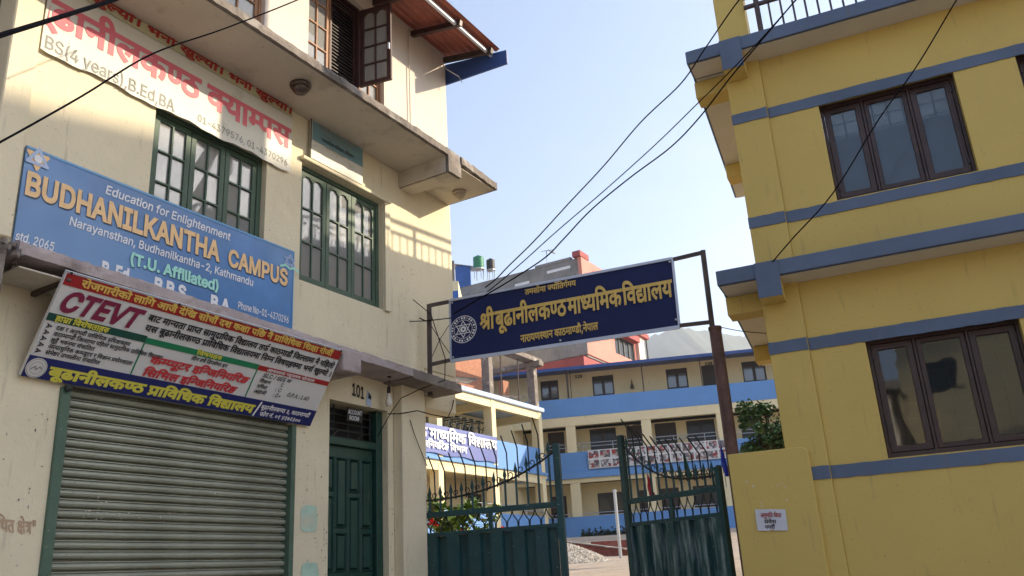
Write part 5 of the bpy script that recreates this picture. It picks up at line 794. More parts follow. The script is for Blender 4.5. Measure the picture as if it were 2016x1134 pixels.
obj('wall_hook', MB().lathe(L.w(6.60, .2, 3.66), [(.006, 0), (.02, -.02), (.022, -.045), (.008, -.05)], 8), M['black'], t)
t = thing('torn_sticker', LW(6.52, .01, 3.42), 'torn pale blue and white paper sticker beside the door number', 'sticker')
obj('sticker_sheet', MB().hexa([LW(a, c, z) for c in (.004, .009) for a, z in ((6.47, 3.36), (6.545, 3.33), (6.555, 3.45), (6.50, 3.50))][:4] + [LW(a, .009, z) for a, z in ((6.47, 3.36), (6.545, 3.33), (6.555, 3.45), (6.50, 3.50))]), M['lblue'], t)
obj('sticker_print', MB().hexa([LW(a, .0095, z) for a, z in ((6.50, 3.42), (6.54, 3.41), (6.55, 3.44), (6.51, 3.48))] + [LW(a, .0115, z) for a, z in ((6.50, 3.42), (6.54, 3.41), (6.55, 3.44), (6.51, 3.48))]), M['iron'], t)
t = thing('door_plaque', LW(6.33, -.04, 3.3), 'small black plaque reading ACCOUNT ROOM hung in the grille over the green door', 'sign')
tl, tr, bl = L.P(684, 803, -.05), L.P(714, 808, -.05), L.P(683, 828, -.05); b = Board(tl, tr, bl)
b.rect('plaque_panel', 0, b.W, 0, b.H, M['kprint'], t, off=0, th=.01)
b.text('a1', .012, b.W - .012, b.H * .44, b.H * .44, M['wprint'], t, bold=.02, off=.003); b.text('a2', .03, b.W - .05, b.H * .90, b.H * .44, M['wprint'], t, bold=.02, off=.003)
# ============================================================ banners on the campus building
t = thing('faded_banner', LW(4.2, .03, 5.45), 'faded white flex banner with large pink Devanagari lettering under the balcony slab', 'banner')
b = Board(LW(2.86, .03, 6.14), LW(5.345, .03, 6.14), LW(2.86, .03, 5.445))
mb = MB(); nx_, ny_ = 40, 8
for i in range(nx_ + 1):
    for k in range(ny_ + 1):
        a = b.W * i / nx_; c = b.H * k / ny_; rip = .0012 * math.sin(i * .9) * (k / ny_) ** 2
        mb.v.append(b.at(a, c + (.012 * math.sin(i * .55) + .006 * math.sin(i * 1.7) if k == ny_ else 0), rip))
mb.f = [(i * (ny_ + 1) + k, (i + 1) * (ny_ + 1) + k, (i + 1) * (ny_ + 1) + k + 1, i * (ny_ + 1) + k + 1) for i in range(nx_) for k in range(ny_)]
obj('banner_sheet', mb, M['ban'], t, recalc=False)
b.rect('banner_band', 0.002, b.W - .01, .002, .10, M['bantop'], t, off=.010)
b.text('r1', -.04, b.W - .02, .075, .105, M['dred'], t, bold=.04, off=.015, shear=.1, clip=0)
b.text('r2', -.14, b.W - .03, .445, .325, M['pinkp'], t, bold=.036, off=.0035, clip=.012)
b.text('r3', .02, 1.15, .672, .145, M['greyp'], t, bold=.012, off=.0035)
b.text('r4', 1.38, 2.44, .645, .09, M['greyp'], t, bold=.012, off=.0035)
t = thing('campus_signboard', LW(4.2, .04, 3.9), 'sky-blue signboard with gold capitals above the shop awning', 'sign')
tl, tr, bl = L.P(53, 286, .03), L.P(579.4, 495.5, .03), LW(0, 0, 0)
ua, za = L.hit(53, 286, .03); ub, zb_ = L.hit(579.4, 495.5, .03)
b = Board(LW(ua, .03, za), LW(ub, .03, zb_), LW(ua, .03, 3.86))
M['skyprint'] = mat('sky_print', (.075, .20, .44), .35, var=.25, scale=1.1, blotch=((.16, .30, .52), .50))
M['skyrim'] = mat('blue_sign_edge', (.10, .30, .55), .4, var=.05)
b.rect('sign_panel', 0, b.W, 0, b.H, M['skyprint'], t, off=0, th=.02)
b.rect('sign_edge', 0, b.W, 0, .018, M['skyrim'], t, off=.004); b.rect('sign_edge', b.W - .012, b.W, .02, b.H, M['skyrim'], t, off=.004)
for k, m_, o in (('sh', 'shadow', .0), ('go', 'tan', .003)):
    d = .008 if k == 'sh' else 0
    b.text('b2', .02 + d, 1.69 + d, .356 + d, .225, M[m_], t, bold=.045, off=.004 + o); b.text('b2b', 1.785 + d, 2.48 + d, .362 + d, .20, M[m_], t, bold=.045, off=.004 + o)
b.text('b1', .607, 1.795, .135, .095, M['wprint'], t, bold=.022, off=.004, shear=.15); b.text('b3', .36, 2.076, .475, .090, M['wprint'], t, bold=.018, off=.004, shear=.1)
b.text('b4', .86 + .006, 1.716, .625, .118, M['shadow'], t, bold=.05, off=.004); b.text('b4', .86, 1.71, .62, .118, M['mint'], t, bold=.05, off=.007)
b.text('b5', -.03, .28, .703, .085, M['wprint'], t, bold=.02, off=.004, shear=.15, clip=.005)
b.text('b6', .645, .90, .775, .145, M['wprint'], t, bold=.06, off=.004); b.text('b7', 1.09, 1.42, .775, .145, M['wprint'], t, bold=.06, off=.004)
b.text('b8', 1.63, 1.86, .778, .145, M['wprint'], t, bold=.06, off=.004); b.text('b9', 1.917, 2.51, .715, .085, M['wprint'], t, bold=.018, off=.004, shear=.1)
for s_, m_ in ((0, 'tan'), (1, 'lblue')):
    pts = [(.085 + .080 * math.cos(math.radians(90 + 180 * s_ + 120 * k)), .075 + .075 * math.sin(math.radians(90 + 180 * s_ + 120 * k))) for k in range(3)]
    obj('emblem_star', strokes(b, pts, .022, .006 + .003 * s_, MB()), M[m_], t)
obj('emblem_centre', ring(b, .085, .075, .0, .030, .011, 12), M['wprint'], t)
for s_ in (0, 1):
    pts = [(2.50 + .075 * math.cos(math.radians(90 + 180 * s_ + 120 * k)), .12 + .065 * math.sin(math.radians(90 + 180 * s_ + 120 * k))) for k in range(3)]
    obj('emblem_star', strokes(b, pts, .009, .006 + .002 * s_, MB()), M['lblue'], t)
obj('emblem_ribbon', strokes(b, [(2.39, .19), (2.45, .165), (2.5, .19), (2.56, .165), (2.61, .19)], .022, .006, MB(), closed=False), M['mint'], t)
# the slanting college board
t = thing('slanted_college_board', LW(4.3, .3, 3.1), 'red, white and navy board leaning from the awning edge over the shutter', 'sign')
tu0, tz0 = L.hit(133, 533, .42); tu1, tz1 = L.hit(675, 690, .42)
BLp = LW(tu0, .035, 3.05); b = Board(LW(tu0, .42, tz0), LW(tu1, .42, tz1), BLp + (Vector((0, 0, 0))))
b.n = b.ex.cross(b.ey).normalized(); b.n = b.n if b.n.dot(L.n) > 0 else -b.n
H_ = b.H; W_ = b.W
b.rect('board_panel', 0, W_, 0, H_, M['flexw'], t, off=0, th=.03)
def R(a0, a1, c0, c1, m, off=.004): return b.rect('printed_band', a0 * W_, a1 * W_, c0 * H_, c1 * H_, M[m], t, off=off)
R(0, 1, .0, .015, 'alu', .006); R(.002, .998, .017, .125, 'lred'); R(0, .28, .395, .465, 'dgreen'); R(.2805, .684, .41, .47, 'lgreen'); R(.6845, 1, .415, .47, 'lred')
R(0, 1, .80, 1, 'lnavy'); R(.278, .282, .471, .799, 'lgreen'); R(.682, .686, .471, .799, 'lgreen')
def T(k, a0, a1, base, h, m, bold=.03, shear=0, off=.0075): b.text(k, a0 * W_, a1 * W_, base * H_, h * H_, M[m], t, bold=bold, off=off, shear=shear)
T('c1', .046, .957, .102, .098, 'oyel', .035); T('c2', .012, .232, .352, .25, 'maroon', .05, .28)
T('c3', .258, .987, .243, .095, 'kprint', .032, .1); T('c4', .262, .992, .348, .095, 'kprint', .032, .1)
T('c5', .02, .165, .455, .075, 'yel', .035, .1)
for i, (k, e) in enumerate((('c6', .24), ('c7', .35), ('c8', .15), ('c9', .27), ('c10', .18))):
    y = .53 + i * .059
    T(k, .032, e, y, .055, 'kprint', .024, .1)
    obj('bullet', strokes(b, [(.008 * W_, (y - .035) * H_), (.020 * W_, (y - .018) * H_), (.008 * W_, y * H_), (.012 * W_, (y - .018) * H_)], .006, .0075, MB()), M['kprint'], t)
T('c11', .45, .54, .458, .065, 'yel', .03); T('c12', .44, .57, .525, .055, 'kprint', .025, .1); T('c13', .317, .665, .648, .11, 'redp', .045, .15); T('c14', .312, .635, .782, .11, 'redp', .045, .15)
T('c15', .72, .93, .462, .05, 'wprint', .02, .1); T('c16', .714, .834, .535, .062, 'kprint', .02, .15); T('c17', .71, .755, .60, .055, 'kprint', .025, .15); T('c17b', .80, .812, .60, .06, 'kprint', .015)
T('c18', .708, .75, .665, .055, 'kprint', .025, .15); T('c18b', .785, .812, .665, .06, 'kprint', .01, .1); T('c19', .705, .755, .73, .055, 'kprint', .025, .15); T('c19b', .785, .82, .73, .06, 'kprint', .01, .1)
T('c20', .842, .94, .695, .065, 'kprint', .014, .2); T('c21', .062, .733, .96, .14, 'yel', .05, .05)
T('c22', .76, .975, .895, .07, 'wprint', .028, .1); T('c23', .765, .945, .977, .07, 'wprint', .028, .15)
obj('printed_bar', strokes(b, [(.742 * W_, .98 * H_), (.754 * W_, .83 * H_)], .018, .0085, MB(), False), M['wprint'], t)
sx, sy, sr_ = .028 * W_, .905 * H_, .085 * H_
obj('emblem_disc', ring(b, sx, sy, 0, sr_ * 1.1, .006, 30), M['flexw'], t)
obj('emblem_ring', ring(b, sx, sy, sr_ * .95, sr_, .008, 30), M['greyp'], t); obj('emblem_ring', ring(b, sx, sy, sr_ * .64, sr_ * .69, .008, 30), M['greyp'], t)
obj('emblem_centre', strokes(b, [(sx - sr_ * .5, sy + .01), (sx - sr_ * .2, sy - .01), (sx, sy + .012), (sx + sr_ * .3, sy - .012), (sx + sr_ * .5, sy)], .008, .008, MB(), False), M['greyp'], t)
for fa in (.01, .33, .66, .99):
    obj('bolt', MB().lathe(b.at(fa * W_, .008 * H_, .006), [(.007, 0), (.009, .002), (.009, .005), (.004, .007)], 7, ax=b.n), M['iron'], t)
for u in (tu1 - .02, tu0 + .03):
    obj('board_bracket', MB().bar(LW(u, .40, tz1 - .03), LW(u, .0, tz1 - .05), .03), M['pole'], t)
# teal notice board over the second window
t = thing('teal_notice_board', LW(5.9, .04, 5.7), 'weathered teal and white notice board standing over the right green window', 'sign')
b = Board(LW(5.59, .05, 6.14), LW(6.37, .05, 6.14), LW(5.59, .05, 5.705))
b.rect('board_panel', 0, b.W, 0, b.H, M['ban'], t, off=0, th=.02); b.rect('printed_field', .012, b.W - .003, .008, b.H * .52, M['tealp'], t)
b.rect('board_edge', -.012, 0, 0, b.H, M['kprint'], t, off=.004)
b.text('t1', .1, b.W - .12, b.H * .16, .07, M['greyp'], t, bold=.01); b.text('t1', .16, b.W - .2, b.H * .30, .05, M['greyp'], t, bold=.0); b.text('t1', .14, b.W - .15, b.H * .44, .06, M['kprint'], t, bold=.012); b.text('t2', .2, b.W - .3, b.H * .58, .05, M['greyp'], t, bold=0.0)
# ============================================================ yellow house (right)
R_ = FR; RW = R_.w; K = 8.2 / 5.0
def rz(z): return 1.6 + (z - 1.6) * K
rb = thing('yellow_house', RW(-1, 0, 0), 'mustard yellow house with slate-blue bands and dark brown three-leaf windows', 'house')
ru = lambda u: u * K
wl, wr = ru(.043), ru(-.704)
win = {'up': (wr, wl, rz(3.612), rz(4.272)), 'up2': (ru(-1.80), ru(-1.02), rz(3.612), rz(4.283)), 'low': (ru(-.712), wl, rz(2.112), rz(2.775)), 'low2': (ru(-1.80), ru(-1.02), rz(2.112), rz(2.775))}
pr = ru(.338)
obj('wall', MB().wall(R_, -7.5, pr, -.6, rz(4.72), 0, .25, list(win.values())), M['yellow'], rb)
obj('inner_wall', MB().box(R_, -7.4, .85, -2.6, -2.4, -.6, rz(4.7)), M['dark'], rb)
obj('side_wall', MB().box(R_, ru(.55) - .25, ru(.55), -3.5, -.26, -.6, rz(4.72)), M['yellow'], rb)
obj('back_wall', MB().box(R_, -7.5, ru(.55), -3.75, -3.51, -.6, rz(4.72)), M['yellow'], rb)
obj('pilaster', MB().box(R_, pr + .002, ru(.555), -.25, .04, -.6, rz(4.72)), M['yellow'], rb, bevel=.006)
th = .105
for zt_, name in ((4.315, 'window_band'), (3.605, 'sill_band'), (2.822, 'window_band'), (2.105, 'sill_band')):
    z1 = rz(zt_); z0 = z1 - .078 * K * .9
    for ua_, ub_, v_ in ((-7.4, pr - .001, .001), (pr + .004, ru(.557), .041)):     # hand-painted raised band with an uneven edge
        mb = MB(); n = max(4, int((ub_ - ua_) / .07))
        for i in range(n + 1):
            u_ = ua_ + (ub_ - ua_) * i / n; j0, j1 = random.uniform(-.0035, .0035), random.uniform(-.0035, .0035)
            mb.v += [RW(u_, v_, z0 + j0), RW(u_, v_ + .010, z0 + j0 + .001), RW(u_, v_ + .010 + random.uniform(-.001, .001), z1 + j1), RW(u_, v_, z1 + j1)]
        for i in range(n): q = i * 4; mb.f += [(q, q + 4, q + 5, q + 1), (q + 1, q + 5, q + 6, q + 2), (q + 2, q + 6, q + 7, q + 3)]
        obj(name, mb, M['slate'], rb)
for k_, g in (('up', 'rglass'), ('up2', 'rglass'), ('low', 'rglass2'), ('low2', 'rglass2')):
    w = win[k_]
    # three leaves with a wider middle one
    a, b, z0, z1 = w; W = b - a; parts_ = [a + .032, a + W * .335, a + W * .68, b - .032]
    fr_ = obj('window', MB().wall(R_, a + .002, b - .002, z0 + .002, z1 - .002, -.10, .09, [(parts_[i] + (.012 if i else 0), parts_[i + 1] - (.012 if i < 2 else 0), z0 + .05, z1 - .05) for i in range(3)]), M['brown'], rb, bevel=.004)
    for i in range(3):
        l0, l1 = parts_[i] + (.013 if i else .001), parts_[i + 1] - (.013 if i < 2 else .001); e = .058 if i != 1 else .045
        obj('sash', MB().wall(R_, l0, l1, z0 + .052, z1 - .052, -.112, .04, [(l0 + e, l1 - e, z0 + .052 + e, z1 - .052 - e)]), M['brown'], fr_, bevel=.006)
        t_ = random.uniform(-.004, .004)
        q = [(l0 + e - .004, z0 + .05 + e), (l1 - e + .004, z0 + .05 + e), (l1 - e + .004, z1 - .05 - e), (l0 + e - .004, z1 - .05 - e)]
        obj('pane', MB().hexa([RW(u, -.135 + (t_ if j in (0, 3) else -t_), z) for j, (u, z) in enumerate(q)] + [RW(u, -.131 + (t_ if j in (0, 3) else -t_), z) for j, (u, z) in enumerate(q)]), M[g], fr_)
        if i != 1:
            for zz in (z0 + .16, z1 - .16): obj('hinge', MB().box(R_, (a + .035 if i == 0 else b - .05), (a + .05 if i == 0 else b - .035), -.111, -.095, zz - .03, zz + .03), M['brown'], fr_)
    mb = MB(); n = 9
    for i in range(n): u = a + (b - a) * (i + .5) / n; mb.bar(RW(u, -.19, z0), RW(u, -.19, z1), .014)
    for i in range(8): z = z0 + (z1 - z0) * (i + .5) / 8; mb.bar(RW(a, -.19, z), RW(b, -.19, z), .012)
    obj('window_grille', mb, M['grey'], fr_)
# slabs with beam ends
def rslab(z_s, v1, uL, th_, bz):
    c = R_
    side = .30                                                  # the slab turns the corner and runs back along the side
    obj('slab', MB().box(c, -7.6, uL, -.02, v1, z_s, z_s + th_), M['slate'], rb, bevel=.008)
    obj('slab_soffit', MB().box(c, -7.5, uL - .025, .002, v1 - .02, z_s - .012, z_s - .001), M['rsoffit'], rb)
    obj('drip_line', MB().box(c, -7.5, uL - .02, v1 - .012, v1 - .002, z_s - .008, z_s + .002), M['kprint'], rb)
    u0 = ru(.55)
    q = 7.0; du = uL - u0; e = .02
    obj('side_slab', MB().hexa([c.w(u0 + .001, -.021, z_s), c.w(uL, -.021, z_s), c.w(uL + .18, -3.4, z_s), c.w(u0 + .001, -3.4, z_s), c.w(u0 + .001, -.021, z_s + th_), c.w(uL, -.021, z_s + th_), c.w(uL + .18, -3.4, z_s + th_), c.w(u0 + .001, -3.4, z_s + th_)]), M['slate'], rb)
    obj('slab_soffit', MB().hexa([c.w(u0 + .001, -.03, z_s - .01), c.w(uL - .025, -.03, z_s - .01), c.w(uL + .155, -3.4, z_s - .01), c.w(u0 + .001, -3.4, z_s - .01), c.w(u0 + .001, -.03, z_s - .001), c.w(uL - .025, -.03, z_s - .001), c.w(uL + .155, -3.4, z_s - .001), c.w(u0 + .001, -3.4, z_s - .001)]), M['rsoffit'], rb)
    return
zt_ = rz(4.667); v1 = .31
rslab(zt_, v1, ru(.762), .15, 0)
zm = rz(3.177) - .02; v1m = .31
rslab(zm, v1m, ru(.768), .15, 0)
for z_s in (zt_, zm):
    b0, b1 = ru(.415), ru(.545)
    obj('beam_end', MB().box(R_, b0, b1, .041, v1 + .004, z_s - .195, z_s + .02), M['yellow'], rb, bevel=.005)
    obj('beam_face', MB().box(R_, b0 - .002, b1 + .002, v1 + .0045, v1 + .012, z_s - .197, z_s + .149), M['slate'], rb)
    obj('side_beam', MB().box(R_, ru(.557), ru(.762) + .01, -.32, -.07, z_s - .20, z_s - .013), M['yellow'], rb, bevel=.005)
    obj('side_beam', MB().box(R_, ru(.557), ru(.762) + .1, -2.5, -2.25, z_s - .20, z_s - .013), M['yellow'], rb, bevel=.005)
# roof column and railing
cu0, cu1 = ru(.362), ru(.545); ztop = zt_ + .151
obj('roof_column', MB().box(R_, cu0, cu1, -.06, .25, ztop, ztop + 2.6), M['yellow'], rb, bevel=.006)
rl = thing('roof_railing', RW(-1, .22, ztop), 'brown iron railing along the front edge of the yellow roof', 'railing')
v = v1 - .03; uP = ru(.283)
obj('top_rail', MB().bar(RW(cu0 - .001, v, ztop + .46), RW(-7.4, v, ztop + .46), .045), M['brown'], rl)
obj('lower_rail', MB().bar(RW(cu0 - .001, v, ztop + .33), RW(-7.4, v, ztop + .33), .035), M['brown'], rl)
u = uP; k = 0; ref = None
while u > -3.2:
    big = k % 9 == 0
    mb = MB().bar(RW(u, v, ztop - .02), RW(u, v, ztop + (.44 if big else .315)), .042 if big else .016)
    obj('railing_post' if big else 'baluster', mb, M['brown'], rl, at=RW(u, v, ztop)); u -= .115; k += 1
rs_ = thing('side_roof_railing', RW(ru(.74), -1, ztop), 'brown iron railing along the side edge of the yellow roof towards the gate', 'railing')
def sp(t): return RW(ru(.742) - .22 + .35 * t / 6.4, -1.0 - t, 0)
def z_(p, z): return Vector((p.x, p.y, z))
obj('top_rail', MB().bar(z_(sp(0), ztop + .50), z_(sp(2.4), ztop + .50), .045), M['brown'], rs_)
obj('lower_rail', MB().bar(z_(sp(0), ztop + .36), z_(sp(2.4), ztop + .36), .035), M['brown'], rs_)
for k in range(20):
    p = sp(k * .12); big = k % 9 == 0
    obj('railing_post' if big else 'baluster', MB().bar(z_(p, ztop - .02), z_(p, ztop + (.48 if big else .35)), .042 if big else .018), M['brown'], rs_, at=z_(p, ztop))
# ------------------------------------------------------------ gate wall with its paper notice
gu0, gz0 = R_.hit(1590, 885, .10); gu1, gz1 = R_.hit(1432, 895, .10)
gw = thing('gate_wall', RW((gu0 + gu1) / 2, 0, 0), 'short mustard yellow wall stub between the gate and the yellow house', 'wall')
mb = MB(); n = 8; prof = [(gu1, -.6), (gu1, gz1)] + [(gu0 + .09 - .09 * math.sin(i / n * math.pi / 2), gz1 - .05 + .05 * math.cos(i / n * math.pi / 2)) for i in range(n + 1)] + [(gu0, -.6)]
A = [RW(u, .10, z) for u, z in prof]; B = [RW(u, -.16, z) for u, z in prof]; m_ = len(A); mb.v = A + B
mb.f = [tuple(range(m_)), tuple(range(m_, 2 * m_))[::-1]] + [(i, (i + 1) % m_, m_ + (i + 1) % m_, m_ + i) for i in range(m_)]
obj('wall_body', mb, M['yellow'], gw, bevel=.006)
mb = MB()
for (x, y) in ((1520, 957), (1531, 955), (1536, 953), (1540, 952), (1545, 960), (1540, 974), (1483, 957), (1549, 985), (1521, 985), (1499, 992), (1501, 998), (1470, 948)):
    u, z = R_.hit(x, y, .103); r = random.uniform(.004, .013)
    mb.quad(*[RW(u + r * math.cos(i) * random.uniform(.5, 1.2), .1025, z + r * math.sin(i) * random.uniform(.3, .9)) for i in range(6)])
kind(obj('paint_chips', mb, M['chip'], gw), 'stuff')
t = thing('paper_notice', R_.P(1518, 1025, .11), 'torn white paper notice with three handwritten lines pasted on the yellow gate wall', 'notice')
b = Board(R_.P(1486, 1003, .106), R_.P(1546, 1003, .106), R_.P(1489, 1044, .106))
mb = MB(); cr = random.Random(3)
edge = [(0, 0), (b.W * .5, -.003), (b.W, 0), (b.W * 1.02, b.H * .5), (b.W * 1.04, b.H), (b.W * .6, b.H * 1.0), (b.W * .5, b.H * .96), (b.W * .45, b.H * 1.01), (b.W * .05, b.H * 1.02), (b.W * .02, b.H * .5)]
mb.quad(*[b.at(a, c, .003 + (.006 if i in (3, 5, 7) else 0)) for i, (a, c) in enumerate(edge)])
mb.quad(*[b.at(a, c, .001) for i, (a, c) in enumerate(edge)])
obj('paper_sheet', mb, M['paper'], t)
b.text('n1', b.W * .18, b.W * .86, b.H * .38, b.H * .30, M['dred'], t, bold=.02, off=.012); b.text('n2', b.W * .30, b.W * .68, b.H * .66, b.H * .26, M['kprint'], t, bold=.02, off=.012); b.text('n3', b.W * .30, b.W * .62, b.H * .92, b.H * .25, M['kprint'], t, bold=.02, off=.012)
# ============================================================ the gate
def lerp(a, b, t): return a + (b - a) * t
HL = aty(834, 1052, 9.05); GL = aty(1108, 1030, 8.60)          # hinge and free edge, left leaf, at sheet-top height
HR = aty(1425, 1014, 8.42); GR = aty(1236, 1030, 9.35)
class Leaf:
    def __init__(s, h, g): s.h = Vector(h); s.d = Vector((g.x - h.x, g.y - h.y, 0)); s.w_ = s.d.length; s.d.normalize(); s.n = Vector((s.d.y, -s.d.x, 0)); s.n = s.n if s.n.y < 0 else -s.n
    def w(s, u, v, z): p = s.h + s.d * u + s.n * v; return Vector((p.x, p.y, z))
def gate_leaf(lf, zb, zs, zr, label, gm, worn, n_bars, z_low, z_high, lift, npan, cpow=2.5, spk=.28):
    g = thing('gate_leaf', lf.w(lf.w_ / 2, 0, zb), label, 'gate', 'leaves of the school gate'); W = lf.w_
    def Z(z, u): return z + lift * u / W
    def bx(nm, u0, u1, v0, v1, z0, z1, m, bev=.004): return obj(nm, MB().hexa([lf.w(u0, v0, Z(z0, u0)), lf.w(u1, v0, Z(z0, u1)), lf.w(u1, v1, Z(z0, u1)), lf.w(u0, v1, Z(z0, u0)), lf.w(u0, v0, Z(z1, u0)), lf.w(u1, v0, Z(z1, u1)), lf.w(u1, v1, Z(z1, u1)), lf.w(u0, v1, Z(z1, u0))]), m, g, bevel=bev)
    bx('stile', -.025, .03, -.03, .03, zb, zr + .19 if lift <= .05 else zr + .1, gm); bx('stile', W - .045, W + .02, -.03, .03, zb, z_high, gm)
    bx('rail', .031, W - .046, -.025, .025, zr - .045, zr + .01, gm); bx('rail', .031, W - .046, -.025, .025, zs - .03, zs + .005, gm)
    bx('rail', .031, W - .046, -.025, .025, zb, zb + .05, gm)
    bx('middle_post', W * .5 - .02, W * .5 + .02, -.02, .02, zs + .006, zr - .046, gm)
    # folded sheet: alternate proud and recessed panels
    pw = (W - .08) / npan
    for k in range(npan):
        u0 = .032 + k * pw
        for nm, q0, q1, o0, o1 in (('sheet_panel', 0, .52, .024, .024), ('sheet_fold', .52, .58, .024, -.024), ('sheet_panel', .58, .93, -.024, -.024), ('sheet_fold', .93, 1, -.024, .024)):
            a, b = u0 + q0 * pw, u0 + q1 * pw; z0_, z1_ = zb + .05, zs - .031
            obj(nm, MB().hexa([lf.w(a, o0 - .003, z0_), lf.w(b, o1 - .003, z0_), lf.w(b, o1, z0_), lf.w(a, o0, z0_), lf.w(a, o0 - .003, z1_), lf.w(b, o1 - .003, z1_), lf.w(b, o1, z1_), lf.w(a, o0, z1_)]), worn if worn else gm, g)
    # curve of the crest
    def crest(u):
        t = u / W; return z_low + (z_high - .05 - z_low) * (t ** cpow)
    mb = MB(); mb.tube([lf.w(u, 0, crest(u)) for u in [W * i / 24 for i in range(25)]], .011, 6); obj('crest_rail', mb, M['iron'], g)
    for k in range(n_bars):
        u = .02 + (W - .06) * (k + .5) / n_bars; zc = crest(u)
        mb = MB().bar(lf.w(u, 0, Z(zr, u) + .0), lf.w(u, 0, zc + .03), .022, .012)
        p = lf.w(u, 0, zc + .03); s_ = lf.d * .02
        q = [p - s_ * .4, p - s_ + Vector((0, 0, .035)), p + Vector((0, 0, .12)), p + s_ + Vector((0, 0, .035)), p + s_ * .4]
        mb.hexa([q[0] - lf.n * .004, q[1] - lf.n * .004, q[3] - lf.n * .004, q[4] - lf.n * .004, q[0] + lf.n * .004, q[1] + lf.n * .004, q[3] + lf.n * .004, q[4] + lf.n * .004])
        mb.hexa([q[1] - lf.n * .004, q[2] - lf.n * .002, q[2] - lf.n * .001, q[3] - lf.n * .004, q[1] + lf.n * .004, q[2] + lf.n * .002, q[2] + lf.n * .001, q[3] + lf.n * .004])
        obj('spear_bar', mb, gm, g)
        # scroll
        mb = MB(); uc = u + (W - .06) / n_bars * .5; c = lf.w(uc, 0, crest(uc) + .045); pts = []
        for i in range(15):
            a = -math.pi / 2 + i * .42; r = .034 * (1 - i * .045); pts.append(c + lf.d * (r * math.cos(a)) * (1 if k % 2 else -1) + Vector((0, 0, r * math.sin(a))))
        mb.tube(pts, .0055, 5); obj('scroll', mb, M['iron'], g)
        # wavy bars below the rail
        mb = MB(); s2 = (W - .06) / n_bars / 2; zt2, zb2 = Z(zr, u) - .045, Z(zs, u)
        for sg in (-1, 1):
            mb.tube([lf.w(u + sg * s2, .0, zt2), lf.w(u + sg * s2 * .75, .0, lerp(zt2, zb2, .3)), lf.w(u + sg * s2 * .12, .0, lerp(zt2, zb2, .62)), lf.w(u + sg * s2 * .05, .0, zb2)], .006, 5)
        obj('wavy_bar', mb, M['iron'], g)
    # raked spikes behind the crest
    for k in range(n_bars - 1):
        u = .04 + (W - .10) * (k + .8) / n_bars; zc = crest(u); ln = .40
        a = lf.w(u, -.02, zc - .02); b = lf.w(u, -.01, zc + spk); c = lf.w(u, .14, zc + spk + .15)
        obj('raked_spike', MB().tube([a, b, c, c + (c - b) * .05], [.008, .008, .0075, .001], 6), M['iron'], g)
    return g
lfL = Leaf(HL, GL); lfR = Leaf(HR, GR); zs = HL.z
gl = gate_leaf(lfL, .70, zs, zs + .20, 'closed left gate leaf with dark teal sheet and spears, against the house pillar', M['gate'], None, 12, zs + .33, zs + .77, .0, 6)
obj('gate_post', MB().box(FW, HL.x - .07, HL.x - .03, -HL.y - .02, -HL.y + .02, .6, zs + .3), M['gate'], gl)
for zq in (1.9, 1.3): obj('hinge', MB().box(FW, HL.x - .12, HL.x - .02, -HL.y - .02, -HL.y + .06, zq, zq + .09), M['iron'], gl)
gr = gate_leaf(lfR, .70, zs + .0, zs + .24, 'half-open right gate leaf with scratched teal sheet beside the yellow wall', M['gate'], M['gatew'], 12, zs + .35, zs + .93, -.0, 6, 3.2, .24)
obj('hasp', MB().tube([lfR.w(lfR.w_ + .02, .0, 1.55), lfR.w(lfR.w_ + .06, .0, 1.56), lfR.w(lfR.w_ + .06, 0, 1.48), lfR.w(lfR.w_ + .02, 0, 1.47)], .008, 6), M['iron'], gr)
obj('gate_post', MB().box(FW, HR.x + .0, HR.x + .05, -HR.y - .09, -HR.y - .04, .6, zs + .45), M['gate'], gr)
for x, y, nm, m_, lab in ((1421, 905, 'blue_flag', 'flagb', 'furled blue flag tied at the hinge end of the right gate leaf'), (1276, 955, 'red_flag', 'flagr', 'small furled red flag tied on the spears of the right gate leaf'), (1348, 915, 'green_flag', 'flagg', 'small furled green flag tied on the spears of the right gate leaf')):
    Y = 8.3 if x > 1400 else (9.1 if x < 1300 else 8.75); c = aty(x, y, Y); t = thing(nm, c, lab, 'flag'); h = .16 if x > 1400 else .13
    mb = MB(); mb.v = []
    for k in range(9):
        z = h - 2 * h * k / 8; r = (.002 + .030 * (k / 8) ** .8) * (1 if k < 8 else .5)
        for j in range(8):
            a = 2 * math.pi * j / 8; rr = r * (1 + .35 * math.sin(3 * a + k)); mb.v.append(c + Vector((rr * math.cos(a) + .004 * k, rr * math.sin(a) * .5, z)))
    mb.f = [(k * 8 + j, k * 8 + (j + 1) % 8, (k + 1) * 8 + (j + 1) % 8, (k + 1) * 8 + j) for k in range(8) for j in range(8)]
    obj('flag_cloth', mb, M[m_], t, smooth=True); obj('flag_pole', MB().tube([c + Vector((0, 0, h * 1.35)), c + Vector((.01, 0, -h * 1.6))], .005, 5), M['steel'], t)
# ============================================================ the big sign over the gate
t = thing('gate_signboard', aty(1100, 600, 8.7), 'navy signboard with gold Devanagari name hung between steel posts over the gate', 'sign')
YL, YR = 9.05, 8.30
tl, tr, bl, br = aty(886, 592, YL), aty(1324, 509, YR), aty(888, 711, YL), aty(1338, 644, YR)
b = Board(tl, tr, bl); b.W = (tr - tl).length
sgn = b
nb = b.n
mb = MB().hexa([tl - nb * .05, tr - nb * .05, br - nb * .05, bl - nb * .05, tl, tr, br, bl]); obj('sign_panel', mb, M['navy'], t)
for p, q, w_ in ((tl, tr, .028), (bl, br, .036), (tl, bl, .02), (tr, br, .024)):
    obj('sign_edge', MB().bar(p + nb * .004, q + nb * .004, w_, .024, up=nb), M['alu'], t)
Wd, Hd = b.W, b.H
b.text('g1', .355 * Wd, .583 * Wd, .145 * Hd, .13 * Hd, M['gold'], t, bold=.028, off=.016)
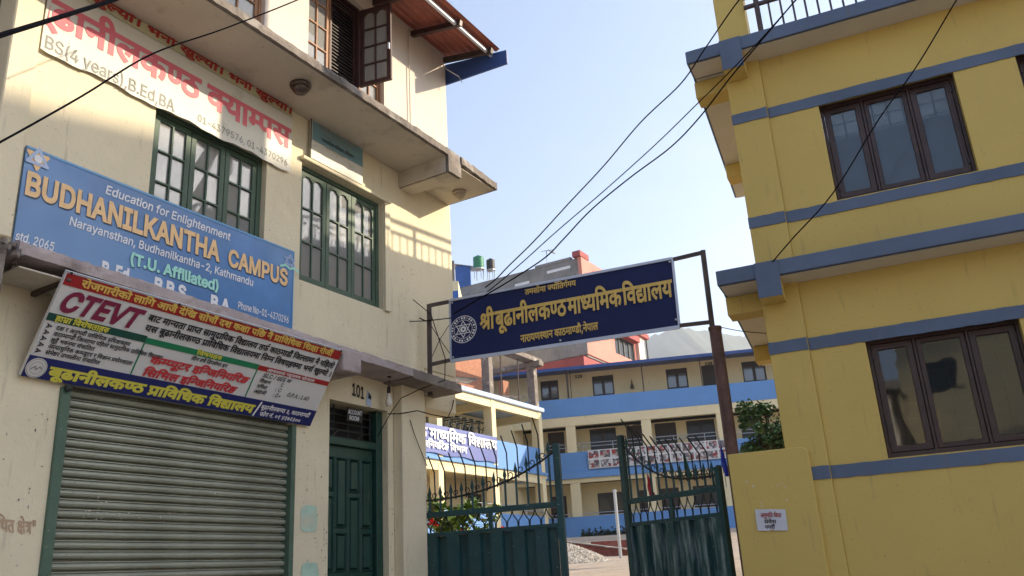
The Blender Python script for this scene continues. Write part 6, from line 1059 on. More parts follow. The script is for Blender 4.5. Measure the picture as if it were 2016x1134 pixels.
b.text('g2', .142 * Wd, .985 * Wd, .585 * Hd, .395 * Hd, M['gold'], t, bold=.032, off=.016)
b.text('g3', .325 * Wd, .665 * Wd, .895 * Hd, .17 * Hd, M['gold'], t, bold=.03, off=.016)
for fa, fb in ((.012, .05), (.012, .95), (.988, .05), (.988, .95), (.5, .03), (.5, .97)): obj('bolt', MB().lathe(b.at(fa * Wd, fb * Hd, .012), [(.009, 0), (.012, .002), (.012, .006), (.005, .009)], 7, ax=nb), M['steel'], t)
emblem(b, .062 * Wd, .52 * Hd, .155, M['wprint'], t)
pl = aty(845, 600, YL); plb = aty(846, 745, YL)
obj('left_post', MB().bar(pl, Vector((plb.x, plb.y, 3.55)), .05), M['pole'], t)
obj('side_bar', MB().bar(pl + Vector((0, 0, -.01)), aty(884, 594, YL), .035), M['pole'], t)
obj('side_bar', MB().bar(aty(847, 718, YL), aty(886, 709, YL), .035), M['pole'], t)
prt = aty(1384, 497, YR - .09)
kn = aty(1403, 650, YR - .09)
obj('right_post', MB().bar(prt + Vector((.0, 0, .02)), Vector((kn.x, kn.y, kn.z)), .045), M['pole'], t)
obj('side_bar', MB().bar(aty(1325, 511, YR), prt, .035), M['pole'], t); obj('side_bar', MB().bar(aty(1338, 641, YR), aty(1400, 634, YR - .09), .035), M['pole'], t)
tp = thing('rusty_pipe_post', Vector((kn.x + .02, kn.y, .7)), 'thick rust-brown pipe post carrying the right end of the gate sign', 'post')
pb = aty(1440, 892, YR - .02 + .06)
obj('pipe', MB().lathe(Vector((kn.x + .025, kn.y, 0)), [(.062, .6), (.060, kn.z - .01), (.066, kn.z), (.066, kn.z + .03), (.03, kn.z + .035)], 20), M['rust'], tp, smooth=False)
obj('clamp', MB().tube([aty(826, 626, YL - .05), aty(838, 632, YL - .06), aty(850, 628, YL - .05)], .008, 6), M['iron'], t)
# ============================================================ cables
def cable(pts, r, label, n=6, sag=0.0, grp='overhead cables'):
    P = [aty(*p) for p in pts]; Q = []
    for i in range(len(P) - 1):
        a = P[max(i - 1, 0)]; b_ = P[i]; c = P[i + 1]; d = P[min(i + 2, len(P) - 1)]
        for k in range(n):
            t_ = k / n; Q.append(.5 * ((2 * b_) + (c - a) * t_ + (2 * a - 5 * b_ + 4 * c - d) * t_ ** 2 + (3 * b_ - a - 3 * c + d) * t_ ** 3))
    Q.append(P[-1]); o = obj('overhead_cable', MB().tube(Q, r, 6), M['wire'], at=P[0]); tag(o, label, 'cable', grp); return o
cable([(-60, 92, 2.6), (0, 70, 2.7), (110, 36, 3.1), (235, -4, 3.6), (330, -40, 4)], .011, 'thickest black cable crossing the top left corner over the pink-lettered banner')
cable([(-50, 303, 3.2), (0, 280, 3.3), (160, 190, 3.7), (300, 106, 4.2), (440, 57, 4.7), (585, 0, 5.3), (680, -45, 5.8)], .0055, 'black cable running from the left edge across the banner up past the balcony slab')
cable([(1500, -60, 6.6), (1475, -25, 6.8), (1440, 20, 7.0), (1385, 100, 7.5), (1340, 165, 7.9), (1262, 240, 8.4), (1190, 325, 8.7), (1120, 400, 8.9), (1052, 474, 9), (1000, 525, 9.1), (978, 548, 9.15), (955, 566, 9.2)], .0075, 'uppermost of the cables from the yellow roof down behind the gate sign')
cable([(1605, -40, 6.6), (1560, 8, 6.8), (1500, 75, 7.1), (1430, 148, 7.4), (1372, 205, 7.8), (1290, 285, 8.4), (1190, 375, 8.7), (1100, 452, 8.9), (1030, 515, 9), (990, 550, 9.05), (955, 578, 9.1)], .006, 'middle of the cables from the yellow roof down behind the gate sign')
cable([(1590, -28, 6.6), (1503, 75, 7.0), (1440, 150, 7.2), (1378, 230, 7.5), (1320, 290, 8.1), (1240, 350, 8.3), (1165, 412, 8.5), (1110, 470, 8.6), (1072, 508, 8.65), (1000, 555, 8.7), (940, 590, 8.75), (893, 618, 8.8)], .0075, 'lowest of the cables, passing in front of the navy gate sign to its left post')
cable([(1910, -40, 6.2), (1880, 5, 6.4), (1805, 130, 6.7), (1730, 235, 6.8), (1640, 380, 7.0), (1560, 470, 7.3), (1507, 532, 7.62)], .0065, 'dark cable hanging down across the face of the yellow house')
cable([(1405, 641, 8.3), (1460, 652, 8.4), (1520, 657, 8.5)], .004, 'thin wire from the rusty post to the yellow house')
def wirep(P, r, label, grp=None):
    o = obj('hanging_wire', MB().tube([Vector(p) for p in P], r, 5), M['wire'], at=P[0]); tag(o, label, 'wire', grp); return o
wirep([LW(*q) for q in ((6.80, .02, 3.30), (6.88, .10, 3.30), (7.05, .2, 3.34), (7.25, .24, 3.32), (7.6, .2, 3.34), (7.9, .05, 3.5), (8.0, .01, 3.62))], .006, 'loose wire looping from the door top round the pillar')
wirep([LW(*q) for q in ((6.60, .05, 3.05), (6.75, .1, 3.3), (6.85, .15, 3.45), (7.0, .3, 3.55), (7.25, .42, 3.66), (7.27, .42, 3.9), (7.2, .30, 4.4), (7.15, .1, 4.6))], .005, 'wire rising from the door grille over the awning slab to the sign post')
wirep([LW(*q) for q in ((7.02, .13, 3.25), (7.08, .14, 3.1), (7.18, .14, 2.95), (7.30, .13, 2.8))], .004, 'short slack wire down the pillar face')
wirep([aty(848, 640, 9.05), aty(866, 668, 9.03), aty(885, 695, 9.02)], .004, 'thin stay wire sloping down from the left sign post', 'stay wires of the gate sign')
wirep([aty(884, 640, 9.05), aty(866, 668, 9.06), aty(846, 712, 9.07)], .004, 'thin stay wire sloping up to the left edge of the gate sign', 'stay wires of the gate sign')
wirep([aty(800, 633, 9.0), aty(838, 632, 8.98), aty(890, 626, 8.95)], .006, 'black wire tied at the clamp of the left sign post')
# ============================================================ school: left wing
S = FS; SW = S.w
sw_ = thing('school_wing', SW(30, -2, 3), 'nearer cream and blue school wing with open balconies and a half-built brick storey', 'school building')
ZR, ZP1, ZP0 = 9.50, 7.52, 6.42
obj('back_wall', MB().wall(S, 18, 38.6, 2.2, 9.2, -2.6, .2, [(24.5, 25.6, 6.6, 8.6), (28.2, 29.6, 7.5, 8.6), (33.0, 34.0, 6.6, 8.7), (28, 30, 4.4, 5.6), (33.2, 34.4, 4.3, 5.6)]), M['scream'], sw_)
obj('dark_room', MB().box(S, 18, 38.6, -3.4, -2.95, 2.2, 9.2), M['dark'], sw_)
obj('roof_slab', MB().box(S, 18, 36.1, -3.0, .12, ZR - .22, ZR), M['lblue'], sw_, bevel=.03)
obj('floor_slab', MB().box(S, 18, 36.1, -3.0, -.001, 6.15, 6.41), M['scream'], sw_)
obj('floor_slab', MB().box(S, 18, 36.1, -3.0, .0, 2.0, 3.3), M['scream'], sw_)
uc = [20.6, 24.0, 27.35, 31.42, 35.62]
for u in uc:
    obj('column', MB().box(S, u, u + .34, -.42, .012, 3.3, 6.14), M['scream'], sw_, bevel=.01)
    obj('column', MB().box(S, u, u + .34, -.42, .012, 6.415, 9.275), M['scream'], sw_, bevel=.01)
for a, b_ in zip(uc, uc[1:]):
    obj('beam', MB().box(S, a + .345, b_ - .005, -.25, -.01, 8.93, 9.272), M['scream'], sw_)
    obj('balcony_parapet', MB().box(S, a + .345, b_ - .005, -.14, .0, 6.42, ZP1), M['sblue'], sw_)
    obj('balcony_parapet', MB().box(S, a + .345, b_ - .005, -.14, .0, 3.31, 4.42), M['sblue'], sw_)
    obj('beam', MB().box(S, a + .345, b_ - .005, -.25, -.01, 5.9, 6.145), M['scream'], sw_)
for u in uc: obj('cross_beam', MB().box(S, u + .02, u + .32, -2.59, -.43, 8.93, 9.272), M['scream'], sw_)
obj('floor_edge', MB().box(S, 18, 36.05, .013, .10, 6.28, 6.40), M['sblue'], sw_, bevel=.01)
mb = MB()
for z in (4.62, 4.80): mb.tube([SW(29.5, -.08, z), SW(36.0, -.08, z)], .022, 5)
for u in np.arange(29.6, 36, .9): mb.tube([SW(u, -.08, 4.4), SW(u, -.08, 4.80)], .02, 5)
mb.tube([SW(34.9, -.08, 4.80), SW(36.4, .3, 4.2)], .022, 5); obj('white_handrail', mb, M['steel'], sw_)
mb = MB()
for z in (7.9, 8.12): mb.tube([SW(31.9, -.4, z + .2), SW(33.8, -1.5, z - .15)], .02, 5)
for k in range(8): mb.tube([SW(31.9 + .24 * k, -.4 - .14 * k, 7.5), SW(31.9 + .24 * k, -.4 - .14 * k, 8.32 - .044 * k)], .012, 4)
obj('stair_rail', mb, M['steel'], sw_)
for (u0, u1, z0, z1) in ((28.2, 29.6, 7.5, 8.6), (33.0, 34.0, 6.6, 8.7), (28, 30, 4.4, 5.6), (33.2, 34.4, 4.3, 5.6), (24.5, 25.6, 6.6, 8.6)):
    w = obj('window', MB().wall(S, u0, u1, z0, z1, -2.65, .08, [(u0 + .07, (u0 + u1) / 2 - .03, z0 + .07, z1 - .07), ((u0 + u1) / 2 + .03, u1 - .07, z0 + .07, z1 - .07)]), M['swin'], sw_)
    for a, c in ((u0 + .07, (u0 + u1) / 2 - .03), ((u0 + u1) / 2 + .03, u1 - .07)): obj('pane', MB().box(S, a, c, -2.70, -2.69, z0 + .07, z1 - .07), M['sglass'], w)
# unfinished storey on the wing
for u in (31.42, 35.5):
    obj('concrete_column', MB().box(S, u, u + .34, -.42, -.02, ZR + .01, 11.75), M['conc'], sw_, bevel=.015)
obj('roof_beam', MB().box(S, 31.0, 36.3, -.55, .05, 11.76, 12.0), M['conc'], sw_, bevel=.02)
obj('roof_beam', MB().box(S, 35.45, 35.9, -2.6, .35, 11.5, 11.75), M['conc'], sw_, bevel=.02)
M['brick'] = mat('orange_brickwork', (.42, .17, .085), .9, var=.2, scale=1.2)
m = M['brick']; t_ = m.node_tree; bk = t_.nodes.new('ShaderNodeTexBrick'); bk.inputs['Scale'].default_value = 4
bk.inputs['Color1'].default_value = (.45, .18, .09, 1); bk.inputs['Color2'].default_value = (.36, .13, .07, 1); bk.inputs['Mortar'].default_value = (.30, .25, .2, 1)
mp = t_.nodes.new('ShaderNodeMapping'); mp.inputs['Rotation'].default_value = (math.radians(90), 0, math.radians(60)); tcn = t_.nodes.new('ShaderNodeTexCoord')
t_.links.new(tcn.outputs['Object'], mp.inputs[0]); t_.links.new(mp.outputs[0], bk.inputs[0]); t_.links.new(bk.outputs[0], t_.nodes['Principled BSDF'].inputs[0])
obj('brick_wall', MB().wall(S, 24, 34.9, ZR + .01, 12.0, -2.2, .22), M['brick'], sw_)
obj('brick_pier', MB().box(S, 36.2, 36.75, -2.5, -2.2, ZR + .01, 11.3), M['brick'], sw_)
for k, (u, v_) in enumerate(((26.9, -.3), (28.6, -.25), (33.0, -.4), (34.4, -.3))):
    obj('prop_pole', MB().tube([SW(u, v_, ZR), SW(u + .1, v_, 12)], .035, 6), M['pole'], sw_)
for k in range(9): obj('plank', MB().bar(SW(28.4 + k * .22, -1.6, ZR + .55 + .04 * k), SW(30.6 + k * .1, -.6, ZR + .45 + .04 * k), .09, .05), M['conc'], sw_)
for k in range(6): obj('plank', MB().bar(SW(32.2 + k * .3, -1.8, ZR + .55), SW(34.4 + k * .2, -.5, ZR + .35 + .04 * k), .08, .05), M['conc'], sw_)
# stacked steel desk frames on the balcony
t = thing('stacked_desk_frames', SW(29, -1, 6.42), 'black steel desk frames stacked upside down on the school wing balcony', 'desk frames')
for k in range(7):
    u = 27.9 + k * .52; mb = MB()
    for a in (0, .42):
        for v_ in (-.45, -1.3): mb.bar(SW(u + a, v_, 6.9), SW(u + a + .06, v_ + .05, 8.28), .035)
        mb.bar(SW(u + a, -.3, 8.30), SW(u + a, -1.5, 8.34), .035); mb.bar(SW(u + a, -.45, 7.7), SW(u + a, -1.3, 7.75), .03)
    for z in (8.30, 8.0, 7.6): mb.bar(SW(u - .05, -.45, z), SW(u + .5, -.5, z - .03), .035)
    mb.bar(SW(u, -.45, 7.3), SW(u + .42, -.45, 8.1), .03); mb.bar(SW(u + .42, -.5, 7.3), SW(u, -.5, 8.1), .03)
    obj('desk_frame', mb, M['iron'], t, at=SW(u, -1, 7))
t = thing('school_banner', SW(27, .1, 7), 'blue flex banner with white Devanagari lettering on the school wing balcony', 'banner')
b = Board(SW(21.5, .07, 7.62), SW(31.66, .07, 7.62), SW(21.5, .07, 6.50))
M['bannerblue'] = mat('violet_blue_flex', (.085, .12, .36), .5, var=.08, scale=1)
mb = MB(); n = 40
for i in range(n + 1):
    for k in range(5): a = b.W * i / n; mb.v.append(b.at(a, b.H * k / 4 * (1 + (.03 * math.sin(i * .8) if k == 4 else 0)), .012 * math.sin(i * .6) * (k / 4)))
mb.f = [(i * 5 + k, (i + 1) * 5 + k, (i + 1) * 5 + k + 1, i * 5 + k + 1) for i in range(n) for k in range(4)]
obj('banner_sheet', mb, M['bannerblue'], t)
b.text('w1', b.W - 8.55, b.W - .12, .56, .58, M['wprint'], t, bold=.035, off=.05); b.text('w2', b.W - 7.6, b.W - 2.45, .93, .38, M['wprint'], t, bold=.03, off=.06)
# ============================================================ school: main block across the yard
C = FC; CW = C.w
sc_ = thing('school_block', CW(0, -3, 3.4), 'long three-storey cream school block with bright blue balcony bands across the yard', 'school building')
def cx(x, y, v=0): return C.hit(x, y, v)
UL, UR = 10.5, -22
VB = -1.6
def cwin(x0, x1, y0, y1, kind_='w'):
    u1, z1 = cx(x0, y0, VB); u0, _ = cx(x1, y0, VB); _, z0 = cx((x0 + x1) / 2, y1, VB)
    return [u0, u1, z0, z1, kind_]
rowsW = [
    [cwin(1063, 1098, 746, 788), cwin(1165, 1207, 742, 780), cwin(1310, 1352, 727, 766), cwin(1380, 1411, 722, 762, 'd'), cwin(1459, 1505, 713, 753)],
    [cwin(1078, 1110, 853, 892, 'd'), cwin(1160, 1212, 845, 886), cwin(1232, 1270, 838, 880, 'd'), cwin(1288, 1330, 835, 877, 'd'), cwin(1350, 1406, 829, 870), cwin(1456, 1500, 822, 866)],
    [cwin(1083, 1115, 980, 1020, 'd'), cwin(1176, 1228, 972, 1012), cwin(1256, 1288, 965, 1012, 'd'), cwin(1300, 1336, 962, 1008, 'd'), cwin(1363, 1416, 957, 998)]]
zr_ = [(10.45, 11.5), (7.75, 8.85), (4.75, 5.75)]
for r, row in enumerate(rowsW):
    zt_ = sorted(w[3] for w in row)[len(row) // 2]
    for w in row: w[3] = zt_; w[2] = min(w[2], zt_ - 1.05) if w[4] == 'w' else zt_ - 1.9
    for k in range(3): u = -7.5 - k * 4.4; row.append([u - 1.1, u, zt_ - 1.1, zt_, 'w'])
zf = [(9.3, 12.0), (6.5, 9.0), (3.3, 6.2)]
for (z0, z1), row in zip(zf, rowsW):
    obj('back_wall', MB().wall(C, UR, UL, z0, z1, VB, .2, [(w[0], w[1], max(w[2], z0 + .02), w[3]) for w in row]), M['scream'], sc_)
    for (u0, u1, a, c, kd) in row:
        a = max(a, z0 + .02); nl = 1 if kd == 'd' else 2; st = (u1 - u0) / nl
        hol = [(u0 + k * st + .07, u0 + (k + 1) * st - .07, a + (.12 if kd == 'w' else .9), c - (.28 if (z0 > 9 and kd == 'w') else .07)) for k in range(nl)]
        w = obj('door' if kd == 'd' else 'window', MB().wall(C, u0, u1, a, c, VB - .05, .08, hol if kd == 'w' else []), M['swin'], sc_)
        if kd == 'w':
            for h in hol: obj('pane', MB().box(C, h[0], h[1], VB - .10, VB - .09, h[2], h[3]), M['sglass2' if z0 > 9 else 'sglass'], w)
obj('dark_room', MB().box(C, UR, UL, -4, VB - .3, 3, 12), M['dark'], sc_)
for (z0, z1, zb) in ((9.39, 10.34, 8.93), (6.48, 7.60, 6.1)):
    obj('balcony_parapet', MB().box(C, UR, UL, -.14, .02, z0, z1), M['sblue'], sc_, bevel=.01)
    obj('floor_beam', MB().box(C, UR, UL, -.20, .0, zb, z0 - .002), M['scream'], sc_)
    obj('floor_slab', MB().box(C, UR, UL, VB + .01, -.201, z0 - .25, z0 - .05), M['scream'], sc_)
obj('parapet_ledge', MB().box(C, UR, UL, .021, .12, 6.30, 6.62), M['sblue'], sc_, bevel=.01)
obj('balcony_parapet', MB().box(C, UR, UL, -.14, .02, 3.1, 4.48), M['sblue'], sc_)
obj('floor_slab', MB().box(C, UR, UL, VB, -.141, 3.0, 3.5), M['scream'], sc_)
for x in (1126, 1277, 1428):
    for ya, yb, z0, z1 in ((880, 850, 7.605, 8.925), (1000, 980, 4.485, 6.095)):
        u = cx(x + (10 if ya == 1000 else 0), ya, -.05)[0]; obj('column', MB().box(C, u - .24, u + .24, -.30, -.02, z0 - (1.1 if z0 > 7 else 1), z1), M['scream'], sc_)
for u in (9.3, -9, -13.5): 
    for z0, z1 in ((7.605, 8.925), (4.485, 6.095)): obj('column', MB().box(C, u - .24, u + .24, -.30, -.02, z0, z1), M['scream'], sc_)
obj('roof_fascia', MB().box(C, UR, UL, .25, .30, 11.76, 11.92), M['rblue'], sc_)
obj('roof_sheet', MB().hexa([CW(UR, -6, 12.4), CW(UL, -6, 12.4), CW(UL, .25, 11.86), CW(UR, .25, 11.86), CW(UR, -6, 12.45), CW(UL, -6, 12.45), CW(UL, .25, 11.90), CW(UR, .25, 11.90)]), M['rblue'], sc_)
for x, y, w_ in ((1116, 740, .12), (1122, 742, .05), (1263, 726, .07), (1377, 712, .05)):
    u = cx(x, y, -.05)[0]; obj('roof_post', MB().tube([CW(u, -.05, 10.34), CW(u, -.05, 11.6), CW(u, .1, 11.85)], w_ / 2, 6), M['pole'], sc_)
for x, y in ((1139, 741), (1395, 716), (1253, 834)):
    u, z = cx(x, y, VB + .01); bb = Board(CW(u + .22, VB + .02, z + .09), CW(u - .22, VB + .02, z + .09), CW(u + .22, VB + .02, z - .09))
    bb.text('s1', .02, .42, .17, .2, M['kprint'], sc_, bold=.05, off=.02, name='room_number')
mb = MB()
for z in (7.85, 8.02): mb.tube([CW(UL, -.06, z), CW(UR, -.06, z)], .02, 5)
for u in np.arange(-8, 9, 1.5): mb.tube([CW(u, -.06, 7.58), CW(u, -.06, 8.02)], .018, 4)
for z in (4.62,): mb.tube([CW(UL, -.06, z), CW(UR, -.06, z)], .02, 5)
obj('handrail', mb, M['steel'], sc_)
u, z = cx(1222, 858, -.3); obj('notice_frame', MB().wall(C, u - .2, u + .2, z - .17, z + .17, VB + .05, .03, [(u - .16, u + .16, z - .13, z + .13)]), M['swin'], sc_)
u, z = cx(1244, 755, VB); obj('wall_bell', MB().lathe(CW(u, VB + .12, z - .3), [(.10, 0), (.09, .12), (.04, .28), (.01, .5)], 8), M['lampm'], sc_)
# photo banner on the balcony
t = thing('photo_banner', CW(1, .15, 7), 'long white banner of small event photographs fixed along the school balcony', 'banner')
ua, za = cx(1157, 890, .14); ub, zb2 = cx(1436, 868, .14)
b = Board(CW(ua, .14, 7.62), CW(ub, .14, 7.62), CW(ua, .14, 6.72))
b.rect('banner_sheet', 0, b.W, 0, b.H, M['flexw'], t, off=0, th=.01)
M['photo'] = mat('event_photo_print', (.30, .22, .20), .5, var=.5, scale=5)
m = M['photo']; nt_ = m.node_tree; vo_ = nt_.nodes.new('ShaderNodeTexVoronoi'); vo_.inputs['Scale'].default_value = 9; rp = nt_.nodes.new('ShaderNodeValToRGB'); rp.color_ramp.interpolation = 'CONSTANT'
for i, (p_, c_) in enumerate(((0, (.30, .03, .03)), (.18, (.08, .07, .08)), (.38, (.55, .53, .53)), (.62, (.14, .13, .16)), (.82, (.34, .27, .24)))):
    e = rp.color_ramp.elements[i] if i < 2 else rp.color_ramp.elements.new(p_); e.position = p_; e.color = (*c_, 1)
tcn = nt_.nodes.new('ShaderNodeTexCoord'); sp_ = nt_.nodes.new('ShaderNodeSeparateColor'); nt_.links.new(tcn.outputs['Object'], vo_.inputs[0]); nt_.links.new(vo_.outputs['Color'], sp_.inputs[0]); nt_.links.new(sp_.outputs[0], rp.inputs[0])
nt_.links.new(rp.outputs[0], nt_.nodes['Principled BSDF'].inputs[0])
n = 12
for i in range(n):
    for k in range(2):
        a = b.W * (i + .06) / n; c = b.H * (k * .5 + .05)
        b.rect('photo', a, a + b.W / n * .86, c, c + b.H * .40, M['photo'], t, off=.012)
# ============================================================ houses behind
FB = Frame(30.06, 25.4, 1); FG = Frame(-60, 54.6, -1)
bb_ = thing('grey_and_salmon_house', Vector((5.4, 60, 3)), 'tall unplastered grey and salmon-pink house rising behind the gate sign', 'house')
P0u = 54.6
ug = float(np.array([5.37, 60, 0]) @ FG.a)
obj('grey_wall', MB().wall(FG, ug, ug + 16, 3, 24.4, 0, .3, [(ug + 1.2, ug + 3.2, 22.9, 23.3), (ug + 4.6, ug + 6.0, 22.5, 22.8)] if False else []), M['grey'], bb_)
for a, c, z in ((ug + 1.0, ug + 3.0, 23.75), (ug + 4.6, ug + 5.9, 23.35)): obj('parapet_gap', MB().box(FG, a, c, .005, .02, z, z + .22), M['wprint'], bb_)
obj('parapet', MB().box(FG, ug + 3.4, ug + 16, -.3, .0, 24.401, 24.45), M['conc'], bb_); obj('parapet', MB().box(FG, ug + .9, ug + 4.0, -.3, .05, 24.401, 24.62), M['grey'], bb_)
obj('cornice', MB().box(FG, ug - .2, ug + 7, .001, .35, 21.9, 22.15), M['dsalmon'], bb_, bevel=.03)
u0 = FB.hit(1148, 560)[0]; uE = 64.7
obj('salmon_wall', MB().wall(FB, u0 + .02, uE, 3, 24.4, 0, .3, [(59.2, 63.1, 17.1, 19.4)]), M['salmon'], bb_)
obj('wall_slit', MB().box(FB, u0 + 1.9, u0 + 3.2, .001, .02, 23.5, 23.8), M['dsalmon'], bb_)
obj('corner_parapet', MB().box(FB, u0 - .2, u0 + 1.3, -.6, .05, 24.41, 24.85), M['dsalmon'], bb_)
obj('rear_wall', MB().box(FB, uE - .3, uE, -12, -.31, 3, 20.2), M['white'], bb_)
obj('roof_deck', MB().box(FB, u0 + .3, uE - .3, -12, -.31, 23.2, 23.4), M['conc'], bb_)
obj('upper_floor', MB().box(FB, 50.0, 62.5, .001, 2.0, 15.62, 16.62), M['salmon'], bb_, bevel=.03)
obj('upper_floor_side', MB().box(FB, 49.9, 49.99, -8, 2.0, 15.62, 17.2), M['grey'], bb_)
obj('floor_underside', MB().box(FB, 50.05, 62.0, .001, 1.9, 15.5, 15.615), M['grey'], bb_)
obj('lower_roof', MB().hexa([FB.w(49.0, -10, 14.6), FB.w(60, -10, 14.6), FB.w(60, 2.1, 14.2), FB.w(49.0, 2.1, 14.2), FB.w(49.0, -10, 15.4), FB.w(60, -10, 15.4), FB.w(60, 2.1, 15.3), FB.w(49.0, 2.1, 15.3)]), M['dsalmon'], bb_)
obj('lower_storey', MB().box(FB, 49.5, 60, -10, 1.8, 8, 14.19), M['salmon'], bb_)
obj('window_lintel', MB().box(FB, 57.5, 63.2, .001, .5, 19.41, 19.9), M['dsalmon'], bb_)
obj('corner_column', MB().box(FB, 63.45, 64.69, .001, .25, 14, 20.1), M['white'], bb_)
obj('column_cap', MB().box(FB, 63.2, 65.3, -.4, .5, 20.11, 20.5), M['dsalmon'], bb_)
fr_ = obj('window', MB().wall(FB, 59.2, 63.1, 17.1, 19.4, -.05, .1, [(59.3 + k * .95, 60.1 + k * .95, 17.2, 19.3) for k in range(4)]), M['iron'], bb_)
for k in range(4): obj('pane', MB().box(FB, 59.3 + k * .95, 60.1 + k * .95, -.12, -.11, 17.2, 19.3), M['sglass'], fr_)
obj('drain_pipe', MB().tube([FB.w(65.6, .1, 14), FB.w(65.6, .1, 20.3)], .07, 6), M['iron'], bb_)
def tank(x, y, Y, r, h, m, lab):
    c = aty(x, y, Y); t = thing('water_tank', c, lab, 'water tank'); c = Vector((c.x, c.y, c.z))
    obj('tank_body', MB().lathe(c, [(r * .96, -h / 2), (r, -h / 2 + .08)] + [(r * (1 if k % 2 else .965), -h / 2 + .1 + (h * .78) * k / 9) for k in range(10)] + [(r * .8, h / 2 - .07), (r * .35, h / 2), (r * .3, h / 2 + .06), (.0, h / 2 + .07)], 20), m, t, smooth=False)
    for a in range(4): p = c + Vector((r * .9 * math.cos(a * 1.57 + .5), r * .9 * math.sin(a * 1.57 + .5), 0)); obj('stand_leg', MB().tube([p + Vector((0, 0, -h / 2 - .9)), p + Vector((0, 0, -h / 2))], .04, 5), M['steel'], t)
    obj('stand_ring', MB().lathe(c, [(r * 1.02, -h / 2 - .06), (r * 1.02, -h / 2 - .001)], 20), M['steel'], t); return t
tank(942, 517, 66, .45, 1.1, M['tankg'], 'green plastic water tank on a stand on the grey house roof')
tank(966, 521, 66.5, .36, .95, M['tankb'], 'black plastic water tank beside the green one on the grey house roof')
t = thing('rooftop_shed', aty(912, 535, 67), 'small blue-sheeted shed on the grey house roof left of the green tank', 'shed')
c = aty(913, 540, 67)
obj('shed_wall', MB().box(FW, c.x - .7, c.x + .55, -c.y - 1, -c.y, c.z - 1.2, c.z + .75), M['bluebox'], t); obj('shed_roof', MB().hexa([c + Vector(q) for q in ((-.9, -.1, .95), (.9, -.1, .6), (.9, 1.2, .6), (-.9, 1.2, .95), (-.9, -.1, 1.0), (.9, -.1, .65), (.9, 1.2, .65), (-.9, 1.2, 1.0))]), M['steel'], t)
t = thing('satellite_dish', aty(1082, 503, 62), 'grey satellite dish on a mast on the parapet of the grey house', 'satellite dish')
c = aty(1084, 500, 62); mb = MB(); ax = Vector((.55, -.4, .7)).normalized()
mb.lathe(c, [(0, .12), (.2, .14), (.38, .22), (.40, .24), (.37, .24), (.2, .17), (0, .15)], 18, ax=ax); obj('dish', mb, M['steel'], t, smooth=True)
a = aty(1076, 512, 62); obj('mast', MB().tube([a + Vector((0, 0, -.6)), aty(1076, 493, 62)], .035, 6), M['steel'], t); obj('feed_arm', MB().tube([aty(1066, 495, 62), aty(1088, 492, 62)], .03, 5), M['steel'], t)
t = thing('cream_house', aty(897, 540, 52), 'narrow strip of a far cream house beside the campus wall', 'house')
a = aty(893, 545, 52); obj('house_wall', MB().box(FW, a.x - 4, a.x + .28, -60, -52, 3, a.z - .3), M['scream'], t); obj('roof_pier', MB().box(FW, a.x - .2, a.x + .05, -52.5, -52.2, a.z - .3, a.z + 1.2), M['conc'], t)
obj('rolled_blind', MB().box(FW, a.x - .1, a.x + .27, -51.99, -51.9, a.z - 2.6, a.z - 1.0), M['bluebox'], t)
# tall neighbour east of the yellow house, unseen, added to shade the campus facade
nb_ = thing('added_shade_house', Vector((21, 7, 0)), 'unseen plain cream house added east of the yellow house to shade the campus facade', 'house')
obj('house_wall', MB().box(FW, 18, 26, -11.6, -1, -.3, 13.8), M['cream'], nb_); obj('roof_slab', MB().box(FW, 17.9, 26.1, -11.7, -.9, 13.801, 13.9), M['conc'], nb_)
# invented houses, unseen behind the viewpoint, added to be mirrored in the window glass
for hx0, hx1, hy, hh, m_, nw, lab in ((-16, -7.5, -13, 7.4, 'white', 4, 'invented white two-storey house across the street, added to be mirrored in the lower window glass'), (-7, 1.5, -15, 9.6, 'scream', 3, 'invented cream three-storey house across the street with dark windows, added for window reflections'), (2.2, 9, -12.5, 6.3, 'salmon', 3, 'invented low salmon house across the street, added for window reflections')):
    t = thing('added_street_house', Vector(((hx0 + hx1) / 2, hy, -.1)), lab, 'house'); HF = Frame(90, hy, -1)
    wn = [(hx0 + (hx1 - hx0) * (i + .28) / nw, hx0 + (hx1 - hx0) * (i + .72) / nw, z, z + 1.3) for i in range(nw) for z in np.arange(1, hh - 1.6, 2.9)]
    HW = [(a, b_, c_, d_) for a, b_, c_, d_ in wn]
    obj('wall', MB().wall(FW, hx0, hx1, -.2, hh, -hy, .3, [(a, b_, float(c_), float(d_)) for a, b_, c_, d_ in HW]), M[m_], t)
    obj('house_body', MB().box(FW, hx0, hx1, -hy + .01, -hy + 6, -.2, hh), M[m_], t); obj('roof_slab', MB().box(FW, hx0 - .5, hx1 + .5, -hy - .9, -hy + 6.2, hh + .01, hh + .2), M['conc'], t)
    for a, b_, c_, d_ in HW: obj('window', MB().box(FW, a, b_, -hy - .2, -hy - .12, float(c_), float(d_)), M['sglass'], t)
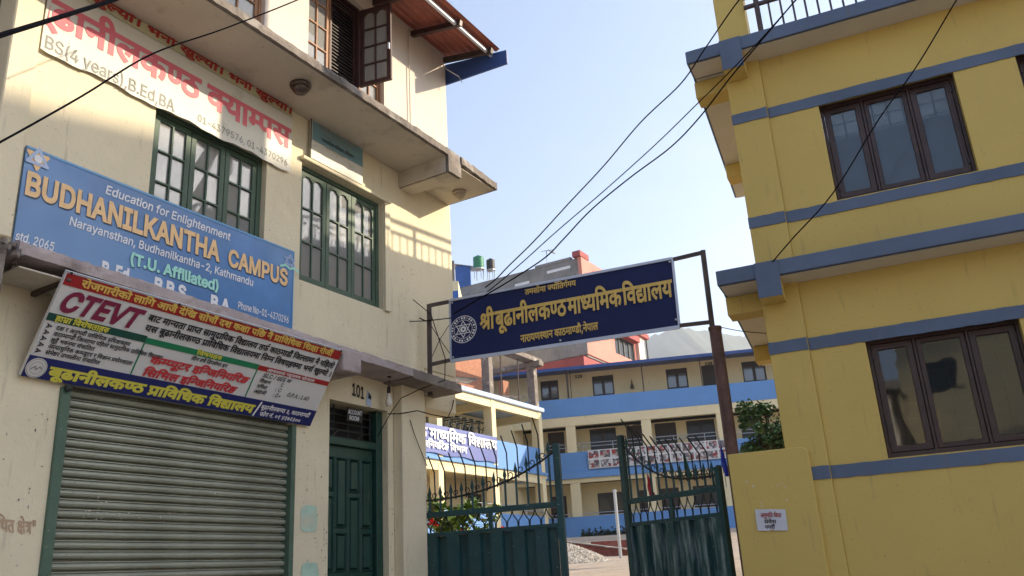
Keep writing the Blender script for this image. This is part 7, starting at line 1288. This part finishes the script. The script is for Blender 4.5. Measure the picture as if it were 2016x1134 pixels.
# ============================================================ yard: wall, gravel, pole
t = thing('brick_retaining_wall', Vector((2, 31, 2.4)), 'low dark red brick retaining wall sloping down across the yard', 'wall')
p0, p1 = aty(1085, 1046, 31), aty(1236, 1082, 27)
d = Vector((p1.x - p0.x, p1.y - p0.y, 0)); n_ = 40
def wtop(s_): return p0.z + (p1.z - p0.z) * s_
mb = MB().hexa([Vector((p0.x - 3, p0.y + 1, 1.5)), Vector((p1.x, p1.y, 1.5)), Vector((p1.x + .1, p1.y + .3, 1.5)), Vector((p0.x - 3, p0.y + 1.3, 1.5)), Vector((p0.x - 3, p0.y + 1, p0.z + .25)), Vector((p1.x, p1.y, p1.z)), Vector((p1.x + .1, p1.y + .3, p1.z)), Vector((p0.x - 3, p0.y + 1.3, p0.z + .25))])
obj('wall_body', mb, M['redbrick'], t)
mb = MB().bar(Vector((p0.x - 3, p0.y + 1.1, p0.z + .28)), Vector((p1.x, p1.y + .1, p1.z + .02)), .3, .03); obj('coping', mb, M['conc'], t)
t = thing('yard_step_wall', Vector((3, 34, 2.5)), 'second brick step wall behind the pole', 'wall')
q0, q1 = aty(1180, 1066, 33), aty(1260, 1056, 33)
obj('wall_body', MB().box(FW, q0.x - .3, q1.x + 2.5, -33.3, -33.0, 1.8, q0.z), M['redbrick'], t)
t = thing('flag_pole', aty(1222, 1106, 25), 'thin galvanised pole standing in the yard between the gate leaves', 'pole')
a, c = aty(1223, 1108, 25), aty(1210, 968, 25); obj('pole_tube', MB().tube([Vector((a.x, a.y, a.z - .2)), Vector((a.x, a.y, c.z))], .045, 8), M['steel'], t)
obj('pole_cap', MB().lathe(Vector((a.x, a.y, c.z)), [(.06, 0), (.06, .04), (.0, .07)], 8), M['steel'], t)
# gravel heap: a mound with real stones on it
gc = aty(1092, 1104, 22); rnd = random.Random(5)
def heap(x, y): return max(0, 1.05 * (1 - (((x - gc.x) / 1.42) ** 2 + ((y - gc.y) / 1.4) ** 2) ** .75)) * .52
mb = MB(); N_ = 40
for j in range(N_ + 1):
    for i in range(N_ + 1):
        x = gc.x - 2.4 + 4.8 * i / N_; y = gc.y - 1.8 + 3.6 * j / N_; mb.v.append(Vector((x, y, gz(y) - .02 + heap(x, y) + rnd.uniform(-.012, .012))))
mb.f = [(j * (N_ + 1) + i, j * (N_ + 1) + i + 1, (j + 1) * (N_ + 1) + i + 1, (j + 1) * (N_ + 1) + i) for j in range(N_) for i in range(N_)]
for k in range(5200):
    if k < 4200: x = gc.x + rnd.uniform(-2.3, 2.3); y = gc.y + rnd.uniform(-1.7, .4)
    else: x = rnd.uniform(-.2, 3.4); y = rnd.uniform(12, 24)
    z = gz(y) + heap(x, y) - .02; r = rnd.uniform(.012, .034) * (1 if k < 4200 else .8); c = Vector((x, y, z)); i = len(mb.v)
    mb.v += [c + Vector((r * rnd.uniform(.6, 1.2) * a, r * rnd.uniform(.6, 1.2) * b2, r * rnd.uniform(.5, 1) * e)) for a, b2, e in ((1, 0, 0), (-1, 0, 0), (0, 1, 0), (0, -1, 0), (0, 0, 1))]
    mb.f += [(i, i + 2, i + 4), (i + 2, i + 1, i + 4), (i + 1, i + 3, i + 4), (i + 3, i, i + 4)]
g_ = obj('gravel', mb, M['gravel'], recalc=False); kind(g_, 'stuff'); g_['label'] = 'heap of pale grey gravel and loose stones on the sandy yard'; 
# white rubble seen behind the right hinge
# ============================================================ plants
def leaf_quad(mb, p, r, rnd, up=.4):
    a = rnd.uniform(0, 6.28); e = rnd.uniform(-.9, .9) + up * .3
    d = Vector((math.cos(a) * math.cos(e), math.sin(a) * math.cos(e), math.sin(e))); s_ = d.cross(Vector((rnd.uniform(-.5, .5), rnd.uniform(-.5, .5), 1))).normalized() * r * .42
    n_ = d.cross(s_).normalized() * r * .12
    mb.quad(p - d * r * .5, p - s_ + n_, p + d * r * .6, p + s_ + n_)
def plant(name, centre, clumps, leaf, count, mt, label, cat, trunk_from, thick=.04, trunk_m='bark', seed=1):
    rnd = random.Random(seed); t = thing(name, trunk_from, label, cat); mb = MB(); tot = sum(c[3] ** 3 for c in clumps)
    for (dx, dy, dz, r) in clumps:
        c = centre + Vector((dx, dy, dz))
        for k in range(int(count * r ** 2 / sum(q[3] ** 2 for q in clumps))):
            th_, ph = rnd.uniform(0, 6.28), math.acos(rnd.uniform(-1, 1)); rr = r * (rnd.random() ** .38) * (1 + .25 * math.sin(5 * th_ + 3 * ph))
            leaf_quad(mb, c + Vector((rr * math.sin(ph) * math.cos(th_), rr * math.sin(ph) * math.sin(th_), rr * math.cos(ph) * .85)), leaf * rnd.uniform(.6, 1.3), rnd)
    obj('crown', mb, mt, t, recalc=False)
    bases = trunk_from
    mb = MB()
    mb.tube([bases, bases.lerp(centre, .5) + Vector((.05, 0, 0)), centre + Vector((0, 0, .1))], [thick, thick * .8, thick * .5], 7)
    for (dx, dy, dz, r) in clumps: mb.tube([bases.lerp(centre, .6), centre + Vector((dx, dy, dz)) * .6, centre + Vector((dx, dy, dz + r * .6))], [thick * .45, thick * .3, thick * .08], 5)
    obj('trunk', mb, M[trunk_m], t); return t
rt = random.Random(11); c = aty(1518, 848, 17); cl = [(rt.uniform(-.55, .66), rt.uniform(-.4, .5), rt.uniform(-.5, .48), rt.uniform(.10, .24)) for _ in range(30)] + [(0, 0, -.1, .4), (.35, .1, -.2, .4)]
plant('leafy_tree', c, cl, .095, 4200, M['leaf'], 'dense dark green tree behind the yellow gate wall', 'tree', Vector((c.x, c.y, 1.7)), .06, seed=3)
c = aty(893, 1018, 12.4); cl = [(rt.uniform(-.75, .55), rt.uniform(-.25, .3), rt.uniform(-.22, .16), rt.uniform(.12, .2)) for _ in range(18)] + [(-.5, 0, .22, .16), (-.55, -.1, .36, .12)]
bush = plant('flowering_bush', c, cl, .10, 1500, M['leaf2'], 'bright sunlit green bush with a few red flowers behind the left gate leaf', 'bush', Vector((c.x, c.y, 1.5)), .02, seed=4)
for x, y in ((850, 1026), (858, 1030), (912, 1048), (990, 1043)):
    p = aty(x, y, 12.0); mb = MB(); rr = random.Random(x)
    for k in range(14): leaf_quad(mb, p + Vector((rr.uniform(-.03, .03), rr.uniform(-.03, .03), rr.uniform(-.03, .03))), .06, rr)
    obj('flower', mb, M['flower'], bush, at=p, recalc=False)
c = aty(1185, 1050, 40); mb = MB(); rr = random.Random(9)
for k in range(900): leaf_quad(mb, c + Vector((rr.uniform(-.9, 1.7), rr.uniform(-.2, .2), rr.gauss(0, .12) - .05)), .13, rr)
o = obj('hedge', mb, M['hedge'], at=c, recalc=False); tag(o, 'low dark hedge along the foot of the far school block', 'hedge')
# ============================================================ air
hz = bpy.data.materials.new('haze_air'); hz.use_nodes = True; n_ = hz.node_tree; n_.nodes.remove(n_.nodes['Principled BSDF'])
pv = n_.nodes.new('ShaderNodeVolumePrincipled'); pv.inputs['Density'].default_value = HAZE; pv.inputs['Color'].default_value = (.86, .92, 1, 1); pv.inputs['Anisotropy'].default_value = .3
n_.links.new(pv.outputs[0], n_.nodes['Material Output'].inputs['Volume'])
if HAZE:
    o = obj('haze', MB().box(FW, -3100, 3100, -3100, 3100, -1.5, 530), hz); kind(o, 'stuff')
SC.cycles.volume_step_rate = 4; SC.cycles.volume_max_steps = 64; SC.cycles.volume_bounces = 0
SC.cycles.max_bounces = 6; SC.cycles.transparent_max_bounces = 8; SC.cycles.caustics_reflective = False; SC.cycles.caustics_refractive = False
